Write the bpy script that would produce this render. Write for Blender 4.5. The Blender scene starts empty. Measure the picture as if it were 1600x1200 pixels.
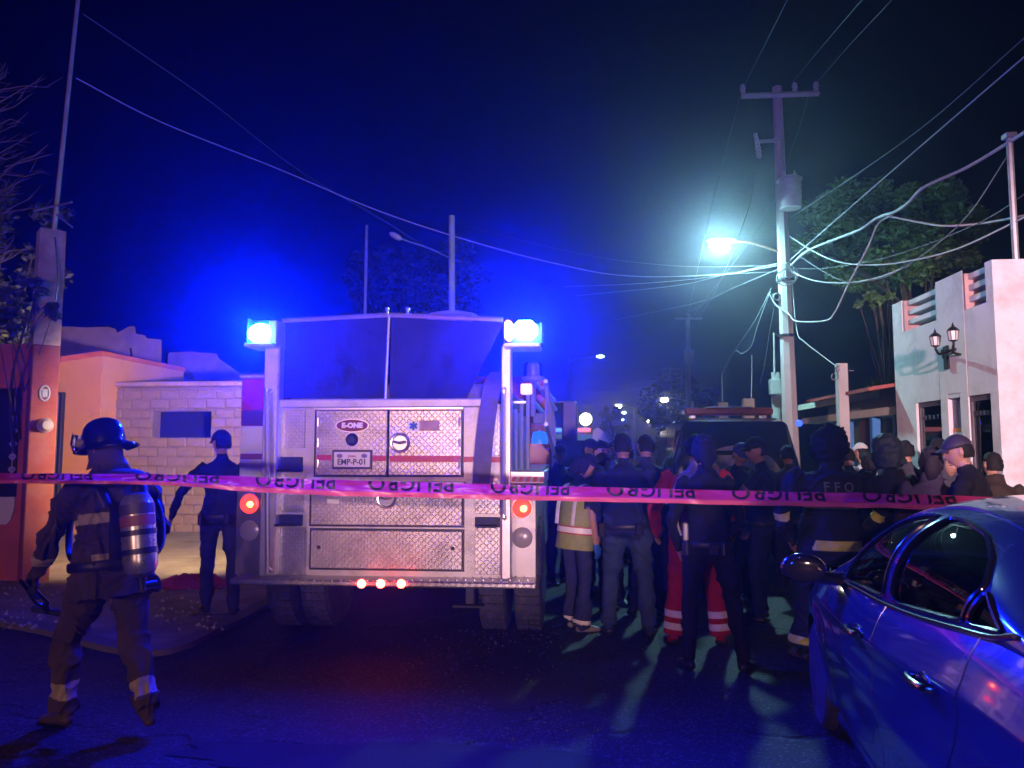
import bpy, bmesh, math, random
import numpy as np
from mathutils import Vector, Matrix, noise
from mathutils.bvhtree import BVHTree

S = bpy.context.scene
COL = S.collection
R = math.radians
random.seed(7)
RNG = np.random.default_rng(7)

# ------------------------------------------------------------------ camera, air, exposure
YAW, PITCH, CAMH, FPX = R(5.0), R(4.76), 1.65, 1200.0
cam_d = bpy.data.cameras.new('camera')
cam_d.sensor_width = 36.0
cam_d.lens = 27.0
cam_d.clip_end = 2000.0
cam = bpy.data.objects.new('camera', cam_d)
COL.objects.link(cam)
cam.location = (0, 0, CAMH)
cam.rotation_euler = (math.pi / 2 + PITCH, 0, YAW)
S.camera = cam

w = bpy.data.worlds.new('World')
S.world = w
w.use_nodes = True
bg = w.node_tree.nodes['Background']
bg.inputs[0].default_value = (0.0000, 0.0001, 0.0010, 1)
bg.inputs[1].default_value = 1.0

S.view_settings.view_transform = 'Standard'
S.view_settings.look = 'None'
S.view_settings.exposure = 0.0
S.view_settings.gamma = 1.0
S.view_settings.use_curve_mapping = False
S.cycles.max_bounces = 5
S.cycles.diffuse_bounces = 2
S.cycles.glossy_bounces = 3
S.cycles.transmission_bounces = 4
S.cycles.transparent_max_bounces = 12
S.cycles.volume_bounces = 0
S.cycles.use_denoising = True
S.cycles.sample_clamp_indirect = 4.0
S.cycles.sample_clamp_direct = 0.0
S.cycles.caustics_reflective = False
S.cycles.caustics_refractive = False

HAZE = 0.0045
P_KEY, P_RED, P_BLUE = 4900.0, 3100.0, 460.0
P_SCENE = 3200.0
E_BEACON, E_LAMP = 9800.0, 1650.0


def lamp(name, typ, loc, color, power, radius=0.1, target=None, cone=None, blend=0.5):
    d = bpy.data.lights.new(name, typ)
    d.color = color
    d.energy = power
    d.shadow_soft_size = radius
    if typ == 'SPOT':
        d.spot_size = R(cone)
        d.spot_blend = blend
    o = bpy.data.objects.new(name, d)
    COL.objects.link(o)
    o.location = loc
    if target is not None:
        o.rotation_euler = (Vector(target) - Vector(loc)).to_track_quat('-Z', 'Y').to_euler()
    return o


FWD = Vector((-math.sin(YAW), math.cos(YAW), 0))
RGT = Vector((math.cos(YAW), math.sin(YAW), 0))
UPC = Vector((0, 0, 1))
CF = FWD * math.cos(PITCH) + UPC * math.sin(PITCH)
CU = UPC * math.cos(PITCH) - FWD * math.sin(PITCH)
CAM = Vector((0, 0, CAMH))


def ray(px, py):
    return CF + RGT * ((px - 800) / FPX) - CU * ((py - 600) / FPX)


def P(px, py, d):
    """the place seen at a pixel of the photograph, d metres ahead"""
    r = ray(px, py)
    return CAM + r * (d / r.dot(FWD))


def PY(px, py, Y):
    r = ray(px, py)
    return CAM + r * (Y / r.y)


def PX(px, py, X):
    r = ray(px, py)
    return CAM + r * (X / r.x)


def G(px, py, z=0.0):
    r = ray(px, py)
    return CAM + r * ((z - CAMH) / r.z)


def cxy(px, d, z=0.0):
    q = P(px, 700, d)
    return Vector((q.x, q.y, z))


# vehicle headlights and red beacon behind the camera, with two added fill spots
lamp('headlight_lamp', 'SPOT', (1.6, -6.0, 1.3), (1.0, 0.62, 0.66), P_KEY, 0.16, (-0.75, 6.0, 2.3), 27, 0.9)
lamp('house_fill_lamp', 'SPOT', (1.0, -6.0, 3.2), (1.0, 0.62, 0.70), P_KEY * 3.9, 0.12, (5.2, 8.8, 2.45), 22, 0.75)  # added spot that brightens the white house over the car
lamp('red_beacon_lamp', 'POINT', (-4.0, -14.0, 3.4), (1.0, 0.46, 0.36), P_RED, 0.15)
lamp('car_blue_fill_lamp', 'SPOT', (-3.2, -1.6, 2.4), (0.01, 0.07, 1.0), P_BLUE, 0.10, (1.7, 2.6, 0.8), 46, 0.6)  # added blue spot aimed at the saloon's side alone


# ------------------------------------------------------------------ materials
MATS = {}


def mat(name, col, rough=0.6, metal=0.0, var=0.0, vscale=6.0, bump=0.0, bscale=40.0, bdist=0.01,
        emit=None, estr=0.0, coat=0.0, spec=0.5, dirt=None, dscale=1.5, damt=0.5, coords='Object', alpha=1.0, trans=0.0, sheen=0.0):
    if name in MATS:
        return MATS[name]
    m = bpy.data.materials.new(name)
    m.use_nodes = True
    nt = m.node_tree
    b = nt.nodes['Principled BSDF']
    b.inputs['Base Color'].default_value = (*col, 1)
    b.inputs['Roughness'].default_value = rough
    b.inputs['Metallic'].default_value = metal
    b.inputs['Specular IOR Level'].default_value = spec
    b.inputs['Coat Weight'].default_value = coat
    b.inputs['Coat Roughness'].default_value = 0.05
    b.inputs['Alpha'].default_value = alpha
    b.inputs['Transmission Weight'].default_value = trans
    b.inputs['Sheen Weight'].default_value = sheen
    if emit is not None:
        b.inputs['Emission Color'].default_value = (*emit, 1)
        b.inputs['Emission Strength'].default_value = estr
    L = nt.links.new
    tc = nt.nodes.new('ShaderNodeTexCoord')
    last = None
    if var > 0:
        n = nt.nodes.new('ShaderNodeTexNoise')
        n.inputs['Scale'].default_value = vscale
        n.inputs['Detail'].default_value = 6
        n.inputs['Roughness'].default_value = 0.65
        L(tc.outputs[coords], n.inputs['Vector'])
        mr = nt.nodes.new('ShaderNodeMapRange')
        mr.inputs[1].default_value = 0.3
        mr.inputs[2].default_value = 0.7
        mr.inputs[3].default_value = 1 - var
        mr.inputs[4].default_value = 1 + var
        L(n.outputs['Fac'], mr.inputs[0])
        mx = nt.nodes.new('ShaderNodeVectorMath')
        mx.operation = 'SCALE'
        mx.inputs[0].default_value = col
        L(mr.outputs[0], mx.inputs['Scale'])
        last = mx.outputs[0]
        mr2 = nt.nodes.new('ShaderNodeMapRange')
        mr2.inputs[3].default_value = max(0.02, rough - 0.12)
        mr2.inputs[4].default_value = min(1, rough + 0.12)
        L(n.outputs['Fac'], mr2.inputs[0])
        L(mr2.outputs[0], b.inputs['Roughness'])
    if dirt is not None:
        n2 = nt.nodes.new('ShaderNodeTexNoise')
        n2.inputs['Scale'].default_value = dscale
        n2.inputs['Detail'].default_value = 9
        n2.inputs['Roughness'].default_value = 0.7
        L(tc.outputs[coords], n2.inputs['Vector'])
        cr = nt.nodes.new('ShaderNodeMapRange')
        cr.inputs[1].default_value = 0.48
        cr.inputs[2].default_value = 0.66
        cr.inputs[3].default_value = 0
        cr.inputs[4].default_value = damt
        L(n2.outputs['Fac'], cr.inputs[0])
        mm = nt.nodes.new('ShaderNodeMix')
        mm.data_type = 'RGBA'
        L(cr.outputs[0], mm.inputs['Factor'])
        mm.inputs['A'].default_value = (*col, 1)
        if last is not None:
            L(last, mm.inputs['A'])
        mm.inputs['B'].default_value = (*dirt, 1)
        last = mm.outputs['Result']
    if last is not None:
        L(last, b.inputs['Base Color'])
    if bump > 0:
        n3 = nt.nodes.new('ShaderNodeTexNoise')
        n3.inputs['Scale'].default_value = bscale
        n3.inputs['Detail'].default_value = 6
        L(tc.outputs[coords], n3.inputs['Vector'])
        bp = nt.nodes.new('ShaderNodeBump')
        bp.inputs['Strength'].default_value = bump
        bp.inputs['Distance'].default_value = bdist
        L(n3.outputs['Fac'], bp.inputs['Height'])
        L(bp.outputs[0], b.inputs['Normal'])
    MATS[name] = m
    return m


def emissive(name, col, strength):
    m = mat(name, (0.02, 0.02, 0.02), 0.3, emit=col, estr=strength)
    return m


def glass_mat(name, tint, gloss=0.12, rough=0.02):
    if name in MATS:
        return MATS[name]
    m = bpy.data.materials.new(name)
    m.use_nodes = True
    nt = m.node_tree
    nt.nodes.remove(nt.nodes['Principled BSDF'])
    out = nt.nodes['Material Output']
    t = nt.nodes.new('ShaderNodeBsdfTransparent')
    t.inputs[0].default_value = (*tint, 1)
    g = nt.nodes.new('ShaderNodeBsdfGlossy')
    g.inputs['Roughness'].default_value = rough
    g.inputs[0].default_value = (0.9, 0.9, 0.9, 1)
    lw = nt.nodes.new('ShaderNodeLayerWeight')
    lw.inputs[0].default_value = gloss
    mx = nt.nodes.new('ShaderNodeMixShader')
    nt.links.new(lw.outputs['Fresnel'], mx.inputs[0])
    nt.links.new(t.outputs[0], mx.inputs[1])
    nt.links.new(g.outputs[0], mx.inputs[2])
    nt.links.new(mx.outputs[0], out.inputs[0])
    MATS[name] = m
    return m


def tread_plate():
    """aluminium tread plate: raised lugs alternating in direction (local x and z)"""
    m = mat('tread_plate', (0.58, 0.56, 0.58), 0.34, 0.82, var=0.2, vscale=3.0, dirt=(.26, .23, .23), dscale=2.2, damt=.75)
    nt = m.node_tree
    L = nt.links.new
    b = nt.nodes['Principled BSDF']
    tc = [n for n in nt.nodes if n.type == 'TEX_COORD'][0]
    sep = nt.nodes.new('ShaderNodeSeparateXYZ')
    L(tc.outputs['Object'], sep.inputs[0])

    def M(op, a, c=None):
        n = nt.nodes.new('ShaderNodeMath')
        n.operation = op
        for k, v in enumerate((a, c)):
            if v is None:
                continue
            if isinstance(v, (int, float)):
                n.inputs[k].default_value = v
            else:
                L(v, n.inputs[k])
        return n.outputs[0]
    cell = 0.027
    zz = M('ADD', sep.outputs[2], sep.outputs[1])
    u0 = M('DIVIDE', M('ADD', sep.outputs[0], 50.0), cell)
    v0 = M('DIVIDE', M('ADD', zz, 50.0), cell)
    iu, iv = M('FLOOR', u0), M('FLOOR', v0)
    fu, fv = M('SUBTRACT', M('FRACT', u0), 0.5), M('SUBTRACT', M('FRACT', v0), 0.5)
    par = M('MODULO', M('ADD', iu, iv), 2.0)
    sg = M('SUBTRACT', M('MULTIPLY', par, 2.0), 1.0)
    fvs = M('MULTIPLY', fv, sg)
    a = M('MULTIPLY', M('ADD', fu, fvs), 0.707)
    c = M('MULTIPLY', M('SUBTRACT', fu, fvs), 0.707)
    e = M('ADD', M('POWER', M('ABSOLUTE', M('DIVIDE', a, 0.62)), 2.0), M('POWER', M('ABSOLUTE', M('DIVIDE', c, 0.17)), 2.0))
    h = M('MAXIMUM', M('SUBTRACT', 1.0, e), 0.0)
    h = M('POWER', h, 0.6)
    bp = nt.nodes.new('ShaderNodeBump')
    bp.inputs['Strength'].default_value = 1.0
    bp.inputs['Distance'].default_value = 0.004
    L(h, bp.inputs['Height'])
    L(bp.outputs[0], b.inputs['Normal'])
    return m


# ------------------------------------------------------------------ mesh builder
class MB:
    def __init__(s):
        s.v, s.f, s.m, s.cur = [], [], [], 0

    def add(s, vs, fs, mi=None):
        o = len(s.v)
        s.v.extend([tuple(p) for p in vs])
        mi = s.cur if mi is None else mi
        for f in fs:
            s.f.append(tuple(i + o for i in f))
            s.m.append(mi)
        return s

    def box(s, a, b, mi=None, bev=0.0, rot=None, piv=None):
        x0, x1 = sorted((a[0], b[0]))
        y0, y1 = sorted((a[1], b[1]))
        z0, z1 = sorted((a[2], b[2]))
        if bev > 0:
            bev = min(bev, (x1 - x0) * .45, (y1 - y0) * .45, (z1 - z0) * .45)
            vs, idx = [], {}
            for ix in (0, 1):
                for iy in (0, 1):
                    for iz in (0, 1):
                        c = (x1 if ix else x0, y1 if iy else y0, z1 if iz else z0)
                        sg = (-1 if ix else 1, -1 if iy else 1, -1 if iz else 1)
                        for ax in range(3):
                            p = [c[k] + (0 if k == ax else sg[k] * bev) for k in range(3)]
                            idx[(ix, iy, iz, ax)] = len(vs)
                            vs.append(p)
            fs = []
            for ax in range(3):
                o1, o2 = [k for k in range(3) if k != ax]
                for sd in (0, 1):
                    q = []
                    for (p1, p2) in ((0, 0), (1, 0), (1, 1), (0, 1)):
                        k = [0, 0, 0]
                        k[ax], k[o1], k[o2] = sd, p1, p2
                        q.append(idx[(*k, ax)])
                    flip = (sd == 0) != (ax == 1)
                    fs.append(tuple(reversed(q)) if flip else tuple(q))
            for ax in range(3):      # edges along ax
                o1, o2 = [k for k in range(3) if k != ax]
                for p1 in (0, 1):
                    for p2 in (0, 1):
                        k0, k1 = [0, 0, 0], [0, 0, 0]
                        k0[o1] = k1[o1] = p1
                        k0[o2] = k1[o2] = p2
                        k1[ax] = 1
                        fs.append((idx[(*k0, o1)], idx[(*k1, o1)], idx[(*k1, o2)], idx[(*k0, o2)]))
            for ix in (0, 1):
                for iy in (0, 1):
                    for iz in (0, 1):
                        fs.append(tuple(idx[(ix, iy, iz, a_)] for a_ in range(3)))
        else:
            vs = [(x0, y0, z0), (x1, y0, z0), (x1, y1, z0), (x0, y1, z0), (x0, y0, z1), (x1, y0, z1), (x1, y1, z1), (x0, y1, z1)]
            fs = [(0, 3, 2, 1), (4, 5, 6, 7), (0, 1, 5, 4), (1, 2, 6, 5), (2, 3, 7, 6), (3, 0, 4, 7)]
        if rot is not None:
            pv = Vector(piv) if piv is not None else Vector(((x0 + x1) / 2, (y0 + y1) / 2, (z0 + z1) / 2))
            vs = [pv + rot @ (Vector(p) - pv) for p in vs]
        return s.add(vs, fs, mi)

    def prism(s, poly, d, mi=None):
        """closed polygon of 3D points pushed along d"""
        n = len(poly)
        d = Vector(d)
        vs = [Vector(p) for p in poly] + [Vector(p) + d for p in poly]
        fs = [tuple(reversed(range(n))), tuple(range(n, 2 * n))]
        fs += [(i, (i + 1) % n, (i + 1) % n + n, i + n) for i in range(n)]
        return s.add(vs, fs, mi)

    def tube(s, path, rad, n=10, mi=None, cap=True, up=None, ell=None):
        path = [Vector(p) for p in path]
        k = len(path)
        if not hasattr(rad, '__len__'):
            rad = [rad] * k
        vs, fs = [], []
        prev = None
        for i, p in enumerate(path):
            t = (path[min(i + 1, k - 1)] - path[max(i - 1, 0)])
            if t.length < 1e-9:
                t = Vector((0, 0, 1))
            t.normalize()
            if prev is None:
                ref = Vector(up) if up is not None else (Vector((0, 0, 1)) if abs(t.z) < 0.9 else Vector((0, 1, 0)))
            else:
                ref = prev
            a = ref - t * ref.dot(t)
            if a.length < 1e-6:
                a = Vector((1, 0, 0)) - t * t.x
            a.normalize()
            prev = a
            b = t.cross(a)
            r = rad[i]
            ra, rb = r if hasattr(r, '__len__') else (r, r)
            for j in range(n):
                th = 2 * math.pi * j / n
                vs.append(p + a * (math.cos(th) * ra) + b * (math.sin(th) * rb))
        for i in range(k - 1):
            for j in range(n):
                fs.append((i * n + j, i * n + (j + 1) % n, (i + 1) * n + (j + 1) % n, (i + 1) * n + j))
        if cap:
            fs.append(tuple(reversed(range(n))))
            fs.append(tuple((k - 1) * n + j for j in range(n)))
        return s.add(vs, fs, mi)

    def cyl(s, p0, p1, r0, r1=None, n=16, mi=None):
        return s.tube([p0, p1], [r0, r0 if r1 is None else r1], n, mi)

    def lathe(s, prof, c=(0, 0, 0), axis=(0, 0, 1), n=24, mi=None):
        """prof: (radius, height) pairs along the axis"""
        ax = Vector(axis).normalized()
        a = ax.orthogonal().normalized()
        b = ax.cross(a)
        c = Vector(c)
        vs, fs = [], []
        for (r, h) in prof:
            for j in range(n):
                th = 2 * math.pi * j / n
                vs.append(c + ax * h + (a * math.cos(th) + b * math.sin(th)) * max(r, 1e-4))
        for i in range(len(prof) - 1):
            for j in range(n):
                fs.append((i * n + j, i * n + (j + 1) % n, (i + 1) * n + (j + 1) % n, (i + 1) * n + j))
        fs.append(tuple(reversed(range(n))))
        fs.append(tuple((len(prof) - 1) * n + j for j in range(n)))
        return s.add(vs, fs, mi)

    def ell(s, c, r, n=16, k=10, mi=None, M=None):
        vs, fs = [], []
        c = Vector(c)
        for i in range(k + 1):
            ph = math.pi * i / k
            for j in range(n):
                th = 2 * math.pi * j / n
                p = Vector((r[0] * math.sin(ph) * math.cos(th), r[1] * math.sin(ph) * math.sin(th), -r[2] * math.cos(ph)))
                if M is not None:
                    p = M @ p
                vs.append(c + p)
        for i in range(k):
            for j in range(n):
                fs.append((i * n + j, i * n + (j + 1) % n, (i + 1) * n + (j + 1) % n, (i + 1) * n + j))
        return s.add(vs, fs, mi)

    def quad(s, a, b, c, d, mi=None):
        return s.add([a, b, c, d], [(0, 1, 2, 3)], mi)

    def mesh(s, name, mats, smooth=True, angle=35):
        me = bpy.data.meshes.new(name)
        me.from_pydata(s.v, [], s.f)
        for m in (mats if isinstance(mats, (list, tuple)) else [mats]):
            me.materials.append(m)
        me.polygons.foreach_set('material_index', s.m)
        bm = bmesh.new()
        bm.from_mesh(me)
        bmesh.ops.recalc_face_normals(bm, faces=bm.faces)
        bm.to_mesh(me)
        bm.free()
        if smooth:
            me.shade_smooth()
            me.set_sharp_from_angle(angle=R(angle))
        me.update()
        return me

    def build(s, name, mats, parent=None, smooth=True, angle=35, loc=None, **kw):
        o = bpy.data.objects.new(name, s.mesh(name, mats, smooth, angle))
        COL.objects.link(o)
        if parent is not None:
            o.parent = parent
        if loc is not None:
            o.location = loc
        tag(o, **kw)
        return o


def tag(o, label=None, cat=None, group=None, kind=None):
    if label:
        o['label'] = label
    if cat:
        o['category'] = cat
    if group:
        o['group'] = group
    if kind:
        o['kind'] = kind
    return o


def thing(name, label, cat, loc=(0, 0, 0), rz=0.0, group=None):
    o = bpy.data.objects.new(name, None)
    o.empty_display_size = 0.2
    COL.objects.link(o)
    o.location = loc
    o.rotation_euler = (0, 0, rz)
    return tag(o, label, cat, group)


def inst(name, me, parent, loc=(0, 0, 0), rot=(0, 0, 0), scale=(1, 1, 1)):
    o = bpy.data.objects.new(name, me)
    COL.objects.link(o)
    o.parent = parent
    o.location = loc
    o.rotation_euler = rot
    o.scale = scale
    return o


def text_bm(txt, size, extrude=0.0, bold=0.0, spacing=1.0):
    c = bpy.data.curves.new('lettering', 'FONT')
    c.body = txt
    c.size = size
    c.extrude = extrude
    c.offset = bold
    c.space_character = spacing
    c.align_x = 'CENTER'
    c.align_y = 'CENTER'
    c.resolution_u = 4
    o = bpy.data.objects.new('lettering', c)
    COL.objects.link(o)
    dg = bpy.context.evaluated_depsgraph_get()
    me = bpy.data.meshes.new_from_object(o.evaluated_get(dg))
    bpy.data.objects.remove(o)
    bpy.data.curves.remove(c)
    bm = bmesh.new()
    bm.from_mesh(me)
    bpy.data.meshes.remove(me)
    return bm


def bm_obj(bm, name, m, parent=None, fn=None, **kw):
    if fn is not None:
        for v in bm.verts:
            v.co = fn(v.co)
    me = bpy.data.meshes.new(name)
    bm.to_mesh(me)
    bm.free()
    me.materials.append(m)
    o = bpy.data.objects.new(name, me)
    COL.objects.link(o)
    if parent is not None:
        o.parent = parent
    tag(o, **kw)
    return o


def catenary(a, b, sag, n=24, wob=0.0):
    a, b = Vector(a), Vector(b)
    out = []
    for i in range(n + 1):
        t = i / n
        p = a.lerp(b, t)
        p.z -= sag * 4 * t * (1 - t)
        if wob:
            p += Vector((random.uniform(-wob, wob), random.uniform(-wob, wob), random.uniform(-wob, wob)))
        out.append(p)
    return out


def smooth_path(pts, n=6):
    """Catmull-Rom through points"""
    pts = [Vector(p) for p in pts]
    q = [pts[0] * 2 - pts[1]] + pts + [pts[-1] * 2 - pts[-2]]
    out = []
    for i in range(1, len(q) - 2):
        p0, p1, p2, p3 = q[i - 1], q[i], q[i + 1], q[i + 2]
        for k in range(n):
            t = k / n
            out.append(0.5 * ((2 * p1) + (p2 - p0) * t + (2 * p0 - 5 * p1 + 4 * p2 - p3) * t * t + (3 * p1 - p0 - 3 * p2 + p3) * t ** 3))
    out.append(pts[-1])
    return out


# common materials
M_ALU = mat('brushed_aluminium', (0.62, 0.60, 0.62), 0.38, 0.7, var=0.1, vscale=8, bump=0.05, bscale=120)
M_ALUP = mat('dull_aluminium_sheet', (0.50, 0.48, 0.50), 0.45, 0.45, var=0.2, vscale=3, dirt=(0.2, 0.18, 0.18), dscale=2.5, damt=0.7, bump=.25, bscale=4, bdist=.01)
M_CHROME = mat('polished_steel', (0.75, 0.75, 0.77), 0.3, 0.9)
M_BLACK = mat('black_plastic', (0.012, 0.012, 0.013), 0.45, var=0.2)
M_RUBBER = mat('tyre_rubber', (0.03, 0.03, 0.032), 0.75, var=0.3, vscale=14, dirt=(0.12, 0.11, 0.10), dscale=6, damt=0.5)
M_DARKMETAL = mat('dark_underbody_steel', (0.02, 0.02, 0.021), 0.6, 0.3, var=0.3)
M_REDP = mat('red_vehicle_paint', (0.36, 0.012, 0.014), 0.3, coat=0.5, var=0.08)
M_WHITEP = mat('white_vehicle_paint', (0.55, 0.55, 0.56), 0.32, coat=0.4, var=0.06)
M_TREAD = tread_plate()
M_CONC = mat('pole_concrete', (0.42, 0.40, 0.38), 0.85, var=0.16, vscale=5, bump=0.2, bscale=60, dirt=(0.22, 0.2, 0.19), dscale=2.5, damt=0.5)
M_STEELPOLE = mat('galvanised_pole', (0.35, 0.35, 0.36), 0.5, 0.5, var=0.2)
M_CABLE = mat('weathered_cable', (0.33, 0.33, 0.33), 0.6, var=0.15)
M_CABLEDARK = mat('dark_cable', (0.10, 0.10, 0.11), 0.6, var=0.2)

# ------------------------------------------------------------------ ground, road, pavements
def asphalt():
    m = mat('worn_asphalt', (0.024, 0.0235, 0.024), 0.70, spec=.25, var=0.35, vscale=1.3, coords='Object')
    nt = m.node_tree
    L = nt.links.new
    b = nt.nodes['Principled BSDF']
    tc = [n for n in nt.nodes if n.type == 'TEX_COORD'][0]
    hs = []
    for sc, dt in ((150.0, 0.0045), (24.0, 0.006), (2.2, 0.03)):
        n = nt.nodes.new('ShaderNodeTexNoise')
        n.inputs['Scale'].default_value = sc
        n.inputs['Detail'].default_value = 5
        L(tc.outputs['Object'], n.inputs['Vector'])
        bp = nt.nodes.new('ShaderNodeBump')
        bp.inputs['Strength'].default_value = 0.8
        bp.inputs['Distance'].default_value = dt
        L(n.outputs['Fac'], bp.inputs['Height'])
        if hs:
            L(hs[-1].outputs[0], bp.inputs['Normal'])
        hs.append(bp)
    vo = nt.nodes.new('ShaderNodeTexVoronoi')
    vo.inputs['Scale'].default_value = 75
    L(tc.outputs['Object'], vo.inputs['Vector'])
    bp = nt.nodes.new('ShaderNodeBump')
    bp.inputs['Strength'].default_value = 0.55
    bp.inputs['Distance'].default_value = 0.006
    bp.invert = True
    L(vo.outputs['Distance'], bp.inputs['Height'])
    L(hs[-1].outputs[0], bp.inputs['Normal'])
    L(bp.outputs[0], b.inputs['Normal'])
    vc = nt.nodes.new('ShaderNodeTexVoronoi')
    vc.feature = 'DISTANCE_TO_EDGE'
    vc.inputs['Scale'].default_value = .55
    wn = nt.nodes.new('ShaderNodeTexNoise')
    wn.inputs['Scale'].default_value = 2.6
    wn.inputs['Detail'].default_value = 5
    L(tc.outputs['Object'], wn.inputs['Vector'])
    va = nt.nodes.new('ShaderNodeMix')
    va.data_type = 'RGBA'
    va.inputs['Factor'].default_value = .35
    L(tc.outputs['Object'], va.inputs['A'])
    L(wn.outputs['Color'], va.inputs['B'])
    L(va.outputs['Result'], vc.inputs['Vector'])
    ck = nt.nodes.new('ShaderNodeMapRange')
    ck.inputs[1].default_value = .004
    ck.inputs[2].default_value = .016
    L(vc.outputs['Distance'], ck.inputs[0])
    bc = nt.nodes.new('ShaderNodeBump')
    bc.inputs['Strength'].default_value = 1.0
    bc.inputs['Distance'].default_value = .015
    L(ck.outputs[0], bc.inputs['Height'])
    L(bp.outputs[0], bc.inputs['Normal'])
    L(bc.outputs[0], b.inputs['Normal'])
    # pale aggregate stones in the surface
    base = b.inputs['Base Color'].links[0].from_socket
    cr = nt.nodes.new('ShaderNodeValToRGB')
    cr.color_ramp.elements[0].position = 0.86
    cr.color_ramp.elements[1].position = 0.93
    sepc = nt.nodes.new('ShaderNodeSeparateColor')
    L(vo.outputs['Color'], sepc.inputs[0])
    L(sepc.outputs[0], cr.inputs[0])
    mm = nt.nodes.new('ShaderNodeMix')
    mm.data_type = 'RGBA'
    L(cr.outputs[0], mm.inputs['Factor'])
    L(base, mm.inputs['A'])
    mm.inputs['B'].default_value = (0.09, 0.085, 0.08, 1)
    L(mm.outputs['Result'], b.inputs['Base Color'])
    return m


M_ASPH = asphalt()
M_DIRT = mat('trodden_dirt', (0.16, 0.135, 0.11), 0.95, var=0.35, vscale=2.0, bump=0.8, bscale=18, bdist=0.03)
M_WALK = mat('dusty_pavement_concrete', (0.24, 0.22, 0.19), 0.9, var=0.25, vscale=2.5, bump=0.6, bscale=22, bdist=0.02, dirt=(0.12, 0.10, 0.08), dscale=1.6, damt=0.7)
M_KERB = mat('kerb_concrete', (0.15, 0.14, 0.125), 0.92, var=0.25, vscale=6, bump=0.4, bscale=40, dirt=(0.08, 0.075, 0.07), dscale=3)

g = MB()
g.quad((-150, -40, -0.02), (150, -40, -0.02), (150, 150, -0.02), (-150, 150, -0.02))
g.build('ground', M_DIRT, kind='structure')

KERB_L, KERB_R = -3.35, 3.45
r = MB()
r.add([(-60, -40, 0), (KERB_R, -40, 0), (KERB_R, 150, 0), (KERB_L, 150, 0), (KERB_L, 9.0, 0), (-60, 9.0, 0)], [(0, 1, 2, 3, 4, 5)])
r.build('road', M_ASPH, kind='structure')

M_PATCH = mat('patched_asphalt', (.017, .0165, .017), .62, spec=.3, var=.4, vscale=4, bump=.8, bscale=90, bdist=.006)
M_PATCH2 = mat('grey_worn_asphalt', (.029, .028, .028), .8, spec=.2, var=.4, vscale=3, bump=.9, bscale=60, bdist=.008)
for pi, (px_, py_, sx_, sy_, mm_) in enumerate(((850, 1050, .55, .75, M_PATCH), (600, 1185, 1.3, .22, M_PATCH2))):
    c_ = G(px_, py_)
    q = MB()
    npt = 40
    ring = []
    for k_ in range(npt):
        an = 2 * math.pi * k_ / npt
        rr = 1 + .5 * noise.noise(Vector((math.cos(an) * 1.5, math.sin(an) * 1.5, pi * 3.1))) + .2 * noise.noise(Vector((math.cos(an) * 7, math.sin(an) * 7, pi)))
        ring.append((c_.x + math.cos(an) * sx_ * rr, c_.y + math.sin(an) * sy_ * rr, .004))
    q.add(ring, [tuple(range(npt))])
    q.build('road_patch', mm_, kind='structure')

ZW = 0.06
edge = [G(-420, 940, ZW), G(-200, 955, ZW), G(-60, 962, ZW), G(60, 980, ZW), G(160, 1006, ZW), G(240, 1014, ZW), G(300, 1000, ZW), G(350, 976, ZW), G(400, 953, ZW)]
edge = [Vector((p.x, p.y, 0)) for p in edge] + [Vector((KERB_L, 9.6, 0)), Vector((KERB_L, 11, 0))]
edge = [Vector((-60, edge[0].y + 0.3, 0))] + smooth_path(edge, 5) + [Vector((KERB_L, 150, 0))]


def offset_line(pts, d):
    out = []
    for i, p in enumerate(pts):
        t = (pts[min(i + 1, len(pts) - 1)] - pts[max(i - 1, 0)]).normalized()
        out.append(p + Vector((-t.y, t.x, 0)) * d)
    return out


inner = offset_line(edge, 0.14)
k = MB()
n = len(edge)
vs = [Vector((p.x, p.y, -0.02)) for p in edge] + [Vector((p.x, p.y, ZW - 0.012)) for p in edge] + [Vector((p.x, p.y, ZW)) for p in offset_line(edge, 0.09)] + [Vector((p.x, p.y, ZW)) for p in inner]
fs = []
for q in range(3):
    fs += [(q * n + i, q * n + i + 1, (q + 1) * n + i + 1, (q + 1) * n + i) for i in range(n - 1)]
k.add(vs, fs)
k.build('kerb', M_KERB, kind='structure', angle=60)
pv = MB()
ii = [Vector((p.x, p.y, ZW - 0.005)) for p in inner]
pv.add(ii + [Vector((-60, 150, ZW - 0.005))], [tuple(range(len(ii))) + (len(ii),)])
pv.build('pavement', M_WALK, kind='structure')
# right-hand pavement
k = MB()
k.box((KERB_R, -40, -0.02), (KERB_R + 0.14, 150, 0.12), bev=0.012)
k.build('kerb', M_KERB, kind='structure')
k = MB()
k.box((KERB_R + 0.14, -40, -0.02), (60, 150, 0.115))
k.build('pavement', M_WALK, kind='structure')

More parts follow.
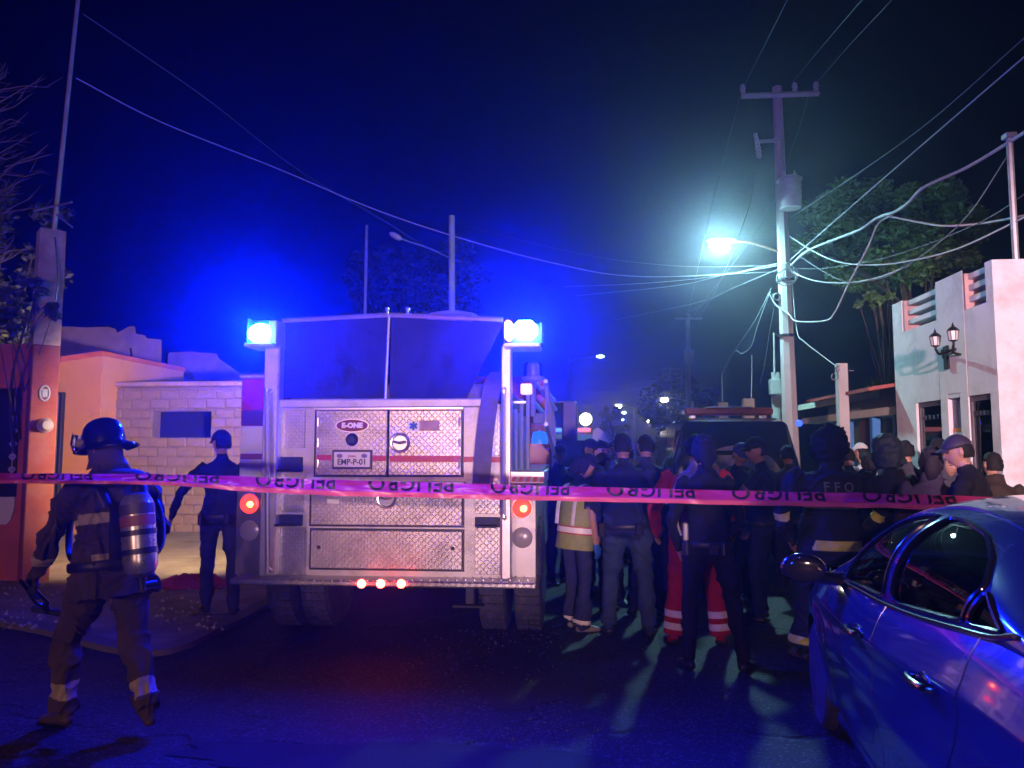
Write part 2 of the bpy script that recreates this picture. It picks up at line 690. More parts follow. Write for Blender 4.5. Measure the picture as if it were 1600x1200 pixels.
# loose gravel behind the truck's right wheels
gv = MB()
for i in range(420):
    px = random.gauss(815, 70) + random.uniform(-60, 60)
    py = 985 + 190 * random.random() ** 1.5
    p = G(px, py)
    s = random.uniform(0.003, 0.009) * (1.6 if random.random() < .06 else 1)
    rot = Matrix.Rotation(random.uniform(0, 6.28), 3, 'Z') @ Matrix.Rotation(random.uniform(0, 1), 3, 'X')
    vs = [rot @ Vector(q) * s for q in ((1, 0, 0), (-.3, .9, .1), (-.8, -.6, 0), (.1, .1, .9), (0, 0, -.5))]
    gv.add([p + q + Vector((0, 0, s * .3)) for q in vs], [(0, 1, 3), (1, 2, 3), (2, 0, 3), (1, 0, 4), (2, 1, 4), (0, 2, 4)])
for i in range(420):
    p = G(random.uniform(250, 1250), random.uniform(1000, 1200))
    s = random.uniform(0.003, 0.008)
    gv.add([p + Vector(q) * s for q in ((1, 0, .2), (-.3, .9, .3), (-.8, -.6, .2), (.1, .1, 1))], [(0, 1, 3), (1, 2, 3), (2, 0, 3)])
gv.build('gravel', mat('gravel_stone', (0.10, 0.09, 0.08), 0.6, var=0.4, vscale=30), kind='stuff', smooth=False)

# stones, rubble and litter on the corner pavement
rb = MB()
for i in range(260):
    p = G(random.uniform(-40, 350), random.uniform(905, 985), ZW)
    s = random.uniform(0.006, 0.03)
    rot = Matrix.Rotation(random.uniform(0, 6.28), 3, 'Z') @ Matrix.Rotation(random.uniform(0, 1), 3, 'X')
    vs = [rot @ Vector(q) * s for q in ((1, 0, 0), (-.3, .9, .1), (-.8, -.6, 0), (.1, .1, .8), (0, 0, -.5))]
    rb.add([p + q + Vector((0, 0, s * .2)) for q in vs], [(0, 1, 3), (1, 2, 3), (2, 0, 3), (1, 0, 4), (2, 1, 4), (0, 2, 4)])
rb.build('rubble', mat('rubble_stone', (0.33, 0.30, 0.27), 0.9, var=0.4, vscale=20), kind='stuff', smooth=False)


# ------------------------------------------------------------------ left corner house, meter post, walls behind
M_TERRA = mat('terracotta_stucco', (0.58, 0.135, 0.045), 0.9, var=0.18, vscale=2.0, bump=0.35, bscale=70, dirt=(0.30, 0.10, 0.06), dscale=1.2, damt=0.6)
M_PEACH = mat('ochre_stucco', (0.66, 0.31, 0.10), 0.9, var=0.14, vscale=2.0, bump=0.3, bscale=70, dirt=(0.42, 0.22, 0.12), dscale=1.0, damt=0.5)
M_STUCCO = mat('old_plaster', (0.36, 0.25, 0.22), 0.92, var=0.22, vscale=1.6, bump=0.3, bscale=40, dirt=(0.18, 0.13, 0.13), dscale=0.9, damt=0.7)
M_BLOCK = mat('limestone_block', (0.27, 0.20, 0.19), 0.92, var=0.2, vscale=4.0, bump=0.6, bscale=45, bdist=0.012, dirt=(0.25, 0.18, 0.15), dscale=2.5, damt=0.6)
M_MORTAR = mat('block_mortar', (0.22, 0.165, 0.16), 0.95, var=0.3, vscale=9, bump=0.5, bscale=60)
M_DARKIN = mat('painted_room_dark', (0.012, 0.011, 0.012), 0.9)  # painted near-black to stand in for the darkness inside openings
M_GREYDOOR = mat('grey_metal_door', (0.25, 0.28, 0.27), 0.55, var=0.12, vscale=4)

t = thing('corner_house', 'low terracotta stucco house with dark doorway at left edge of the frame', 'house')
a = P(-620, 700, 9.55)
b0, b1 = P(-6, 700, 9.4), P(27, 700, 9.4)
c = P(53, 700, 9.4)
zt = P(30, 546, 9.4).z
zd0, zd1 = P(10, 777, 9.4).z, P(10, 606, 9.4).z
X0 = P(-640, 700, 9.4).x
Yf = c.y
wl = MB()
dx0, dx1 = P(-70, 700, 9.4).x, b1.x
wl.box((X0, Yf, 0), (dx0, Yf + 0.25, zt))
wl.box((dx0, Yf, zd1), (dx1, Yf + 0.25, zt))
wl.box((dx0, Yf, 0), (dx1, Yf + 0.25, zd0))
wl.box((dx1, Yf, 0), (c.x, Yf + 0.25, zt))
sd = P(46, 700, 13.6)
wl.prism([(c.x - .25, Yf + .252, 0), (c.x, Yf + .252, 0), (sd.x, sd.y, 0), (sd.x - .25, sd.y, 0)], (0, 0, zt))
wl.box((X0, Yf + 0.252, 0.1), (c.x - 0.252, Yf + 0.27, zt - 0.1), 1)  # dark sheet closing the doorway in place of real shade
wl.build('wall', [M_TERRA, M_DARKIN], t)
rf = MB()
rf.prism([(X0, Yf, zt + .002), (c.x + .01, Yf, zt + .002), (sd.x + .01, sd.y, zt + .002), (X0, sd.y, zt + .002)], (0, 0, .07))
rf.build('roof', M_TERRA, t)
gr = MB()
xm = (P(8, 700, 9.4).x + P(22, 700, 9.4).x) / 2
for i, zz in enumerate(np.linspace(P(0, 735, 9.4).z, P(0, 655, 9.4).z, 5)):
    for sgn in (-1, 1):
        pts = [Vector((xm + sgn * 0.045 * math.cos(q) * (1 - q / 9), Yf + 0.03, zz + 0.05 * math.sin(q) * (1 - q / 9))) for q in np.linspace(0, 6.5, 14)]
        gr.tube(pts, 0.008, 6)
gr.tube([(xm, Yf + 0.03, zd0), (xm, Yf + 0.03, zd1)], 0.008, 6)
gr.build('window_grille', mat('painted_iron', (0.45, 0.42, 0.5), 0.5), t)
sg = MB()
q0, q1 = P(-30, 752, 9.36), P(18, 820, 9.36)
pts = [(q0.x, q1.z + .0), (q1.x - .09, q1.z), (q1.x - .04, q1.z + .05), (q1.x, q1.z + .2), (q1.x, q1.z + .33), (q0.x, q1.z + .33)]
sg.prism([(x, Yf - 0.03, z) for x, z in pts], (0, 0.028, 0))
sg.box((q0.x, Yf - 0.033, q1.z + .335), (q1.x, Yf - 0.002, q0.z + .02), 1)
sg.build('wall_sign', [mat('white_enamel', (0.7, 0.68, 0.7), 0.4), M_BLACK],
         label='white rounded sign panel with black top band on the terracotta wall', cat='sign')

# electricity meter post
t = thing('meter_post', 'tall square concrete meter post, terracotta below and bare above, at the house corner', 'post', cxy(62, 9.35), YAW + R(40))
zs = P(84, 541, 9.35).z
zt2 = P(80, 362, 9.35).z
m = MB()
wd = 0.145
m.box((-wd, -wd, 0), (wd, wd, zs), bev=0.012)
m.build('painted_base', mat('faded_terracotta', (.27, .065, .035), .92, var=.3, vscale=3, bump=.4, bscale=50, dirt=(.2, .12, .1), dscale=3, damt=.7), t)
m = MB()
m.tube([(0, 0, zs + 0.002), (0.01, 0, zt2)], [wd * 1.40, wd * 1.34], 4, up=(1, 1, 0))
m.build('shaft', mat('bare_plaster', (0.46, 0.38, 0.42), 0.9, var=0.3, dirt=(.16,.14,.14), dscale=4, vscale=3, bump=0.2, bscale=60), t, smooth=False)
m = MB()
m.lathe([(0.0, 0), (0.085, 0.0), (0.09, 0.03), (0.075, 0.06), (0.07, 0.14), (0.05, 0.165), (0, 0.17)], (0.02, -wd, P(70, 665, 9.3).z), (0, -1, 0))
m.build('meter', mat('meter_glass', (0.5, 0.48, 0.55), 0.15, coat=0.6), t)
m = MB()
zz = P(68, 615, 9.3).z
m.tube([(0.0 + 0.05 * math.cos(q), -wd - 0.012, zz + 0.09 * math.sin(q)) for q in np.linspace(0, 6.283, 20)], 0.012, 6)
m.box((-0.03, -wd - 0.02, zz - 0.05), (0.03, -wd, zz + 0.05), bev=0.008)
m.build('breaker_cover', mat('breaker_plastic', (0.35, 0.38, 0.55), 0.35), t)
m = MB()
zz = P(80, 480, 9.35).z
for dz in (0, -0.14):
    m.lathe([(0, 0), (0.045, 0.0), (0.05, 0.03), (0.03, 0.07), (0.04, 0.09), (0.0, 0.1)], (0.06, -wd, zz + dz), (0, -1, 0), 12)
m.tube([(0.05, -wd - 0.06, zz), (0.08, -wd - 0.04, zz + 0.3), (0.04, -wd - 0.03, zt2 - 0.25), (0.02, -wd - 0.02, zt2 - 0.1)], 0.008, 6)
m.build('insulator', mat('dark_porcelain', (0.05, 0.035, 0.03), 0.25), t)
m = MB()
top = P(123, -12, 9.35)
inv = Matrix.Rotation(-(YAW + R(40)), 3, 'Z')
tl = inv @ (top - Vector(t.location))
m.tube([(0.02, 0.0, zt2 - 0.3), tl], [0.03, 0.024], 8)
m.build('conduit', M_STEELPOLE, t)
m = MB()
for (ax, ay), (bx, by) in (((84, 322), (52, 330)), ((84, 322), (112, 316)), ((88, 335), (113, 355))):
    m.tube([inv @ (P(ax, ay, 9.35) - Vector(t.location)), inv @ (P(bx, by, 9.2) - Vector(t.location))], 0.012, 6)
m.build('bracket', M_STEELPOLE, t)

# ochre house with the leaning grey door
t = thing('ochre_house', 'ochre stucco house wall with a grey metal door, behind the firefighter', 'house')
d = 14.6
A, B = P(52, 700, d), P(160, 700, d)
zl, zr = P(82, 567, d).z, P(160, 557, d).z
m = MB()
m.prism([(A.x, A.y, 0), (B.x, A.y, 0), (B.x, A.y, zr), (A.x, A.y, zl - .05)], (0, 3.0, 0))
m.build('wall', M_PEACH, t, smooth=False)
m = MB()
m.prism([(A.x, A.y - .06, zl - .05), (B.x + .02, A.y - .06, zr), (B.x + .02, A.y - .06, zr + .09), (A.x, A.y - .06, zl + .04)], (0, 3.1, 0))
m.build('roof', M_TERRA, t, smooth=False)
dr = thing('door', None, None)
dr.parent = t
q0, q1 = P(70, 800, d - .12), P(98, 617, d - .12)
m = MB()
m.box((q0.x, A.y - .07, 0.08), (q1.x - .05, A.y - .02, q1.z), bev=.01)
zm = P(85, 690, d).z
m.box((q0.x + .06, A.y - .085, zm - .03), (q1.x - .09, A.y - .07, zm + .03), bev=.005)
m.build('door_leaf', M_GREYDOOR, dr)
m = MB()
m.box((q1.x - .045, A.y - .10, 0.08), (q1.x + .02, A.y - .005, q1.z + .05), bev=.01)
m.box((q0.x - .05, A.y - .10, q1.z + .002), (q1.x - .047, A.y - .005, q1.z + .05), bev=.01)
m.build('door_frame', M_DARKMETAL, dr)

# limestone-block house
t = thing('block_house', 'single storey house of pale stone blocks with a wide dark window opening', 'house')
d = 15.0
A, B = P(158, 700, d), P(402, 700, d)
zt = P(260, 605, d).z
Yb = A.y
ox0, ox1 = P(240, 700, d).x, P(335, 700, d).x
oz0, oz1 = P(290, 684, d).z, P(290, 643, d).z
m = MB()
m.box((A.x, Yb + .03, 0), (ox0, Yb + .3, zt - .01))
m.box((ox1, Yb + .03, 0), (B.x, Yb + .3, zt - .01))
m.box((ox0, Yb + .03, 0), (ox1, Yb + .3, oz0))
m.box((ox0, Yb + .03, oz1), (ox1, Yb + .3, zt - .01))
m.box((A.x, Yb + .3, 0), (A.x + .25, Yb + 4, zt - .01))
m.box((B.x - .25, Yb + .3, 0), (B.x, Yb + 4, zt - .01))
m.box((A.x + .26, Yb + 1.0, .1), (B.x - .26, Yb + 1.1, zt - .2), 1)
m.build('wall', [M_MORTAR, M_DARKIN], t, smooth=False)
bh = 0.185
rows = int(zt / bh)
bms = []
for v in range(4):
    mb = MB()
    mb.box((0, 0, 0), (1, .05, 1), bev=0.0)
    bms.append(mb)
variants = []
for v in range(5):
    mb = MB()
    mb.box((0, 0, 0), (0.38 - .014, .06, bh - .014), bev=.022)
    mb.v = [(x + random.uniform(-.012, .012), y + random.uniform(-.008, .008), z + random.uniform(-.012, .012)) for x, y, z in mb.v]
    variants.append(mb.mesh('block', M_BLOCK, smooth=False))
bw = 0.38
for rI in range(rows + 1):
    z0 = rI * bh
    if z0 + bh > zt + .03:
        break
    x = A.x - (bw / 2 if rI % 2 else 0)
    while x < B.x:
        xa, xb = max(x, A.x), min(x + bw, B.x)
        segs = [(xa, xb)]
        if z0 + bh * .5 > oz0 and z0 + bh * .5 < oz1:
            segs = []
            if xa < ox0:
                segs.append((xa, min(xb, ox0)))
            if xb > ox1:
                segs.append((max(xa, ox1), xb))
        for (sa, sb) in segs:
            if sb - sa < .06:
                continue
            inst('block', random.choice(variants), t, (sa + .007, Yb - random.uniform(-.016, .010), z0 + .007), (0, 0, 0), ((sb - sa - .014) / (bw - .014), 1, 1))
        x += bw
m = MB()
m.box((A.x - .03, Yb - .05, zt + .004), (B.x + .03, Yb + 4, zt + .10), bev=.02)
m.build('roof', M_STUCCO, t)
m = MB()
m.box((ox0 - .05, Yb + .032, oz1 + .003), (ox1 + .05, Yb + .2, oz1 + .05), bev=.01)
m.build('lintel', M_MORTAR, t)
m = MB()
q = P(168, 668, d)
m.box((q.x - .06, Yb - .09, P(0, 672, d).z), (q.x + .05, Yb - .02, P(0, 626, d).z), bev=.01)
m.build('wall_box', mat('grey_box', (0.4, 0.36, 0.36), 0.6), t)

# upper storeys behind
t = thing('plaster_house', 'taller old plaster house with a broken parapet and cracks, above the ochre wall', 'house')
d = 20.0
prof = [(40, 512), (112, 511), (140, 513), (176, 512), (188, 516), (190, 522), (210, 512), (219, 512), (221, 524), (236, 526), (238, 531), (262, 533)]
poly = [P(40, 800, d)] + [P(x, y, d) for x, y in prof] + [P(262, 800, d)]
poly[0].z = poly[-1].z = 0
Yq = poly[0].y
m = MB()
m.prism([Vector((p.x, Yq, p.z)) for p in poly], (FWD + RGT * (-.47)) * 5)
m.build('wall', M_STUCCO, t, smooth=False)
m = MB()
for pts in ([(167, 577), (178, 579), (188, 580), (200, 576)], [(212, 546), (214, 556), (211, 566), (212, 580), (213, 598)]):
    pp = [P(x, y, d) for x, y in pts]
    m.tube([Vector((p.x, Yq - .005, p.z)) for p in pp], 0.03, 5)
m.build('crack', mat('crack_shadow', (0.03, 0.022, 0.022), 0.95), t)
t = thing('rear_annex', 'plain plaster annex rising behind the block house, right of the cracked parapet', 'house')
d = 22.0
prof = [(262, 556), (263, 551), (300, 549), (310, 551), (342, 553), (344, 560), (380, 585), (420, 585)]
poly = [P(262, 800, d)] + [P(x, y, d) for x, y in prof] + [P(420, 800, d)]
poly[0].z = poly[-1].z = 0
Yq = poly[0].y
m = MB()
m.prism([Vector((p.x, Yq, p.z)) for p in poly], (FWD + RGT * (-.47)) * 5)
m.build('wall', M_STUCCO, t, smooth=False)
m = MB()
a, b = P(266, 588, d), P(305, 592, d)
m.box((a.x, Yq - .08, b.z), (b.x, Yq - .002, a.z), bev=.01)
m.build('ledge', M_STUCCO, t)

# crumpled red cloth and litter on the corner
rc = MB()
n1, n2 = 34, 22
c0 = G(300, 915, ZW)
vs, fs = [], []
for i in range(n1):
    for j in range(n2):
        u, v = i / (n1 - 1) * 2 - 1, j / (n2 - 1) * 2 - 1
        x = u * 0.42 + 0.05 * math.sin(v * 5)
        y = v * 0.26 + 0.05 * math.sin(u * 7)
        z = 0.16 * max(0, 1 - (u * u + v * v)) ** .7 * (0.65 + 0.5 * noise.noise(Vector((u * 3, v * 3, 2))) + .35 * abs(noise.noise(Vector((u * 7, v * 7, 5)))))
        vs.append((c0.x + x, c0.y + y, ZW + max(0.004, z)))
for i in range(n1 - 1):
    for j in range(n2 - 1):
        fs.append((i * n2 + j, (i + 1) * n2 + j, (i + 1) * n2 + j + 1, i * n2 + j + 1))
rc.add(vs, fs)
rc.build('red_cloth', mat('red_cloth', (0.26, 0.02, 0.014), 0.8, var=0.2, vscale=8), label='crumpled red cloth heap lying on the corner pavement', cat='cloth')
m = MB()
p = G(335, 962, ZW)
m.box((p.x - .2, p.y - .04, ZW), (p.x + .2, p.y + .04, ZW + .012), bev=.004, rot=Matrix.Rotation(R(12), 3, 'Z'))
m.build('wood_strip', mat('dark_wood', (.06, .045, .035), .8), label='thin dark wooden strip lying flat near the kerb', cat='plank')
m = MB()
for q in range(5):
    p = G(66 + q * 6, 822, ZW)
p = cxy(76, 13.2)
m.box((p.x - .28, p.y - .15, ZW), (p.x + .12, p.y + .15, .42), bev=.03)
m.build('white_crate', mat('pale_box', (.6, .55, .5), .7, var=.15), label='pale box standing on the ground below the grey door', cat='box')


# ------------------------------------------------------------------ white building on the right
FXX = P(1403, 700, 10.5).x


def F(px, py, off=0.0):
    q = PX(px, py, FXX + off)
    return q.y, q.z


M_WHITEW = mat('whitewashed_wall', (0.62, 0.60, 0.60), 0.9, var=0.1, vscale=1.8, bump=0.25, bscale=60, dirt=(0.36, 0.32, 0.31), dscale=1.7, damt=0.6)
M_TRIM = mat('pink_light_paint', (0.42, 0.27, 0.25), 0.9, var=0.15)  # pink light on the slot returns, put into the jamb colour
t = thing('white_house', 'white flat roofed house with slatted parapet and wall lanterns on the right', 'house')
Yfar = F(1403, 700)[0]
Ynear = F(1565, 700)[0]
ZT = F(1520, 424)[1]
ZT = 3.62
T = 0.26
zo = F(1474, 624)[1]           # top of the window openings
y_a0, y_a1 = F(1434, 700)[0], F(1474, 700)[0]
y_b0, y_b1 = F(1484, 700)[0], F(1506, 700)[0]
y_c0, y_c1 = F(1514, 700)[0], F(1552, 700)[0]
zs0 = F(1472, 497)[1]          # foot of the parapet slots
p10, p11 = F(1418, 700)[0], F(1472, 700)[0]
p20, p21 = F(1514, 700)[0], F(1553, 700)[0]
m = MB()
x0, x1 = FXX, FXX + T
ys = [Yfar, y_a0, y_a1, y_b0, y_b1, y_c0, y_c1, Ynear]
for i in (0, 2, 4, 6):
    m.box((x0, ys[i], 0), (x1, ys[i + 1], zo - .001))
m.box((x0, Yfar, zo), (x1, Ynear, zs0 - .001))
ysp = [Yfar, p10, p11, p20, p21, Ynear]
for i in (0, 2, 4):
    m.box((x0, ysp[i], zs0), (x1, ysp[i + 1], ZT))
# sill under the windows
m.box((x0, y_a0, 0), (x1, y_a1, .75))
m.box((x0, y_c0, 0), (x1, y_c1, .75))
# near end wall, far end wall
m.box((x1, Ynear, 0), (FXX + 9, Ynear + T, ZT + .0))
m.box((x1, Yfar - T, 0), (FXX + 9, Yfar, ZT - .3))
m.box((x1, Ynear + T, zs0 - .2), (FXX + 9, Yfar - T, zs0 - .05))
m.box((FXX + 2.2, Ynear + T + .002, 0.1), (FXX + 2.3, Yfar - T - .002, zs0 - .202), 1)
m.build('wall', [M_WHITEW, mat('room_wall', (.22, .2, .22), .9)], t, smooth=False)
m = MB()
m.box((FXX - .007, y_a1 + .0, 0.0), (FXX - .002, y_b0 - .02, ZT + .03), bev=.004)
m.box((FXX - .007, y_b0 - .02, zo + .05), (FXX - .002, y_c0 - .05, ZT + .03), bev=.004)
m.box((FXX - .007, y_b1 + .02, 0.0), (FXX - .002, y_c0 - .05, zo + .05), bev=.004)
m.build('pilaster', M_WHITEW, t)
for (pa, pb) in ((p10, p11), (p20, p21)):
    hh = ZT - zs0
    for i in range(3):
        zz = zs0 + hh * (0.20 + i * 0.30)
        m = MB()
        m.box((x0 + .05, pa + .002 * (1 if pb > pa else -1), zz), (x1 - .05, pb, zz + hh * .16), bev=.006)
        m.build('slat', M_WHITEW, t)
    m = MB()
    m.box((x0 + .012, pa - .002, zs0 + .003), (x1 - .012, pa - .06 if pb < pa else pa + .06, ZT - .01))
    m.build('jamb', M_TRIM, t)
M_PANE = glass_mat('shop_pane', (0.75, 0.77, 0.82), 0.4)
M_FR = mat('dark_window_frame', (.1, .09, .1), .5)
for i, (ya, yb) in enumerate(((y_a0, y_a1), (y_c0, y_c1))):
    f = MB()
    for (q0, q1) in (((.75, ya), (.80, yb)), ((zo - .06, ya), (zo - .002, yb))):
        f.box((FXX + .03, min(ya, yb) + .002, q0[0]), (FXX + .08, max(ya, yb) - .002, q1[0]), bev=.004)
    for yy in (min(ya, yb) + .002, max(ya, yb) - .045):
        f.box((FXX + .031, yy, .801), (FXX + .079, yy + .043, zo - .061), bev=.004)
    fo = f.build('window', M_FR, t)
    pn = MB()
    pn.box((FXX + .05, min(ya, yb) + .04, .8), (FXX + .056, max(ya, yb) - .04, zo - .06))
    pn.build('pane', M_PANE, fo)
    ylo, yhi = min(ya, yb), max(ya, yb)
    for ci, (f0, f1, cc) in enumerate(((.05, .42, (.10, .22, .62)), (.45, .95, (.62, .28, .50))) if i == 0 else ((.04, .60, (.62, .26, .50)), (.64, .95, (.10, .22, .62)))):  # blue and pink strips painting the emergency-light reflections in the panes
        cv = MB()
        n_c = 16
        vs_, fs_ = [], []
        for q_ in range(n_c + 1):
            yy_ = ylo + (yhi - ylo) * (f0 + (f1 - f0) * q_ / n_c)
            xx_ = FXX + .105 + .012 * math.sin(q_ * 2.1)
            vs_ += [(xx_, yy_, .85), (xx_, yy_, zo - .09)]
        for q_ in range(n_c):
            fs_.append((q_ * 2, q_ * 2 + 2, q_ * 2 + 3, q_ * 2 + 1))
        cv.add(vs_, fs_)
        cv.build('painted_reflection', mat('painted_reflection_%d_%d' % (i, ci), cc, .85), fo)
    ln = MB()
    zz = F(1490, 652)[1]
    for kk in range(6):
        yy = min(ya, yb) + abs(yb - ya) * (kk + .6) / 6.4
        ln.box((FXX + .043, yy, zz), (FXX + .048, yy + .055, zz + .05), bev=.002)
    ln.build('window_sticker', mat('sticker_dark', (.03, .03, .05), .5), fo)
dr = MB()
dr.box((FXX + .05, min(y_b0, y_b1) + .003, .12), (FXX + .09, max(y_b0, y_b1) - .003, zo - .003), bev=.006)
dr.build('door', mat('door_blue', (.08, .12, .25), .4), t)
dr = MB()
ya = F(1516, 700)[0]
# poster beside the door: coloured printed bands
zz0, zz1 = F(1498, 705)[1], F(1498, 668)[1]
pm = [mat('poster_orange', (.8, .28, .03), .5), mat('poster_white', (.75, .7, .7), .5), mat('poster_blue', (.05, .08, .5), .5)]
for kk, c in enumerate((0, 1, 0, 2, 1, 0)):
    dr.box((FXX + .036, (y_b0 + y_b1) / 2 - .12, zz0 + (zz1 - zz0) * kk / 6), (FXX + .048, (y_b0 + y_b1) / 2 + .12, zz0 + (zz1 - zz0) * (kk + 1) / 6 - .004), c)
dr.build('poster', pm, label='small orange and white poster on the door of the white house', cat='poster')
# brown door and a shelf on the near end wall
m = MB()
q0, q1 = P(1578, 800, F(1565, 700)[0]), P(1640, 700, F(1565, 700)[0])
m.box((FXX + .28, Ynear - .03, .12), (FXX + 1.2, Ynear - .003, 1.5), bev=.01)
for i in range(4):
    m.box((FXX + .33 + i * .22, Ynear - .04, .2), (FXX + .5 + i * .22, Ynear - .03, 1.42), bev=.004)
m.build('gate_panel', mat('brown_wood_gate', (.13, .07, .045), .7, var=.25, vscale=9), t)
m = MB()
m.box((FXX + .35, Ynear - .2, 1.62), (FXX + .50, Ynear - .04, 1.98), bev=.02)
m.build('meter_box', mat('violet_grey_box', (.14, .12, .2), .5), t)

# wrought-iron double wall lantern
lf = thing('wall_lantern', 'black wrought iron double lantern on a bracket on the white house front', 'lantern')
M_IRON = mat('black_iron', (.02, .018, .018), .45, .4)
M_FROST = mat('frosted_lantern_glass', (.5, .48, .46), .3)


def lantern(px, py_bot, py_top, off):
    y, z0 = F(px, py_bot, -off)
    z1 = F(px, py_top, -off)[1]
    h = z1 - z0
    X = FXX - off
    m = MB()
    m.lathe([(0, 0), (h * .06, h * .02), (h * .05, h * .1), (h * .17, h * .16), (h * .19, h * .18)], (X, y, z0), n=8)
    m.lathe([(h * .25, h * .58), (h * .27, h * .6), (h * .17, h * .72), (h * .07, h * .78), (h * .03, h * .9), (0, h)], (X, y, z0), n=8)
    for kk in range(8):
        an = kk * math.pi / 4
        m.tube([(X + math.cos(an) * h * .185, y + math.sin(an) * h * .185, z0 + h * .17), (X + math.cos(an) * h * .245, y + math.sin(an) * h * .245, z0 + h * .59)], h * .012, 5)
    m.build('lantern_frame', M_IRON, lf)
    m = MB()
    m.lathe([(0, h * .181), (h * .17, h * .182), (h * .225, h * .575), (0, h * .579)], (X, y, z0), n=8)
    m.build('lantern_glass', M_FROST, lf)
    return Vector((X, y, z0))


c1 = lantern(1462, 546, 512, .38)
c2 = lantern(1490, 538, 502, .38)
m = MB()
mid = Vector((FXX - .02, *F(1484, 556)))
m.tube(smooth_path([c1, c1 + Vector((0.02, -.06, -.06)), c1.lerp(c2, .45) + Vector((.12, 0, -.02)), mid], 5), .014, 7)
m.tube(smooth_path([c2, c2 + Vector((0.02, .06, -.08)), c1.lerp(c2, .6) + Vector((.14, 0, -.09)), mid], 5), .014, 7)
for sg_ in (-1, 1):
    m.tube([mid + Vector((-.03, sg_ * (.05 + .04 * math.cos(q) * (1 - q / 8)), .03 + .05 * math.sin(q))) for q in np.linspace(0, 6, 14)], .012, 6)
m.box((FXX - .055, mid.y - .05, mid.z - .16), (FXX - .022, mid.y + .05, mid.z + .12), bev=.01)
m.build('bracket', M_IRON, lf)

# roof mast
t = thing('roof_mast', 'thin steel mast on the near corner of the white house roof', 'mast')
mb_ = MB()
pt = P(1577, 214, 8.35)
base = Vector((pt.x + .0, pt.y, ZT))
mb_.tube([base, pt], .035, 8)
mb_.build('pole', M_STEELPOLE, t)
mb_ = MB()
mb_.box(pt - Vector((.06, .06, .02)), pt + Vector((.06, .06, .04)), bev=.01)
mb_.build('cap', M_STEELPOLE, t)

# ------------------------------------------------------------------ low shop beyond
t = thing('corner_shop', 'low shop with blue posts and a red tin eave beyond the white house', 'shop')
M_BLUEP = mat('bright_blue_paint', (.03, .17, .42), .5, var=.1)
M_CREAM = mat('cream_render', (.62, .6, .5), .85, var=.1)
FX2 = FXX + .12
yA, yB = PX(1255, 700, FX2).y, Yfar + .02
zl = 2.12
m = MB()
m.box((FX2 + .5, yB, 0), (FX2 + .6, yA, 2.6))
m.build('wall', mat('shop_wall', (.34, .36, .4), .8, var=.15), t)
m = MB()
m.box((FX2 - .02, yB, zl), (FX2 + 3.5, yA, zl + .12), bev=.01)
m.build('lintel', M_CREAM, t)
m = MB()
m.prism([(FX2 - .25, yB + 2.2, zl + .25), (FX2 - .25, yA + .6, zl + .25), (FX2 + 3, yA + .6, zl + .75), (FX2 + 3, yB + 2.2, zl + .75)], (0, 0, .10))
m.build('roof', M_CREAM, t, smooth=False)
m = MB()
m.prism([(FX2 - .45, yB + .05, zl + .32), (FX2 - .45, yB + 3.0, zl + .32), (FX2 + 1.5, yB + 3.0, zl + .62), (FX2 + 1.5, yB + .05, zl + .62)], (0, 0, .05))
m.build('eave', mat('red_tin', (.28, .05, .035), .6, var=.2), t, smooth=False)
for px in (1320, 1362, 1398):
    yy = PX(px, 700, FX2).y
    m = MB()
    m.box((FX2, yy - .06, 0), (FX2 + .14, yy + .06, zl - .003), bev=.008)
    m.build('post', M_BLUEP, t)
yy = PX(1339, 700, FX2).y
m = MB()
m.box((FX2 + .1, yy - .14, 0), (FX2 + .36, yy + .14, zl - .003), bev=.01)
m.build('pillar', mat('maroon_pillar', (.12, .04, .05), .7), t)
for px, c in ((1352, (.6, .03, .05)), (1378, (.5, .05, .1))):
    yy = PX(px, 700, FX2).y
    m = MB()
    m.box((FX2 + .40, yy - .2, 1.2), (FX2 + .45, yy + .2, 1.72), bev=.01)
    m.build('shop_sign', mat('red_panel', c, .5), t, label='red panel hanging on the shop wall')
m = MB()
yy = PX(1290, 700, FX2).y
m.box((FX2 + .36, yy - 1.0, 0), (FX2 + .46, yy + 1.0, zl - .1))
m.build('white_panel', M_CREAM, t)
# service post with conduit hook
t = thing('service_post', 'square pale concrete service post with wire hooks in front of the shop', 'post')
p0 = cxy(1319, 11.6)
z1 = P(1319, 568, 11.6).z
m = MB()
m.box((p0.x - .075, p0.y - .075, 0), (p0.x + .075, p0.y + .075, z1), bev=.01)
m.build('shaft', M_CONC, t)
m = MB()
for pts in ([(1312, 576), (1309, 583), (1310, 590), (1303, 594), (1299, 590), (1301, 584)], [(1326, 579), (1334, 579)], [(1312, 572), (1306, 574), (1308, 582)]):
    m.tube(smooth_path([P(x, y, 11.45) for x, y in pts], 4), .011, 6)
m.build('wire_hook', M_CABLEDARK, t)


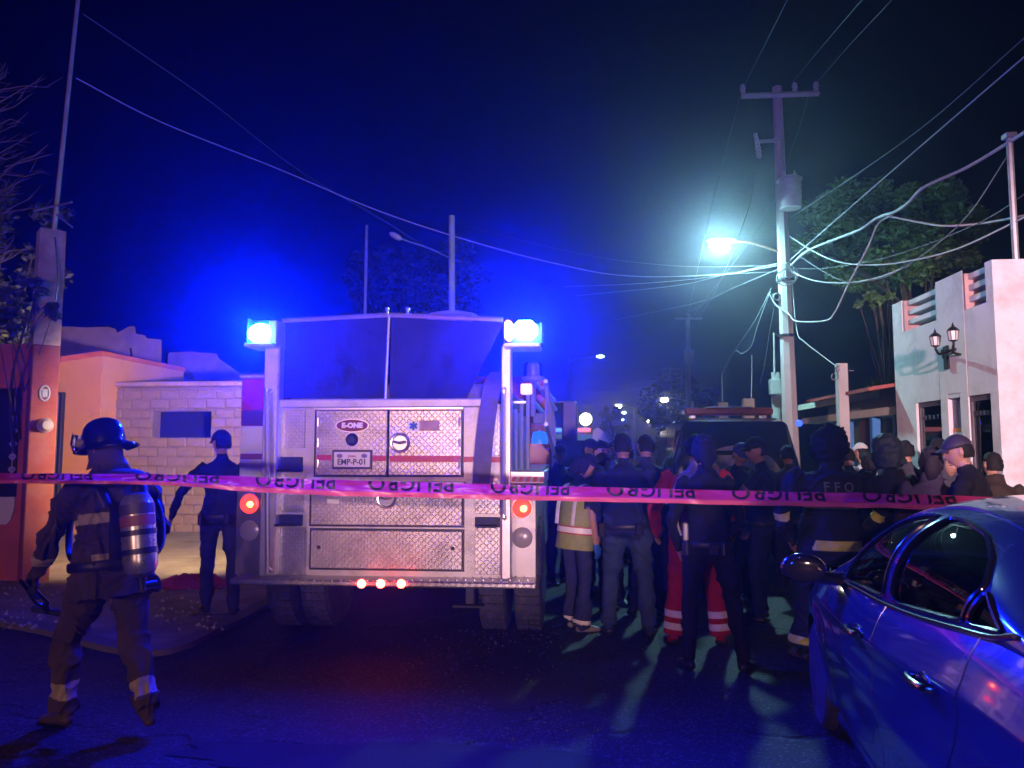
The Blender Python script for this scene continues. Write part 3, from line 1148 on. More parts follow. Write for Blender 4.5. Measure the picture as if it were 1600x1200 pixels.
# ------------------------------------------------------------------ vegetation
def leaf_cloud(clumps, per, size, seed, flat=0.6):
    """many separate leaf quads spread through clumps (centre, radius)"""
    rng = np.random.default_rng(seed)
    V, Fc = [], []
    o = 0
    for (c, rad) in clumps:
        k = per
        dirs = rng.normal(size=(k, 3))
        dirs /= np.linalg.norm(dirs, axis=1)[:, None]
        rr = rad * rng.uniform(0.25, 1.0, size=(k, 1)) ** 0.6
        pos = np.array(c) + dirs * rr * np.array([1, 1, .8])
        a = rng.normal(size=(k, 3))
        a[:, 2] *= flat
        a /= np.linalg.norm(a, axis=1)[:, None]
        b = np.cross(a, rng.normal(size=(k, 3)))
        b /= np.linalg.norm(b, axis=1)[:, None]
        s = size * rng.uniform(.6, 1.4, size=(k, 1))
        q = np.stack([pos - a * s, pos + b * s * .45, pos + a * s, pos - b * s * .45], 1)
        V.append(q.reshape(-1, 3))
        Fc.append(np.arange(o, o + 4 * k).reshape(-1, 4))
        o += 4 * k
    me = bpy.data.meshes.new('crown')
    me.from_pydata(np.concatenate(V), [], np.concatenate(Fc))
    return me


def leaf_mat(name, c, var=.4):
    m = mat(name, c, .55, var=var, vscale=1.1)
    m.node_tree.nodes['Principled BSDF'].inputs['Subsurface Weight'].default_value = 0
    return m


def tree(name, label, base, height, crown_c, crown_r, nclump, per, size, m, seed, trunk_r=.15, cat='tree', group=None, kind_crown='crown', hollow=.35):
    rng = random.Random(seed)
    t = thing(name, label, cat, group=group)
    cl = []
    for i in range(nclump):
        while True:
            v = Vector((rng.uniform(-1, 1), rng.uniform(-1, 1), rng.uniform(-1, 1)))
            if hollow < v.length < 1:
                break
        p = Vector(crown_c) + Vector((v.x * crown_r[0], v.y * crown_r[1], v.z * crown_r[2]))
        cl.append((p, rng.uniform(.16, .34) * min(crown_r)))
    me = leaf_cloud(cl, per, size, seed)
    me.materials.append(m)
    o = bpy.data.objects.new(kind_crown, me)
    COL.objects.link(o)
    o.parent = t
    tr = MB()
    top = Vector(crown_c) + Vector((0, 0, -crown_r[2] * .2))
    b = Vector(base)
    path = [b, b.lerp(top, .35) + Vector((rng.uniform(-.15, .15), 0, 0)), b.lerp(top, .7) + Vector((rng.uniform(-.2, .2), 0, 0)), top]
    tr.tube(smooth_path(path, 4), [trunk_r * (1 - .6 * i / 12) for i in range(13)], 8)
    for i in range(min(8, nclump)):
        c = cl[i][0]
        s = path[1].lerp(path[3], rng.uniform(.1, 1))
        tr.tube(smooth_path([s, s.lerp(c, .5) + Vector((0, 0, rng.uniform(-.2, .3))), c], 3), [trunk_r * .4, trunk_r * .32, trunk_r * .28, trunk_r * .22, trunk_r * .18, trunk_r * .12, trunk_r * .08], 5)
    tr.build('trunk', mat('bark', (.05, .04, .032), .95, var=.3, bump=.6, bscale=30), t)
    return t


L1 = leaf_mat('almond_leaf', (.07, .14, .03))
L2 = leaf_mat('dark_leaf', (.012, .022, .010))
L3 = leaf_mat('dusty_leaf', (.06, .065, .04))
c = P(1395, 372, 17.5)
tree('almond_tree', 'broad leafy tree behind the white house, lowest leaves lit green', cxy(1490, 17.5), 7, c, (2.0, 1.7, 1.5), 70, 210, .068, L1, 11)
c = P(1372, 466, 13.2)
cl = tree('low_branch_tree', 'small bright green leaf clump hanging just left of the white parapet', cxy(1400, 13.6), 4, c, (.34, .35, .2), 9, 60, .075, L1, 12, trunk_r=.06)
c = P(1387, 602, 13.4)
tree('garden_bush', 'light green bush showing over the red tin eave', cxy(1388, 13.6), 2, c, (.35, .4, .22), 14, 60, .06, L1, 13, trunk_r=.05, cat='bush')
c = P(1068, 655, 46)
tree('distant_round_tree', 'large round dark tree far down the street, behind the dark suv', cxy(1068, 46), 6, c, (2.5, 2.3, 2.5), 70, 90, .16, L3, 14, hollow=.2)
c = P(959, 662, 58)
tree('distant_lit_tree', 'small pale lit tree far down the street between street lamps', cxy(959, 58), 3, c, (1.1, 1, 1.5), 24, 60, .16, leaf_mat('lit_leaf', (.16, .2, .05)), 15)
c = P(655, 455, 27)
tree('roadside_tree', 'wide dark tree behind the fire engine and the bare concrete pole', cxy(650, 27), 7, c, (2.5, 2.0, 2.0), 60, 110, .13, L2, 16)
c = P(5, 410, 10.9)
tree('corner_tree', 'dark untidy tree rising behind the terracotta house', cxy(-20, 11.2), 5, c, (.95, .8, 1.35), 34, 80, .055, L3, 18, trunk_r=.1)
c = P(45, 478, 9.0)
tree('wall_shrub', 'bluish leafy shrub spilling in front of the bare meter post', cxy(30, 9.9), 3, c, (.42, .3, .34), 16, 55, .045, L3, 19, trunk_r=.03, cat='shrub')
# bare twigs of the corner tree
t = thing('bare_tree', 'bare thin-branched tree in the upper left corner', 'tree')
tw = MB()
rng = random.Random(5)
for i in range(46):
    a = P(rng.uniform(-60, 10), rng.uniform(120, 430), 10.5)
    ang = rng.uniform(-.2, 1.0)
    ln = rng.uniform(.3, .85)
    dirv = RGT * math.cos(ang) * ln + Vector((0, 0, 1)) * math.sin(ang) * ln * .7
    b = a + dirv
    mid = a.lerp(b, .5) + Vector((0, 0, rng.uniform(-.08, .08)))
    tw.tube([a, mid, b], [.010, .007, .003], 5)
    for kk in range(3):
        s = a.lerp(b, rng.uniform(.3, .9))
        e = s + RGT * rng.uniform(.05, .25) + Vector((0, 0, rng.uniform(-.05, .25)))
        tw.tube([s, e], [.005, .002], 4)
tw.build('branches', mat('pale_twig', (.2, .17, .16), .9), t)
tr = MB()
tr.tube([cxy(-60, 10.5), P(-55, 430, 10.5), P(-40, 120, 10.5)], [.12, .09, .03], 8)
tr.build('trunk', mat('bark', (.09, .07, .055), .95), t)


# ------------------------------------------------------------------ poles, lamps and wires
def crossarm(m, c, half, axis, sz=.055):
    a, b = Vector(c) - Vector(axis) * half, Vector(c) + Vector(axis) * half
    m.tube([a, b], sz, 4, up=(0, 0, 1))
    return a, b


INS = MB().lathe([(0, 0), (.03, 0), (.05, .03), (.03, .06), (.055, .085), (.035, .11), (.05, .13), (.02, .17), (0, .175)], n=12).mesh('insulator', mat('porcelain', (.5, .45, .45), .3))

D0 = 13.5
PB = cxy(1238, D0)
t = thing('utility_pole', 'tall octagonal concrete utility pole with transformer and lit street lamp arm', 'utility pole')
ptop = P(1214, 136, D0)
m = MB()
m.tube([PB, ptop], [.155, .085], 8)
m.build('shaft', M_CONC, t, smooth=False)
pc = P(1216, 152, D0)
m = MB()
a, b = crossarm(m, pc + FWD * -.1, .70, RGT + Vector((0, 0, .035)))
m.build('crossarm', mat('crossarm_steel', (.4, .37, .37), .6, var=.15), t, smooth=False)
for k_ in (-.96, .38, .93):
    q = pc + FWD * -.1 + (RGT + Vector((0, 0, .035))) * (.70 * k_)
    inst('insulator', INS, t, q + Vector((0, 0, .05)))
pl = P(1216, 222, D0)
m = MB()
m.tube([pl + FWD * -.08, P(1183, 224, D0) + FWD * -.08], .035, 4, up=(0, 0, 1))
m.build('side_arm', mat('crossarm_steel', (.4, .37, .37), .6), t, smooth=False)
m = MB()
q = P(1184, 245, D0) + FWD * -.08
m.lathe([(0, -.06), (.03, -.05), (.05, 0), (.035, .03), (.055, .06), (.035, .1), (.055, .13), (.035, .17), (.05, .2), (.03, .26), (0, .28)], q, (-.12, 0, 1), 10)
m.tube([q + Vector((-.03, 0, .24)), q + Vector((-.06, 0, .40))], [.045, .035], 8)
m.build('fuse_cutout', mat('porcelain', (.5, .45, .45), .3), t)
tr = P(1226, 308, D0) + FWD * -.26
m = MB()
m.lathe([(0, -.30), (.18, -.295), (.195, -.27), (.195, .20), (.22, .205), (.22, .235), (.16, .27), (.05, .285), (0, .285)], tr, n=24)
for k_ in (-.10, 0, .10):
    m.lathe([(.198, k_), (.206, k_ + .01), (.198, k_ + .02)], tr, n=24)
to = m.build('transformer', mat('transformer_grey', (.40, .36, .37), .55, var=.15, vscale=5), t)
for dx in (-.09, .09):
    m = MB()
    m.lathe([(.02, 0), (.035, .02), (.02, .045), (.035, .07), (.02, .1), (.01, .15), (0, .15)], tr + Vector((dx, 0, .25)), n=10)
    m.build('bushing', mat('porcelain', (.5, .45, .45), .3), to)
m = MB()
zz = P(1232, 527, D0).z
ax_ = lambda z: PB.lerp(ptop, z / ptop.z)
m.lathe([(.150, 0), (.158, .0), (.158, .05), (.15, .05)], ax_(zz), n=8)
m.build('steel_band', M_DARKMETAL, t)
m = MB()
m.lathe([(.15, 0), (.155, .0), (.155, .04), (.15, .04)], ax_(P(0, 440, D0).z), n=8)
m.build('steel_band', M_DARKMETAL, t)
# lamp arm
lm = P(1124, 383, D0)
m = MB()
m.tube(smooth_path([ax_(P(0, 396, D0).z), P(1190, 384, D0), P(1160, 377, D0), P(1140, 378, D0)], 5), .024, 8)
ao = m.build('lamp_arm', mat('rusty_arm', (.3, .16, .12), .6, var=.2), t)
m = MB()
rotl = Matrix.Rotation(YAW, 3, 'Z')
m.ell(lm + Vector((.04, 0, .085)), (.27, .15, .045), 20, 10, M=rotl)
m.build('lamp_head', mat('lamp_housing', (.4, .4, .42), .5), ao)
m = MB()
m.ell(lm + Vector((0, 0, .0)), (.18, .10, .085), 20, 10, M=rotl)
m.build('lamp_lens', emissive('street_lamp_lens', (.42, .92, 1.0), E_LAMP), ao)

# bundled coils and boxes on the pole
m = MB()
for k_ in range(5):
    c0 = ax_(P(0, 425 + k_ * 3, D0).z) + FWD * -.16 + RGT * random.uniform(-.05, .08)
    m.tube([c0 + RGT * (.09 + .02 * k_) * math.cos(q) + Vector((0, 0, .14 * math.sin(q))) + FWD * .02 * math.sin(q * 2) for q in np.linspace(0, 6.283, 20)], .009, 5)
c0 = P(1213, 464, D0)
for k_ in range(3):
    m.tube([c0 + RGT * .06 * math.cos(q) + Vector((0, 0, .06 * math.sin(q))) + FWD * -.02 * k_ for q in np.linspace(0, 6.283, 16)], .012, 5)
m.build('cable_coil', M_CABLE, t)


def wire(label, pts, rad=.009, sag=None, m=M_CABLE, nm='cable'):
    """pts: (px, py, distance) along the cable"""
    pp = [P(*p) if not isinstance(p, Vector) else p for p in pts]
    if sag is not None:
        path = catenary(pp[0], pp[-1], sag, 30)
    else:
        path = smooth_path(pp, 8)
    b = MB()
    b.tube(path, rad * .8, 6)
    return b.build(nm, m, label=label, cat='cable', group='overhead cables')


wire('thin cable from the left conduit descending past the bare pole to the lamp pole', [(119, 122, 9.35), (250, 190, 10.2), (430, 262, 11.5), (580, 325, 12.5), (706, 368, 13), (860, 410, 13.3), (1000, 432, 13.4), (1226, 424, D0)], .011)
wire('faint upper cable sloping down from the left conduit', [(130, 22, 9.35), (230, 90, 10.5), (330, 160, 12), (470, 268, 15), (600, 345, 18), (707, 404, 20), (880, 456, 26), (930, 475, 34)], .010, m=M_CABLEDARK)
wire('dim line from the left conduit to the far side of the street', [(707, 348, 20), (900, 395, 18), (1050, 415, 16), (1222, 415, D0)], .008, m=M_CABLEDARK)
wire('taut cable reaching left from the lamp pole, uppermost', [(880, 448, 20), (1000, 443, 17), (1115, 432, 15), (1222, 410, D0)], .010)
wire('taut cable reaching left from the lamp pole, second', [(900, 462, 22), (1050, 447, 17), (1130, 430, 15), (1222, 414, D0)], .010)
wire('cable falling left from the lamp pole towards the distance', [(960, 500, 34), (1080, 475, 20), (1150, 448, 16), (1222, 418, D0)], .010)
wire('thin cable falling steeply left from the lamp pole', [(1000, 530, 38), (1090, 480, 20), (1150, 448, 16), (1224, 416, D0)], .007, m=M_CABLEDARK)
wire('straight cable climbing right from the lamp pole to the top right', [(1230, 410, D0), (1400, 262, 10.5), (1620, 72, 8)], .012)
wire('fine cable climbing right from behind the transformer', [(1235, 340, D0), (1330, 278, 11.5), (1450, 192, 9.8), (1620, 42, 8)], .009, m=M_CABLEDARK)
wire('thick twisted bundle climbing from the lamp pole to the roof mast', [(1232, 418, D0), (1262, 392, 12.8), (1310, 372, 12), (1345, 358, 11.3), (1372, 340, 10.9), (1400, 330, 10.4), (1420, 316, 10), (1445, 292, 9.6), (1510, 262, 9), (1577, 222, 8.35), (1625, 190, 7.8)], .026)
wire('pale loop branching off the twisted bundle towards the right edge', [(1385, 338, 10.6), (1395, 339, 10.5), (1440, 348, 10), (1480, 353, 9.5), (1540, 348, 9), (1620, 333, 8)], .017)
wire('striped spiral cable sagging from lamp pole to right edge', [(1232, 368, D0), (1270, 392, 12.6), (1310, 409, 11.8), (1360, 414, 11), (1420, 408, 10.2), (1500, 387, 9.3), (1620, 330, 8)], .014)
wire('lower cable sagging under the tree from the lamp pole', [(1232, 422, D0), (1270, 438, 12.6), (1320, 442, 11.8), (1370, 434, 11), (1420, 415, 10.4)], .014)
wire('second lower cable crossing beneath the tree', [(1252, 402, 13), (1280, 420, 12.3), (1310, 436, 11.8), (1340, 441, 11.4), (1400, 425, 10.6), (1500, 350, 9.3), (1577, 240, 8.35)], .010, m=M_CABLEDARK)
wire('deep loose loop hanging from pole bracket up to the bundle', [(1202, 458, D0), (1212, 476, 13.4), (1232, 490, 13.1), (1245, 502, 12.9), (1290, 501, 12.2), (1305, 487, 11.9), (1325, 445, 11.5), (1355, 388, 11), (1372, 350, 10.8), (1392, 337, 10.5)], .016)
wire('cable running level from the pole coil to the right', [(1236, 420, D0), (1300, 418, 12), (1400, 398, 10.5), (1530, 348, 9), (1620, 290, 8)], .007, m=M_CABLEDARK)
wire('service wire dropping from lamp pole to the service post', [(1236, 425, D0), (1245, 515, 13.2), (1256, 533, 12.8), (1285, 556, 12.2), (1309, 574, 11.5)], .010)
wire('loose wire hanging from lamp pole down to the far conduits', [(1205, 450, D0), (1180, 500, 15), (1150, 545, 18), (1128, 585, 20)], .012)
wire('looped wire beside the loose hanging wire', [(1204, 455, D0), (1185, 505, 14), (1174, 540, 15), (1160, 552, 15.5), (1146, 550, 16), (1128, 582, 20)], .010)
wire('thin wire dropping from the pole towards the crowd', [(1212, 470, D0), (1204, 510, 14), (1196, 560, 15), (1188, 598, 16)], .008, m=M_CABLEDARK)
wire('high line running from left insulator out of the top of frame', [(1161, 138, D0), (1200, 60, 11), (1260, -60, 9)], .007, m=M_CABLEDARK)
wire('high line running from middle insulator out of the top of frame', [(1236, 132, D0), (1290, 66, 11), (1390, -50, 9)], .007, m=M_CABLEDARK)
wire('high line running from right insulator out of the top of frame', [(1276, 130, D0), (1330, 68, 11), (1440, -50, 9)], .007, m=M_CABLEDARK)
wire('high line running away from the left insulator down the street', [(1159, 140, D0), (1138, 220, 18), (1110, 330, 28), (1075, 492, 42)], .008, m=M_CABLEDARK)
wire('high line running away from the right insulator down the street', [(1266, 140, D0), (1240, 225, 18), (1190, 350, 28), (1084, 492, 42)], .008, m=M_CABLEDARK)
wire('lower thin line from fuse cutout down the street', [(1184, 252, D0), (1165, 340, 18), (1120, 450, 30), (1075, 530, 42)], .008, m=M_CABLEDARK)
wire('far street line low across the end of the road, upper', [(892, 612, 70), (960, 612, 60), (1020, 602, 50), (1060, 590, 44)], .018)
wire('far street line low across the end of the road, lower', [(892, 634, 70), (970, 628, 60), (1020, 614, 50), (1070, 596, 44)], .018)
b = MB()
b.tube([P(910, 579, 40), P(945, 581, 40), P(970, 583, 40)], [.012, .03, .008], 6)
b.build('cable', M_CABLE, label='short bright stretch of cable caught by the light in mid air', cat='cable', group='overhead cables')


def simple_pole(label, px, py0, py1, d, rad, lean=0, name='utility_pole', arms=(), transformer=None, m=M_CONC, cat='utility pole'):
    t = thing(name, label, cat)
    b = cxy(px, d)
    tp = P(px + lean, py1, d)
    q = MB()
    q.tube([b, tp], [rad, rad * .8], 10)
    q.build('shaft', m, t)
    for (py, hw) in arms:
        q = MB()
        crossarm(q, P(px + lean, py, d) + FWD * -.1, hw, RGT, .06)
        q.build('crossarm', m, t, smooth=False)
    if transformer:
        q = MB()
        c0 = P(px, transformer, d) + FWD * -.3
        q.lathe([(0, -.4), (.26, -.4), (.28, .3), (.3, .32), (0, .4)], c0)
        q.build('transformer', m, t)
    return t


t = simple_pole('bare round concrete pole rising behind the fire engine', 707, 490, 337, 20, .10, -1)
hd = P(618, 369, 19.6)
q = MB()
q.tube(smooth_path([P(705, 404, 20), P(670, 388, 19.8), P(640, 378, 19.7), P(628, 373, 19.6)], 4), .02, 6)
ao = q.build('lamp_arm', M_STEELPOLE, t)
q = MB()
q.ell(hd, (.19, .12, .08), 16, 10, M=Matrix.Rotation(R(28), 3, 'Y'))
q.build('lamp_head', mat('unlit_lamp_head', (.6, .5, .52), .4), ao)
simple_pole('slim steel pole left of the bare concrete pole', 566, 490, 352, 22, .055, 7, name='conduit_pole', m=M_STEELPOLE, cat='pole')
simple_pole('distant utility pole with crossarm and transformer down the street', 1075, 640, 490, 42, .16, 0, arms=((498, .75),), transformer=557)
simple_pole('farthest utility pole with two thin crossarms', 1047, 640, 572, 75, .13, 0, arms=((577, .95), (584, .8)))
simple_pole('thin conduit post behind the roof of the suv, left one', 1130, 640, 585, 21, .02, -2, name='conduit_pole', m=M_STEELPOLE, cat='pole')
simple_pole('thin leaning conduit post behind the roof of the suv, middle one', 1169, 640, 555, 19, .02, 6, name='conduit_pole', m=M_STEELPOLE, cat='pole')
t = simple_pole('stout concrete service post with box just left of the lamp pole', 1213, 650, 582, 15.5, .11, -1, name='service_post', cat='post')
q = MB()
a = P(1211, 600, 15.3)
q.box(a - Vector((.11, .08, .22)), a + Vector((.11, .08, .1)), bev=.02)
q.tube([P(1210, 582, 15.4), P(1209, 520, 15.4)], .02, 6)
q.build('meter_box', M_CONC, t)
for px_ in (1130, 1171):
    q = MB()
    a = cxy(px_, 20 if px_ < 1150 else 18.4)
    q.box((a.x - .13, a.y - .13, 0), (a.x + .13, a.y + .13, P(px_, 629, 20).z), bev=.02)
    q.build('gate_post', mat('brick_red_post', (.35, .16, .13), .8), label='short reddish gate post beyond the suv, %s' % ('left of two' if px_ < 1150 else 'right of two'), cat='post')


def far_lamp(label, px, py, d, s, strength, col=(1, .95, .85), pole=True, group=None):
    t = thing('street_lamp', label, 'street lamp', group='far street lamps')
    c0 = P(px, py, d)
    q = MB()
    q.ell(c0, (s * 1.3, s * .8, s * .7), 12, 8)
    q.build('lamp_lens', emissive('far_lamp_%d' % px, col, strength), t)
    q = MB()
    q.ell(c0 + Vector((0, 0, s * .9)), (s * 1.6, s, s * .4), 12, 6)
    q.build('lamp_head', M_STEELPOLE, t)
    if pole:
        q = MB()
        b = Vector((c0.x + (1.6 if pole > 0 else -1.6), c0.y, 0))
        q.tube([b, (b.x, b.y, c0.z - .15)], .07, 8)
        q.tube(smooth_path([(b.x, b.y, c0.z - .16), c0.lerp(Vector((b.x, b.y, c0.z + .1)), .5), c0 + Vector((0, 0, s))], 4), .035, 6)
        q.build('pole', M_STEELPOLE, t)
    return t


far_lamp('white far street lamp, brightest in the row down the road', 966, 635, 80, .26, 60, (1, .95, .8), 1)
far_lamp('small far street lamp left of the row of three', 962, 645, 120, .18, 30, (.7, 1, 1), 1)
far_lamp('small far street lamp right of the row of three', 975, 645, 110, .22, 30, (.7, 1, 1), 1)
far_lamp('tiny far street lamp lowest in the row', 973, 656, 135, .16, 25, (.7, 1, 1), 1)
far_lamp('warm street lamp before the round tree, low', 1015, 658, 75, .26, 45, (1, .93, .7), 1)
far_lamp('white street lamp in front of the round tree, high', 1038, 625, 44, .17, 40, (.9, .95, 1), 1)
t = thing('street_lamp', 'tall thin far street lamp pole right of the fire engine mirror', 'street lamp', group='far street lamps')
q = MB()
q.tube([cxy(888, 68), P(888, 560, 68)], [.13, .09], 8)
q.build('pole', M_STEELPOLE, t)
q = MB()
q.tube(smooth_path([P(888, 566, 68), P(905, 560, 68), P(932, 557, 68)], 4), .05, 6)
q.build('lamp_arm', M_STEELPOLE, t)
q = MB()
q.ell(P(938, 557, 68), (.36, .2, .13), 12, 8)
q.build('lamp_lens', emissive('far_lamp_high', (.6, 1, 1), 12), t)

# ------------------------------------------------------------------ fire engine
TR = cxy(600, 6.25)
truck = thing('fire_engine', 'fire engine seen from behind, bright tread plate rear and two blue beacons', 'fire engine', (TR.x, TR.y, 0))


def T(px, py, off=0.0):
    q = PY(px, py, TR.y + off)
    return q.x - TR.x, q.z


def Tx(px, off=0.0, py=750):
    return T(px, py, off)[0]


def Tz(py, off=0.0, px=600):
    return T(px, py, off)[1]


def rect(px0, py0, px1, py1, y0, y1, off=None):
    off = y0 if off is None else off
    xa, za = T(px0, py0, off)
    xb, zb = T(px1, py1, off)
    xa2, _ = T(px0, py1, off)
    return (min(xa, xb), y0, min(za, zb)), (max(xa, xb), y1, max(za, zb))


YB = 0.22           # rear body face
m = MB()
a, b = rect(358, 904, 838, 921, 0.0, 0.42)
m.box(a, b, bev=.012)
m.build('rear_step', M_TREAD, truck)
ZST = b[2]
M_REDL = emissive('red_marker_lens', (1.0, .035, .022), 45)
for px in (565, 595, 627):
    q = MB()
    x, z = T(px, 912)
    q.lathe([(0, .03), (.026, .027), (.034, .012), (.036, 0.0), (0, 0)], (x, -.001, z), (0, -1, 0), 16)
    q.build('marker_light', M_REDL, truck)
# bodywork core
m = MB()
xl, xr = Tx(428, YB), Tx(786, YB)
m.box((xl, YB, .55), (xr, 3.7, Tz(632, YB)))
m.build('rear_body', M_ALUP, truck, smooth=False)
zc = Tz(590, .3)
for (pa, pb) in ((373, 427), (787, 833)):
    m = MB()
    xa, xb = Tx(pa, .3), Tx(pb, .3)
    zm = Tz(665, .3)
    ztop = zc if pa < 500 else Tz(738, .3)
    m.box((xa, .3, .56), (xb, 3.7, min(zm, ztop)), 0, bev=.01)
    if ztop > zm:
        m.box((xa, .3, zm + .001), (xb, 3.7, ztop), 1, bev=.01)
    m.build('side_body', [M_WHITEP, M_REDP], truck)
m = MB()
xa, xb = Tx(370, .3), Tx(413, .3)
m.box((xa, .28, zc + .002), (xb, 3.7, zc + .035), bev=.01)
m.build('side_cap', M_ALU, truck)
m = MB()
xa, xb = Tx(374, .29), Tx(411, .29)
m.box((xa, .292, Tz(718, .29)), (xb, .299, Tz(709, .29)))
m.build('stripe', mat('grey_violet_stripe', (.2, .05, .07), .4), truck)
m = MB()
m.box((xa, .292, Tz(664, .29)), (xb, .299, Tz(640, .29)))
m.build('stripe', mat('dark_stripe', (.06, .012, .02), .4), truck)
# right side top box with chevron band
m = MB()
a, b = rect(797, 736, 851, 756, .12, .9)
m.box(a, b, bev=.008)
m.build('side_locker', M_ALU, truck)
m = MB()
for i in range(9):
    x0 = a[0] + .01 + i * (b[0] - a[0] - .02) / 9
    wdt = (b[0] - a[0] - .02) / 9
    z0, z1 = Tz(752, .12), Tz(744, .12)
    m.prism([(x0, .118, z0), (x0 + wdt, .118, z0), (x0 + wdt + .012, .118, z1), (x0 + .012, .118, z1)], (0, -.003, 0), i % 2)
m.build('chevron_band', [mat('chevron_orange', (.8, .22, .1), .4), mat('chevron_white', (.8, .75, .7), .4)], truck)

# corner posts, grab rails
for pa, pb, py0, py1 in ((413, 428, 540, 902), (783, 799, 540, 902)):
    m = MB()
    a, b = rect(pa, py0, pb, py1, .12, .24)
    m.box((a[0], .12, ZST), (b[0], .24, b[2]), bev=.012)
    m.build('corner_post', M_ALU, truck)
for px, py0, py1 in ((417, 612, 890), (787, 610, 808)):
    q = MB()
    x0, z0 = T(px, py1, .03)
    x1, z1 = T(px, py0, .03)
    q.tube(smooth_path([(x0, .12, z0 - .02), (x0, .035, z0 + .02), (x0, .03, z0 + .08), (x1, .03, z1 - .08), (x1, .035, z1 - .02), (x1, .12, z1 + .02)], 4), .017, 10)
    q.build('grab_rail', M_CHROME, truck)
for px, py0, py1 in ((815, 625, 736), (825, 618, 736), (806, 640, 736)):
    q = MB()
    x, z = T(px, py1, .35)
    q.tube([(x, .35, z - .02), (x, .35, Tz(py0, .35))], .016, 8)
    q.build('side_rail', M_CHROME, truck)
q = MB()
x0, z0 = T(806, 629, .35)
q.box((x0 - .02, .32, z0 - .012), (x0 + .09, .38, z0 + .014), bev=.006)
q.build('rail_bracket', M_CHROME, truck)
q = MB()
a, b = rect(813, 599, 831, 616, .33, .40)
q.box(a, b, bev=.01)
q.build('amber_light', emissive('amber_lens', (1.0, .55, .3), 1.6), truck)
# round beacon on its post further forward
q = MB()
x, z = T(833, 590, 2.4)
q.tube([(x, 2.4, 2.0), (x, 2.4, z - .02)], .03, 8)
q.lathe([(0, -.03), (.12, -.03), (.13, 0), (.085, .012), (.07, .02), (.065, .13), (.05, .16), (0, .165)], (x, 2.4, z), n=18)
q.build('beacon_mount', M_ALU, truck)
q = MB()
q.lathe([(0, .02), (.11, .02), (.105, .15), (.08, .17), (0, .172)], (x, 2.4, z), n=18)
q.build('beacon_dome', glass_mat('clear_dome', (.85, .85, .95), .3), truck)

# left and right inset tread panels and footholds
for (x0, y0, x1, y1) in ((438, 641, 476, 700), (438, 742, 476, 800), (753, 640, 781, 712), (742, 745, 781, 803), (742, 822, 781, 898), (432, 824, 478, 898)):
    q = MB()
    a, b = rect(x0, y0, x1, y1, YB - .012, YB - .001)
    q.box(a, b, bev=.003)
    q.build('tread_panel', M_TREAD, truck)
for (x0, y0, x1, y1) in ((434, 714, 472, 737), (430, 804, 472, 822), (742, 808, 781, 824)):
    q = MB()
    a, b = rect(x0, y0, x1, y1, YB - .02, YB - .001)
    q.box(a, b, bev=.004)
    q.box((a[0] + .02, YB - .10, a[2] + .002), (b[0] - .02, YB - .021, a[2] + .02), bev=.004)
    q.build('foothold', M_DARKMETAL, truck)
# upper double doors, lower flaps
doors = [((494, 641, 604, 743), 'Upper'), ((608, 641, 721, 743), 'U2'), ((486, 762, 722, 822), 'L1'), ((486, 828, 722, 891), 'L2')]
dobj = []
for (x0, y0, x1, y1), _ in doors:
    q = MB()
    a, b = rect(x0, y0, x1, y1, YB - .03, YB - .002)
    q.box(a, b, bev=.006)
    o = q.build('compartment_door', M_TREAD, truck)
    q = MB()
    e = .014
    for (c, d_) in (((a[0] - e, a[2] - e), (b[0] + e, a[2] - .002)), ((a[0] - e, b[2] + .002), (b[0] + e, b[2] + e)), ((a[0] - e, a[2]), (a[0] - .003, b[2])), ((b[0] + .003, a[2]), (b[0] + e, b[2]))):
        q.box((c[0], YB - .02, c[1]), (d_[0], YB - .0015, d_[1]))
    q.build('door_seal', M_BLACK, o, smooth=False)
    dobj.append(o)
q = MB()
a, b = rect(437, 624, 757, 636, YB - .05, YB - .001)
q.box(a, b, bev=.01)
q.build('top_rail', M_ALUP, truck)
q = MB()
a, b = rect(490, 636.5, 724, 640, YB - .055, YB - .031)
q.box(a, b, bev=.005)
q.build('drip_rail', M_CHROME, truck)
q = MB()
a, b = rect(482, 752, 726, 759, YB - .05, YB - .001)
q.box(a, b, bev=.006)
q.build('mid_rail', M_ALU, truck)
for i, (px, py) in enumerate(((625, 692), (604, 779))):
    q = MB()
    x, z = T(px, py, YB - .03)
    q.lathe([(.0, .0), (.082, 0), (.086, .008), (.078, .016), (.066, .012), (.058, -.004), (.02, -.008), (0, -.008)], (x, YB - .032, z), (0, -1, 0), 28)
    q.tube([(x - .05, YB - .045, z + .01), (x, YB - .06, z), (x + .05, YB - .045, z + .01)], .012, 8)
    q.build('door_latch', M_CHROME, dobj[1] if i == 0 else dobj[2])
q = MB()
x, z = T(550, 687, YB - .03)
q.lathe([(0, .03), (.03, .03), (.05, .015), (.054, 0), (0, 0)], (x, YB - .031, z), (0, -1, 0), 20)
q.build('rear_camera', M_BLACK, dobj[0])
q = MB()
a, b = rect(511, 780, 530, 787, YB - .036, YB - .03)
q.box(a, b, bev=.002, rot=Matrix.Rotation(R(3), 3, 'Y'))
q.build('white_sticker', mat('white_sticker', (.75, .74, .72), .5), dobj[2])
for px, py in ((498, 855), (707, 857)):
    q = MB()
    x, z = T(px, py, YB - .03)
    q.lathe([(0, .012), (.014, .012), (.016, 0), (0, 0)], (x, YB - .031, z), (0, -1, 0), 12)
    q.build('bolt', M_DARKMETAL, dobj[3])
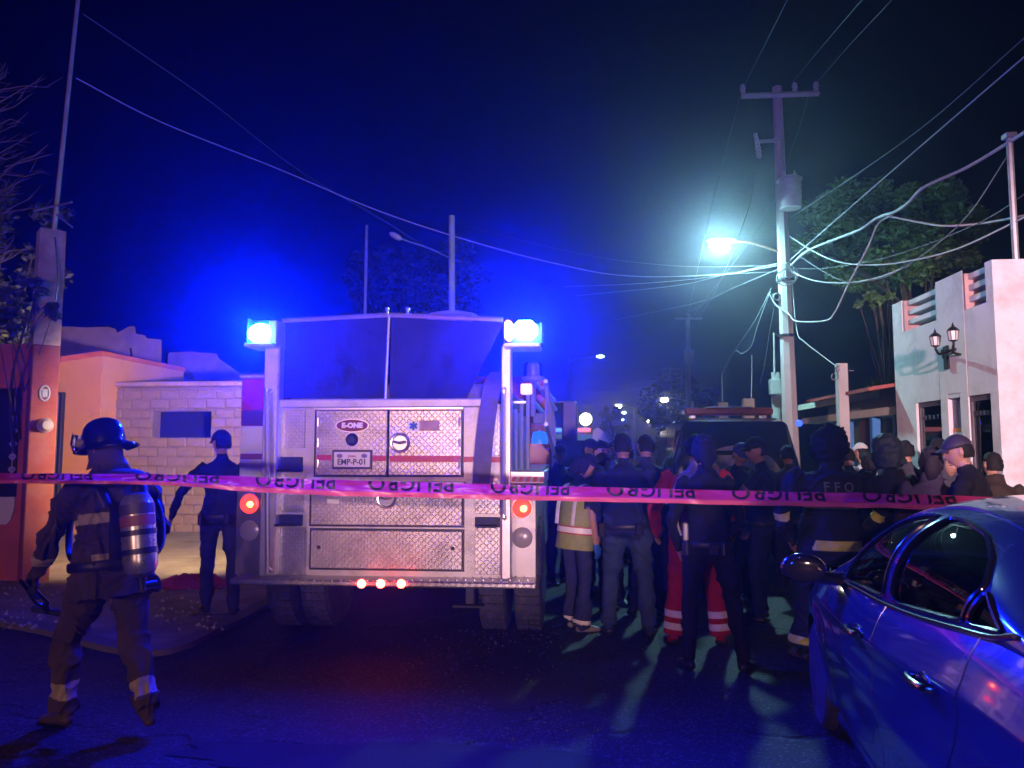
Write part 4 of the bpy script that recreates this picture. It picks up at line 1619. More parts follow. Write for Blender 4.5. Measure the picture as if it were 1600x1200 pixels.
# oval maker's badge
q = MB()
x, z = T(551, 665, YB - .03)
bx, bz = .148, .058
pts = [(x + bx * math.cos(t_), YB - .031, z + bz * math.sin(t_)) for t_ in np.linspace(0, 2 * math.pi, 36, endpoint=False)]
q.prism(pts, (0, -.010, 0), 0)
pts = [(x + bx * .9 * math.cos(t_), YB - .0412, z + bz * .84 * math.sin(t_)) for t_ in np.linspace(0, 2 * math.pi, 36, endpoint=False)]
q.prism(pts, (0, -.004, 0), 1)
bo = q.build('badge', [M_CHROME, mat('badge_red', (.16, .005, .02), .3)], dobj[0])
bm_obj(text_bm('E-ONE', .056, .002, .004, 1.05), 'lettering', mat('badge_letters', (.8, .76, .76), .35), bo, lambda v: Vector((x + v.x * 1.05, YB - .047 - v.z, z + v.y)))
# number plate
q = MB()
a, b = rect(519, 703, 581, 733, YB - .044, YB - .031)
q.box(a, b, bev=.004)
po = q.build('number_plate', mat('plate_frame', (.05, .04, .06), .4), dobj[0])
q = MB()
q.box((a[0] + .018, a[1] - .003, a[2] + .018), (b[0] - .018, a[1] - .0005, b[2] - .018))
q.build('plate_face', mat('plate_white', (.62, .58, .62), .45), po)
px_, pz_ = (a[0] + b[0]) / 2, (a[2] + b[2]) / 2
M_INK = mat('plate_ink', (.02, .018, .03), .5)
bm_obj(text_bm('EMP-P-01', .068, .001, .0015, 1.0), 'lettering', M_INK, po, lambda v: Vector((px_ + v.x * .93, a[1] - .005 - v.z, pz_ - .022 + v.y)))
bm_obj(text_bm('COAH.', .022, .001, .001, 1.1), 'lettering', mat('plate_red_ink', (.3, .03, .05), .5), po, lambda v: Vector((px_ + v.x, a[1] - .005 - v.z, pz_ + .026 + v.y)))
q = MB()
for sx in (-1, 1):
    cx_, cz_ = px_ + sx * .105, pz_ + .030
    q.prism([(cx_ + .026 * math.cos(t_), a[1] - .0035, cz_ + .018 * math.sin(t_)) for t_ in np.linspace(0, 6.283, 12, endpoint=False)], (0, -.001, 0))
q.build('plate_emblem', mat('plate_violet', (.15, .1, .3), .5), po)
# star-of-life sticker and worn sticker next to it
q = MB()
a, b = rect(637, 657, 655, 674, YB - .034, YB - .031)
q.box(a, b)
so = q.build('star_sticker', mat('sticker_white', (.75, .75, .78), .5), dobj[1])
q = MB()
sx_, sz_ = (a[0] + b[0]) / 2, (a[2] + b[2]) / 2
for kk in range(3):
    an = math.pi / 2 + kk * math.pi / 3
    u = Vector((math.cos(an), 0, math.sin(an)))
    v = Vector((-math.sin(an), 0, math.cos(an)))
    c0 = Vector((sx_, YB - .0345 - .0006 * kk, sz_))
    q.prism([c0 + u * .036 + v * .010, c0 - u * .036 + v * .010, c0 - u * .036 - v * .010, c0 + u * .036 - v * .010], (0, -.0005, 0))
q.build('star_of_life', mat('star_blue', (.02, .08, .4), .5), so)
q = MB()
a, b = rect(655.5, 657, 686, 673, YB - .034, YB - .031)
q.box(a, b)
q.build('worn_sticker', mat('worn_sticker', (.42, .25, .25), .6, var=.4, vscale=16, dirt=(.3, .27, .3), dscale=12), dobj[1])
# thin red band over the doors, sloping slightly
for (x0, x1, yo) in ((495, 518, YB - .033), (582, 603, YB - .033), (609, 720, YB - .033), (725, 741, YB - .003), (767, 782, YB - .0145)):
    (xa, za), (xb, zb) = T(x0, 712 + (x0 - 600) * .012, yo), T(x1, 720.5 + (x1 - 600) * .012, yo)
    q = MB()
    q.box((xa, yo - .0015, zb), (xb, yo, za))
    q.build('stripe', mat('red_door_band', (.42, .02, .04), .35), truck)
# flat hose draped over the right side
q = MB()
path = [T(772, 577, .16), T(769, 600, .15), T(763, 640, .12), T(757, 690, .11), T(752, 752, .12), T(750, 760, .13)]
ys = [.5, .2, .12, .10, .11, .12]
pts = [(p[0], y, p[1]) for p, y in zip(path, ys)]
q.tube(smooth_path(pts, 5), [(.012, .075)] * 26, 10, up=(0, 1, 0))
q.build('flat_hose', mat('grey_hose_canvas', (.12, .10, .13), .8, var=.2, vscale=14, bump=.4, bscale=90), truck)

# hose bed cover: two vinyl halves, top bars, centre rod
M_VINYL = mat('hose_bed_vinyl', (.020, .020, .040), .75, spec=.2, var=.3, vscale=4, bump=.5, bscale=7, bdist=.03)


def vinyl(poly):
    """poly of px corners TL, TR, BR, BL -> billowing sheet with thickness"""
    nx, nz = 18, 14
    vs, fs = [], []
    for lay in (0, .012):
        for i in range(nx + 1):
            for j in range(nz + 1):
                u, v = i / nx, j / nz
                top = (poly[0][0] + (poly[1][0] - poly[0][0]) * u, poly[0][1] + (poly[1][1] - poly[0][1]) * u)
                bot = (poly[3][0] + (poly[2][0] - poly[3][0]) * u, poly[3][1] + (poly[2][1] - poly[3][1]) * u)
                X, Z = T(top[0] + (bot[0] - top[0]) * v, top[1] + (bot[1] - top[1]) * v, .26)
                dy = .05 * math.sin(math.pi * v) * math.sin(math.pi * u) + .012 * noise.noise(Vector((u * 5 + poly[0][0], v * 4, 0))) + .010 * math.sin(u * 19 + v * 6) * v
                vs.append((X, .26 + dy + lay, Z))
    nn = (nx + 1) * (nz + 1)
    for lay in (0, 1):
        for i in range(nx):
            for j in range(nz):
                a_ = lay * nn + i * (nz + 1) + j
                fs.append((a_, a_ + 1, a_ + nz + 2, a_ + nz + 1))
    ring = [i * (nz + 1) for i in range(nx + 1)] + [nx * (nz + 1) + j for j in range(1, nz + 1)] + [i * (nz + 1) + nz for i in range(nx - 1, -1, -1)] + [j for j in range(nz - 1, 0, -1)]
    for i in range(len(ring)):
        a_, b_ = ring[i], ring[(i + 1) % len(ring)]
        fs.append((a_, b_, b_ + nn, a_ + nn))
    return MB().add(vs, fs)


vinyl([(440, 504), (606, 496), (602, 622), (430, 622)]).build('hose_bed_cover', M_VINYL, truck, angle=60)
vinyl([(611, 496), (786, 505), (729, 622), (609, 622)]).build('hose_bed_cover', M_VINYL, truck, angle=60)
for (p0, p1) in (((441, 501), (607, 492)), ((609, 492), (786, 499))):
    q = MB()
    (xa, za), (xb, zb) = T(*p0, .22), T(*p1, .22)
    q.tube([(xa, .22, za), (xb, .22, zb)], .020, 4, up=(0, 0, 1))
    q.tube([(xa, .25, za + .003), (xa, 3.2, za - .02)], .018, 4, up=(0, 0, 1))
    q.build('cover_bar', M_ALU, truck, smooth=False)
q = MB()
(xa, za), (xb, zb) = T(608, 493, .22), T(602, 624, .2)
q.tube([(xa, .225, za), (xb, .2, zb)], .011, 8)
q.build('cover_rod', M_ALU, truck)
for px in (604, 636):
    q = MB()
    x, z = T(px, 490, .2)
    q.lathe([(0, 0), (.012, 0), (.010, .02), (.02, .03), (.016, .05), (0, .055)], (x, .22, z + .006), n=10)
    q.build('hook', M_CHROME, truck)
q = MB()
x, z = T(707, 494, 1.2)
q.lathe([(0, 0), (.26, 0), (.24, .03), (.15, .05), (0, .055)], (x, 1.2, z - .02), n=24)
q.build('roof_vent', M_ALU, truck)
# hose bed interior and closing panels
q = MB()
q.box((xl + .03, .5, Tz(632, YB) + .002), (xr - .03, 3.6, Tz(600, .5)), bev=.03)
q.build('hose_bed', mat('hose_stack', (.16, .14, .1), .9, var=.4, vscale=9, bump=.6, bscale=12), truck)

# beacons on the corner posts
M_BLUEL = emissive('blue_beacon_lens', (.0008, .010, 1.0), E_BEACON)
M_BLUEL2 = emissive('blue_beacon_lens_right', (.0020, .010, 1.0), E_BEACON * .8)
M_WHITEL = emissive('pink_beacon_lens', (1.0, .32, .85), 10)
for side, (px0, py0, px1, py1) in enumerate(((383, 506, 420, 533), (787, 501, 842, 534))):
    q = MB()
    a, b = rect(px0, py0 + 26, px1 + (8 if side == 0 else 2), py1 + 9, .02, .30)
    q.box((a[0], -.015, a[2]), (b[0], b[1], a[2] + .035), bev=.008)
    xm0 = Tx(413 if side == 0 else 783, .12)
    if side == 0:
        a2, b2 = rect(420, 500, 432, 542, .06, .26)
        q.box(a2, b2, bev=.01)
    q.build('beacon_bracket', M_ALU, truck)
    q = MB()
    if side == 0:
        q.box((a[0] + .0, .17, a[2] + .036), (b[0] - .05, .30, a[2] + .26), bev=.01)
        q.box((a[0] - .022, .075, a[2] + .0), (a[0] - .002, .30, a[2] + .26), bev=.006)
    else:
        q.box((a[0] + .005, .17, a[2] + .036), (b[0] + .02, .30, a[2] + .225), bev=.01)
        q.box((b[0] + .0, .06, a[2] + .036), (b[0] + .02, .169, a[2] + .215), bev=.006)
    q.build('beacon_light_shield', M_BLACK, truck)  # added black screens keeping the lens light off the walls and crowd ahead
    q = MB()
    if side == 0:
        c0 = ((a[0] + b[0]) / 2 - .02, .09, Tz(518, .06))
        q.ell(c0, (.112, .080, .085), 24, 14)
        q.build('beacon_lens', M_BLUEL, truck)
    else:
        z0, z1 = Tz(533, .05), Tz(503, .05)
        xs0, xs1, xs2 = Tx(788, .05), Tx(800, .05), Tx(841, .05)
        q.box((xs1 + .002, .03, z0), (xs2 - .005, .165, z1), bev=.05)
        q.build('beacon_lens', M_BLUEL2, truck)
        q = MB()
        q.box((xs0, .03, z0), (xs1 - .002, .165, z1), bev=.02)
        q.build('beacon_lens', M_WHITEL, truck, label='pinkish left end of the right beacon')
# tail lights
M_TAIL = emissive('tail_light_red', (1.0, .022, .004), 5)
M_TAILC = emissive('tail_light_core', (1.0, .30, .04), 18)
for px, py in ((390, 787), (816, 794)):
    q = MB()
    x, z = T(px, py, .28)
    q.lathe([(0, .0), (.088, 0), (.092, .012), (.086, .02), (0, .02)], (x, .297, z), (0, -1, 0), 24)
    bo = q.build('tail_light', M_CHROME, truck)
    q = MB()
    q.lathe([(.028, .035), (.06, .032), (.080, .022), (.082, .0205), (.028, .0205)], (x, .297, z), (0, -1, 0), 24)
    q.build('red_lens', M_TAIL, bo)
    q = MB()
    q.ell((x + .012, .262, z - .004), (.028, .016, .026), 14, 8)
    q.build('bulb', M_TAILC, bo)
    q = MB()
    z2 = Tz(py + 44, .28)
    q.lathe([(0, .0), (.082, 0), (.086, .012), (.07, .02), (.03, .028), (0, .03)], (x, .297, z2), (0, -1, 0), 24)
    q.build('reversing_light', mat('dull_clear_lens', (.28, .25, .28), .25), truck)
    q = MB()
    q.box((x - .118, .288, Tz(902, .28)), (x + .112, .2985, Tz(py - 24, .28)), bev=.004)
    q.build('lamp_panel', M_ALUP if px > 600 else mat('dark_lamp_panel', (.10, .09, .11), .5), truck)

# wheels, axle, underbody
AX = 1.15
WR = .50


def tyre_mesh(w_, r_):
    m = MB()
    m.lathe([(r_ * .58, -w_ * .42), (r_ * .8, -w_ * .5), (r_ * .95, -w_ * .48), (r_, -w_ * .40), (r_, w_ * .40), (r_ * .95, w_ * .48), (r_ * .8, w_ * .5), (r_ * .58, w_ * .42)], (0, 0, 0), (1, 0, 0), 40)
    for i in range(40):
        an = 2 * math.pi * i / 40
        for sx in (-.34, -.12, .12, .34):
            c = Vector((sx * w_, math.cos(an) * (r_ + .004), math.sin(an) * (r_ + .004)))
            m.box(c - Vector((w_ * .085, .026, .010)), c + Vector((w_ * .085, .026, .010)), rot=Matrix.Rotation(an - math.pi / 2, 3, 'X'), piv=c)
    return m.mesh('tyre', M_RUBBER, angle=40)


TYRE = tyre_mesh(.25, WR)
RIM = MB().lathe([(0, -.08), (.12, -.09), (.16, -.03), (.28, -.02), (.30, .05), (.31, .05), (.31, -.06), (.0, -.05)], (0, 0, 0), (1, 0, 0), 28).mesh('rim', M_ALU)


def wheel(x, y):
    wv = bpy.data.objects.new('wheel', None)
    COL.objects.link(wv)
    wv.parent = truck
    wv.location = (x, y, WR - .004)
    inst('tyre', TYRE, wv)
    inst('rim', RIM, wv, rot=(0, 0, 0 if x > 0 else math.pi))


oy = AX - .5
xo = Tx(857, AX) - .125
xi = Tx(778, AX)
for sx in (-1, 1):
    wheel(sx * 1.115, AX)
    wheel(sx * .80, AX)
    wheel(sx * 1.05, 5.3)
q = MB()
q.cyl((-.9, AX, WR), (.9, AX, WR), .09, n=12)
q.ell((0, AX, WR), (.22, .2, .2), 16, 10)
q.build('axle', M_DARKMETAL, truck)
q = MB()
for sx in (-1, 1):
    q.box((sx * .42 - .05, .45, .50), (sx * .42 + .05, 6.8, .72))
q.box((-.62, .5, .46), (.5, .62, .62), bev=.02)
q.box((-1.0, 2.2, .42), (1.0, 3.6, .55))
q.build('chassis', M_DARKMETAL, truck, smooth=False)
q = MB()
x, z = T(734, 930, .3)
q.box((x - .04, .3, z - .08), (x + .04, .38, z + .08), bev=.01)
q.box((x - .14, .26, z - .10), (x + .12, .36, z - .075), bev=.008)
q.build('tow_hitch', M_DARKMETAL, truck)
q = MB()
x0, x1 = Tx(755, .6), Tx(800, .6)
q.tube(smooth_path([(Tx(760, .4), .5, .56), (Tx(775, .4), .5, .50), (Tx(792, .4), .5, .55)], 4), .012, 6)
q.build('hanging_cable', M_BLACK, truck)
# right flank: pump panel, ladder, mirror, cab
m = MB()
m.box((-1.22, 3.72, .5), (1.22, 4.6, 2.35), 0, bev=.02)
m.box((1.222, 3.8, .9), (1.235, 4.5, 2.2), 1, bev=.004)
m.build('pump_panel', [M_REDP, M_ALU], truck)
m = MB()
for i in range(4):
    for j in range(3):
        m.lathe([(0, .02), (.05, .02), (.055, 0), (0, 0)], (1.236, 3.95 + i * .14, 1.5 + j * .2), (1, 0, 0), 14)
m.build('gauge', M_CHROME, truck)
m = MB()
for sz in (1.55, 1.95):
    m.tube([(1.27, 1.0, sz + .32), (1.27, 3.6, sz)], .022, 6)
for i in range(8):
    t_ = (i + .5) / 8
    m.tube([(1.27, 1.0 + 2.6 * t_, 1.87 - .32 * t_), (1.27, 1.0 + 2.6 * t_, 2.27 - .32 * t_)], .014, 6)
m.build('ladder', M_ALU, truck)
m = MB()
xx = Tx(850, 2.6)
m.lathe([(0, 0), (.1, 0), (.1, .05), (.08, .14), (0, .16)], (1.10, 3.2, 1.70), n=16)
m.build('side_beacon', emissive('dim_blue_lens', (.02, .12, 1.0), 1.6), truck)
m = MB()
sec = [(-1.2, .55), (1.2, .55), (1.22, 1.5), (1.12, 2.55), (1.0, 2.66), (-1.0, 2.66), (-1.12, 2.55), (-1.22, 1.5)]
m.prism([(x, 4.66, z) for x, z in sec], (0, 2.0, 0))
m.build('cab', M_REDP, truck, smooth=False)
m = MB()
for sx in (-1, 1):
    m.prism([(sx * 1.222, 4.85, 1.55), (sx * 1.222, 5.5, 1.55), (sx * 1.148, 5.5, 2.35), (sx * 1.148, 4.85, 2.35)], (sx * .006, 0, 0))
    m.prism([(sx * 1.222, 5.65, 1.55), (sx * 1.222, 6.45, 1.55), (sx * 1.148, 6.3, 2.35), (sx * 1.148, 5.65, 2.35)], (sx * .006, 0, 0))
m.prism([(-1.05, 6.665, 1.5), (1.05, 6.665, 1.5), (.98, 6.665, 2.4), (-.98, 6.665, 2.4)], (0, .01, 0))
m.build('cab_window', mat('cab_glass', (.01, .012, .015), .08), truck, smooth=False)
m = MB()
m.box((-1.2, 6.67, .45), (1.2, 6.95, .85), bev=.03)
m.build('front_bumper', M_CHROME, truck)
m = MB()
q0 = PY(878, 690, TR.y + 6.4)
q1 = PY(902, 626, TR.y + 6.4)
m.box((q0.x - TR.x, 6.38, q0.z), (q1.x - TR.x, 6.48, q1.z), bev=.03)
zc_ = (q0.z + q1.z) / 2
m.tube([(1.2, 6.4, zc_ + .3), (q0.x - TR.x + .1, 6.42, zc_ + .32)], .018, 6)
m.tube([(1.2, 6.4, zc_ - .3), (q0.x - TR.x + .1, 6.42, zc_ - .32)], .018, 6)
m.build('mirror', mat('mirror_back', (.08, .07, .12), .4), truck)
m = MB()
a, b = PY(833, 662, TR.y + 3.0), PY(866, 645, TR.y + 3.0)
m.box((a.x - TR.x, 3.0, a.z), (b.x - TR.x, 3.25, b.z), bev=.01)
m.build('scene_light', mat('scene_light_box', (.5, .48, .5), .4), truck)
m = MB()
for (p0, p1, yo) in (((838, 600), (868, 640), 3.4), ((846, 606), (866, 626), 3.2), ((832, 626), (852, 650), 2.8)):
    a, b = PY(*p0, TR.y + yo), PY(*p1, TR.y + yo + .6)
    m.tube([(a.x - TR.x, yo, a.z), (b.x - TR.x, yo + .6, b.z)], .028, 8)
m.build('suction_pipe', M_ALU, truck)


# ------------------------------------------------------------------ dark suv and far police pickup
def boxy_vehicle(name, label, cat, loc, rz, L_, W_, H_, paint, roof_frac=.62, rear=True, glass=None):
    t = thing(name, label, cat, loc, rz)
    hw = W_ / 2
    zb, zs_ = .38, H_ * .56

    def loft(rings, mats, nm, par, angle=40):
        n_ = len(rings[0])
        q = MB()
        vs = [p for r_ in rings for p in r_]
        fs = []
        for i in range(len(rings) - 1):
            for j in range(n_):
                fs.append((i * n_ + j, i * n_ + (j + 1) % n_, (i + 1) * n_ + (j + 1) % n_, (i + 1) * n_ + j))
        fs.append(tuple(range(n_)))
        fs.append(tuple((len(rings) - 1) * n_ + j for j in range(n_)))
        q.add(vs, fs)
        return q.build(nm, mats, par, angle=angle)

    def sec(y, wf, z0, z1, rr=.12):
        pts = []
        h = hw * wf
        for (cx, cz, a0) in ((h - rr, z1 - rr, 0), (-h + rr, z1 - rr, 90), (-h + rr * .5, z0 + rr * .5, 180), (h - rr * .5, z0 + rr * .5, 270)):
            r2 = rr if cz > (z0 + z1) / 2 else rr * .5
            for k_ in range(5):
                an = R(a0 + 22.5 * k_)
                pts.append((cx + r2 * math.cos(an), y, cz + r2 * math.sin(an)))
        return pts
    # y = 0 rear, + forward
    body = loft([sec(.0, .90, zb + .12, zs_ - .03, .10), sec(.06, .97, zb + .02, zs_, .12), sec(.4, 1.0, zb, zs_ + .01, .12), sec(L_ * .62, 1.0, zb, zs_, .12), sec(L_ * .72, .99, zb, zs_ - .03, .14), sec(L_ * .95, .93, zb, zs_ - .16, .16), sec(L_, .84, zb + .08, zs_ - .24, .14)], paint, 'body', t)

    def cab(y, wb, z1, tum=.80):
        pts = []
        h0, h1 = hw * wb, hw * wb * tum
        z0 = zs_ - .03
        rr = .11
        pts.append((h0, y, z0))
        pts.append((h0 * .985, y, z0 + (z1 - z0) * .3))
        for k_ in range(6):
            an = R(18 * k_)
            pts.append((h1 - rr + rr * math.cos(an), y, z1 - rr * .8 + rr * .8 * math.sin(an)))
        for k_ in range(5, -1, -1):
            an = R(18 * k_)
            pts.append((-h1 + rr - rr * math.cos(an), y, z1 - rr * .8 + rr * .8 * math.sin(an)))
        pts.append((-h0 * .985, y, z0 + (z1 - z0) * .3))
        pts.append((-h0, y, z0))
        return pts
    dz = H_ - zs_
    rings = [cab(.03, .95, zs_ + .05), cab(.07, .955, zs_ + dz * .35, .90), cab(.16, .96, H_ - .05, .82), cab(.34, .97, H_, .80), cab(L_ * .45, .97, H_, .80), cab(L_ * .53, .96, H_ - .04, .80), cab(L_ * .62, .95, zs_ + dz * .45, .86), cab(L_ * .69, .93, zs_ + .03, .95)]
    loft(rings, paint, 'cabin', t)
    gl = glass or mat('dark_car_glass', (.008, .009, .012), .06, coat=.6)
    q = MB()
    rh = [hw * .84, hw * .78, hw * .70]
    zz = [zs_ + .06, zs_ + dz * .45, H_ - .09]
    yy = [.03, .055, .118]
    pts = []
    for x_s in (1, -1):
        pp = [(x_s * a_, y_ - .012, z_) for a_, z_, y_ in zip(rh, zz, yy)]
        pts += pp if x_s == 1 else pp[::-1]
    q.add([pts[0], pts[1], pts[2], pts[3], pts[4], pts[5]], [(0, 1, 4, 5), (1, 2, 3, 4)])
    q.add([Vector(p) + Vector((0, .006, 0)) for p in pts], [(0, 1, 4, 5), (1, 2, 3, 4)])
    q.build('rear_window', gl, t, smooth=False)
    q = MB()
    yw = [L_ * .695, L_ * .625, L_ * .537]
    zw = [zs_ + .06, zs_ + dz * .45, H_ - .10]
    xw = [hw * .84, hw * .78, hw * .70]
    q.add([(xw[0], yw[0] + .012, zw[0]), (xw[1], yw[1] + .014, zw[1]), (xw[2], yw[2] + .012, zw[2]), (-xw[2], yw[2] + .012, zw[2]), (-xw[1], yw[1] + .014, zw[1]), (-xw[0], yw[0] + .012, zw[0])], [(0, 1, 4, 5), (1, 2, 3, 4)])
    q.build('windscreen', gl, t, smooth=False)
    for sx in (-1, 1):
        for (ya, yb) in ((.45, L_ * .30), (L_ * .32, L_ * .53)):
            q = MB()
            x0, x1 = hw * .965, hw * .835
            q.prism([(sx * x0, ya, zs_ + .05), (sx * x0, yb + .12, zs_ + .05), (sx * x1, yb, H_ - .14), (sx * x1, ya, H_ - .14)], (sx * .012, 0, .002))
            q.build('side_window', gl, t, smooth=False)
        q = MB()
        q.box((sx * hw * .70, -.015, zs_ - .32), (sx * hw * .93, .05, zs_ - .05), bev=.02)
        q.build('tail_lamp', mat('red_lamp_glass', (.25, .01, .01), .2, coat=.5), t)
        q = MB()
        q.box((sx * hw * .55, L_ - .10, zs_ - .42), (sx * hw * .86, L_ - .01, zs_ - .28), bev=.02)
        q.build('head_lamp', mat('head_lamp_glass', (.6, .6, .65), .1), t)
        for yw_ in (L_ * .2, L_ * .8):
            q = MB()
            q.lathe([(.2, -.11), (.33, -.115), (.37, -.08), (.37, .08), (.33, .115), (.2, .11)], (sx * (hw - .1), yw_, .37), (1, 0, 0), 28)
            wo = q.build('wheel', M_RUBBER, t)
            q = MB()
            q.lathe([(0, .06), (.1, .07), (.22, .10), (.235, .12), (.24, -.05), (0, -.05)], (sx * (hw - .1), yw_, .37), (sx, 0, 0), 24)
            q.build('rim', M_ALU, wo)
        q = MB()
        q.box((sx * hw * .98, L_ * .62, zs_ + .02), (sx * (hw + .2), L_ * .62 + .09, zs_ + .20), bev=.03)
        q.build('mirror', M_BLACK, t)
    q = MB()
    q.box((-hw * .95, -.08, zb + .05), (hw * .95, .08, zb + .27), bev=.04)
    q.build('rear_bumper', M_BLACK, t)
    return t


dS = 10.4
ps = cxy(1153, dS)
suvH = P(1153, 652, dS).z
suv = boxy_vehicle('suv', 'dark suv parked beyond the crowd with arc wiped on its rear glass', 'suv', ps, 0.0, 4.7, 1.80, suvH, mat('near_black_paint', (.012, .012, .016), .18, coat=.8))
q = MB()
zs_ = suvH * .56
dz = suvH - zs_
for rr in (.50, .46):
    pass
n1, n2 = 26, 6
vs, fs = [], []
for i in range(n1 + 1):
    an = R(12 + 156 * i / n1)
    for j in range(n2 + 1):
        rr = .25 + .27 * j / n2
        x, z = rr * math.cos(an) * 1.15, zs_ + .02 + rr * math.sin(an) * .98
        tt = (z - zs_ - .06) / (dz - .15)
        y = .03 + .025 * min(1, tt / .4) + .063 * max(0, (tt - .4) / .6)
        vs.append((x, y - .0175, min(z, suvH - .11)))
for i in range(n1):
    for j in range(n2):
        fs.append((i * (n2 + 1) + j, (i + 1) * (n2 + 1) + j, (i + 1) * (n2 + 1) + j + 1, i * (n2 + 1) + j + 1))
q.add(vs, fs)
q.build('dusty_wiper_arc', mat('glass_dust', (.75, .7, .7), .8, alpha=.5, var=.3, vscale=6), suv)
q = MB()
q.box((-.62, .55, suvH + .05), (.62, .85, suvH + .16), bev=.03)
q.build('light_bar', mat('light_bar_lens', (.30, .05, .03), .25, coat=.4), suv)
q = MB()
q.box((-.3, .54, suvH + .162), (.32, .86, suvH + .175), bev=.004)
for sx in (-1, 1):
    q.box((sx * .5 - .03, .6, suvH - .01), (sx * .5 + .03, .8, suvH + .05))
q.build('light_bar_mount', M_CHROME, suv)
q = MB()
q.ell((1.02, .75, suvH - .06), (.05, .05, .05), 12, 8)
q.build('blue_marker', emissive('blue_marker_lens', (.03, .08, 1), 3), suv)

dP = 17.5
pp = cxy(898, dP)
pick = boxy_vehicle('police_pickup', 'police vehicle with red light bar beyond the crowd, facing this way', 'police vehicle', pp + FWD * 4.5, math.pi + R(4), 4.5, 1.85, P(900, 674, dP).z, mat('police_paint', (.30, .32, .36), .3, coat=.5))
zt = P(900, 674, dP).z
q = MB()
q.box((-.65, 2.0, zt + .03), (-.02, 2.25, zt + .14), bev=.03)
q.build('red_light_bar', emissive('red_bar_lens', (1, .25, .3), 1.2), pick)
q = MB()
q.box((.02, 2.0, zt + .03), (.65, 2.25, zt + .14), bev=.03)
q.build('blue_light_bar', emissive('blue_bar_lens', (.08, .25, 1), 1.6), pick)
t = thing('floodlight', 'glaring warm floodlight on a mast beside the police vehicle', 'floodlight')
c0 = P(915, 655, 30)
q = MB()
q.ell(c0, (.23, .1, .23), 18, 12)
q.build('lens', emissive('flood_lens', (1, .86, .6), 30), t)
q = MB()
q.tube([(c0.x, c0.y + .1, 0), (c0.x, c0.y + .1, c0.z - .1)], .05, 8)
q.build('pole', M_STEELPOLE, t)
q = MB()
q.box(c0 + Vector((-.26, .02, -.26)), c0 + Vector((.26, .22, .26)), bev=.05)
q.build('housing', M_DARKMETAL, t)
# white plastic sheet held up behind the crowd
q = MB()
cpts = [(925, 690), (927, 672), (934, 668), (943, 674), (951, 690), (957, 700), (950, 703), (942, 692), (936, 684), (931, 694)]
q.prism([P(x, y, 11.5) for x, y in cpts], FWD * .08)
q.build('white_sheet', mat('white_cloth', (.6, .62, .62), .8), label='pale folded sheet held up behind the bearded man', cat='sheet')
# scene light on the engine's left flank, lighting the walls beyond
q = MB()
q.box((-1.36, 1.85, 2.02), (-1.23, 2.15, 2.22), bev=.02)
q.build('scene_light', mat('scene_light_box', (.5, .48, .5), .4), truck)
q = MB()
q.box((-1.372, 1.87, 2.04), (-1.362, 2.13, 2.20))
q.build('scene_light_lens', emissive('warm_lens', (1, .75, .45), 20), truck, smooth=False)
lamp('scene_light_lamp', 'SPOT', (TR.x - 1.44, TR.y + 2.0, 2.13), (1.0, .66, .36), P_SCENE, .08, (TR.x - 7.0, TR.y + 7.4, 1.2), 84, .75)

# door hinges, rivets along the body edges, grab handle and a coiled strap
for di_, ((x0, y0, x1, y1), _) in enumerate(doors[:2]):
    px_h = x0 + 3 if x0 < 550 else x1 - 3
    for fy in (.18, .5, .82):
        x, z = T(px_h, y0 + (y1 - y0) * fy, YB - .03)
        q = MB()
        q.cyl((x, YB - .036, z - .035), (x, YB - .036, z + .035), .009, n=8)
        q.build('hinge', M_CHROME, dobj[di_])
q = MB()
for i in range(26):
    for px_ in (433, 483, 731, 738):
        x, z = T(px_, 642 + i * 9.8, YB)
        q.lathe([(0, .004), (.005, .003), (.007, 0), (0, 0)], (x, YB - .001, z), (0, -1, 0), 8)
for i in range(34):
    x, z = T(366 + i * 13.9, 907, 0)
    q.lathe([(0, .004), (.006, .003), (.008, 0), (0, 0)], (x, -.001, z), (0, -1, 0), 8)
ro = q.build('rivet', M_ALU, truck)
ro['kind'] = 'stuff'

# ------------------------------------------------------------------ parked saloon, right foreground
CB = R(12.1)
cp = RGT * 2.66 + FWD * 4.55
car = thing('saloon_car', 'shiny blue lit saloon car parked at the lower right', 'car', (cp.x, cp.y, 0), YAW - CB)
M_PAINT = mat('blue_grey_car_paint', (.05, .07, .15), .2, .5, coat=1.0, var=.04, vscale=2)
M_CGLASS = glass_mat('saloon_glass', (.10, .12, .15), .22, .01)
M_TRIMB = mat('gloss_black_trim', (.01, .01, .011), .2, coat=.5)
M_CHR2 = mat('window_chrome', (.6, .6, .62), .15, 1.0)


def ip(x, tab):
    xs = [a for a, _ in tab]
    ys = [b for _, b in tab]
    # smooth monotone-ish interpolation
    if x <= xs[0]:
        return ys[0]
    if x >= xs[-1]:
        return ys[-1]
    i = max(k for k in range(len(xs)) if xs[k] <= x)
    i = min(i, len(xs) - 2)
    p1, p2 = ys[i], ys[i + 1]
    m1 = (ys[i + 1] - ys[i - 1]) / (xs[i + 1] - xs[i - 1]) if i > 0 else (p2 - p1) / (xs[i + 1] - xs[i])
    m2 = (ys[i + 2] - ys[i]) / (xs[i + 2] - xs[i]) if i + 2 < len(xs) else (p2 - p1) / (xs[i + 1] - xs[i])
    h = xs[i + 1] - xs[i]
    t = (x - xs[i]) / h
    return (2 * t ** 3 - 3 * t * t + 1) * p1 + (t ** 3 - 2 * t * t + t) * h * m1 + (-2 * t ** 3 + 3 * t * t) * p2 + (t ** 3 - t * t) * h * m2


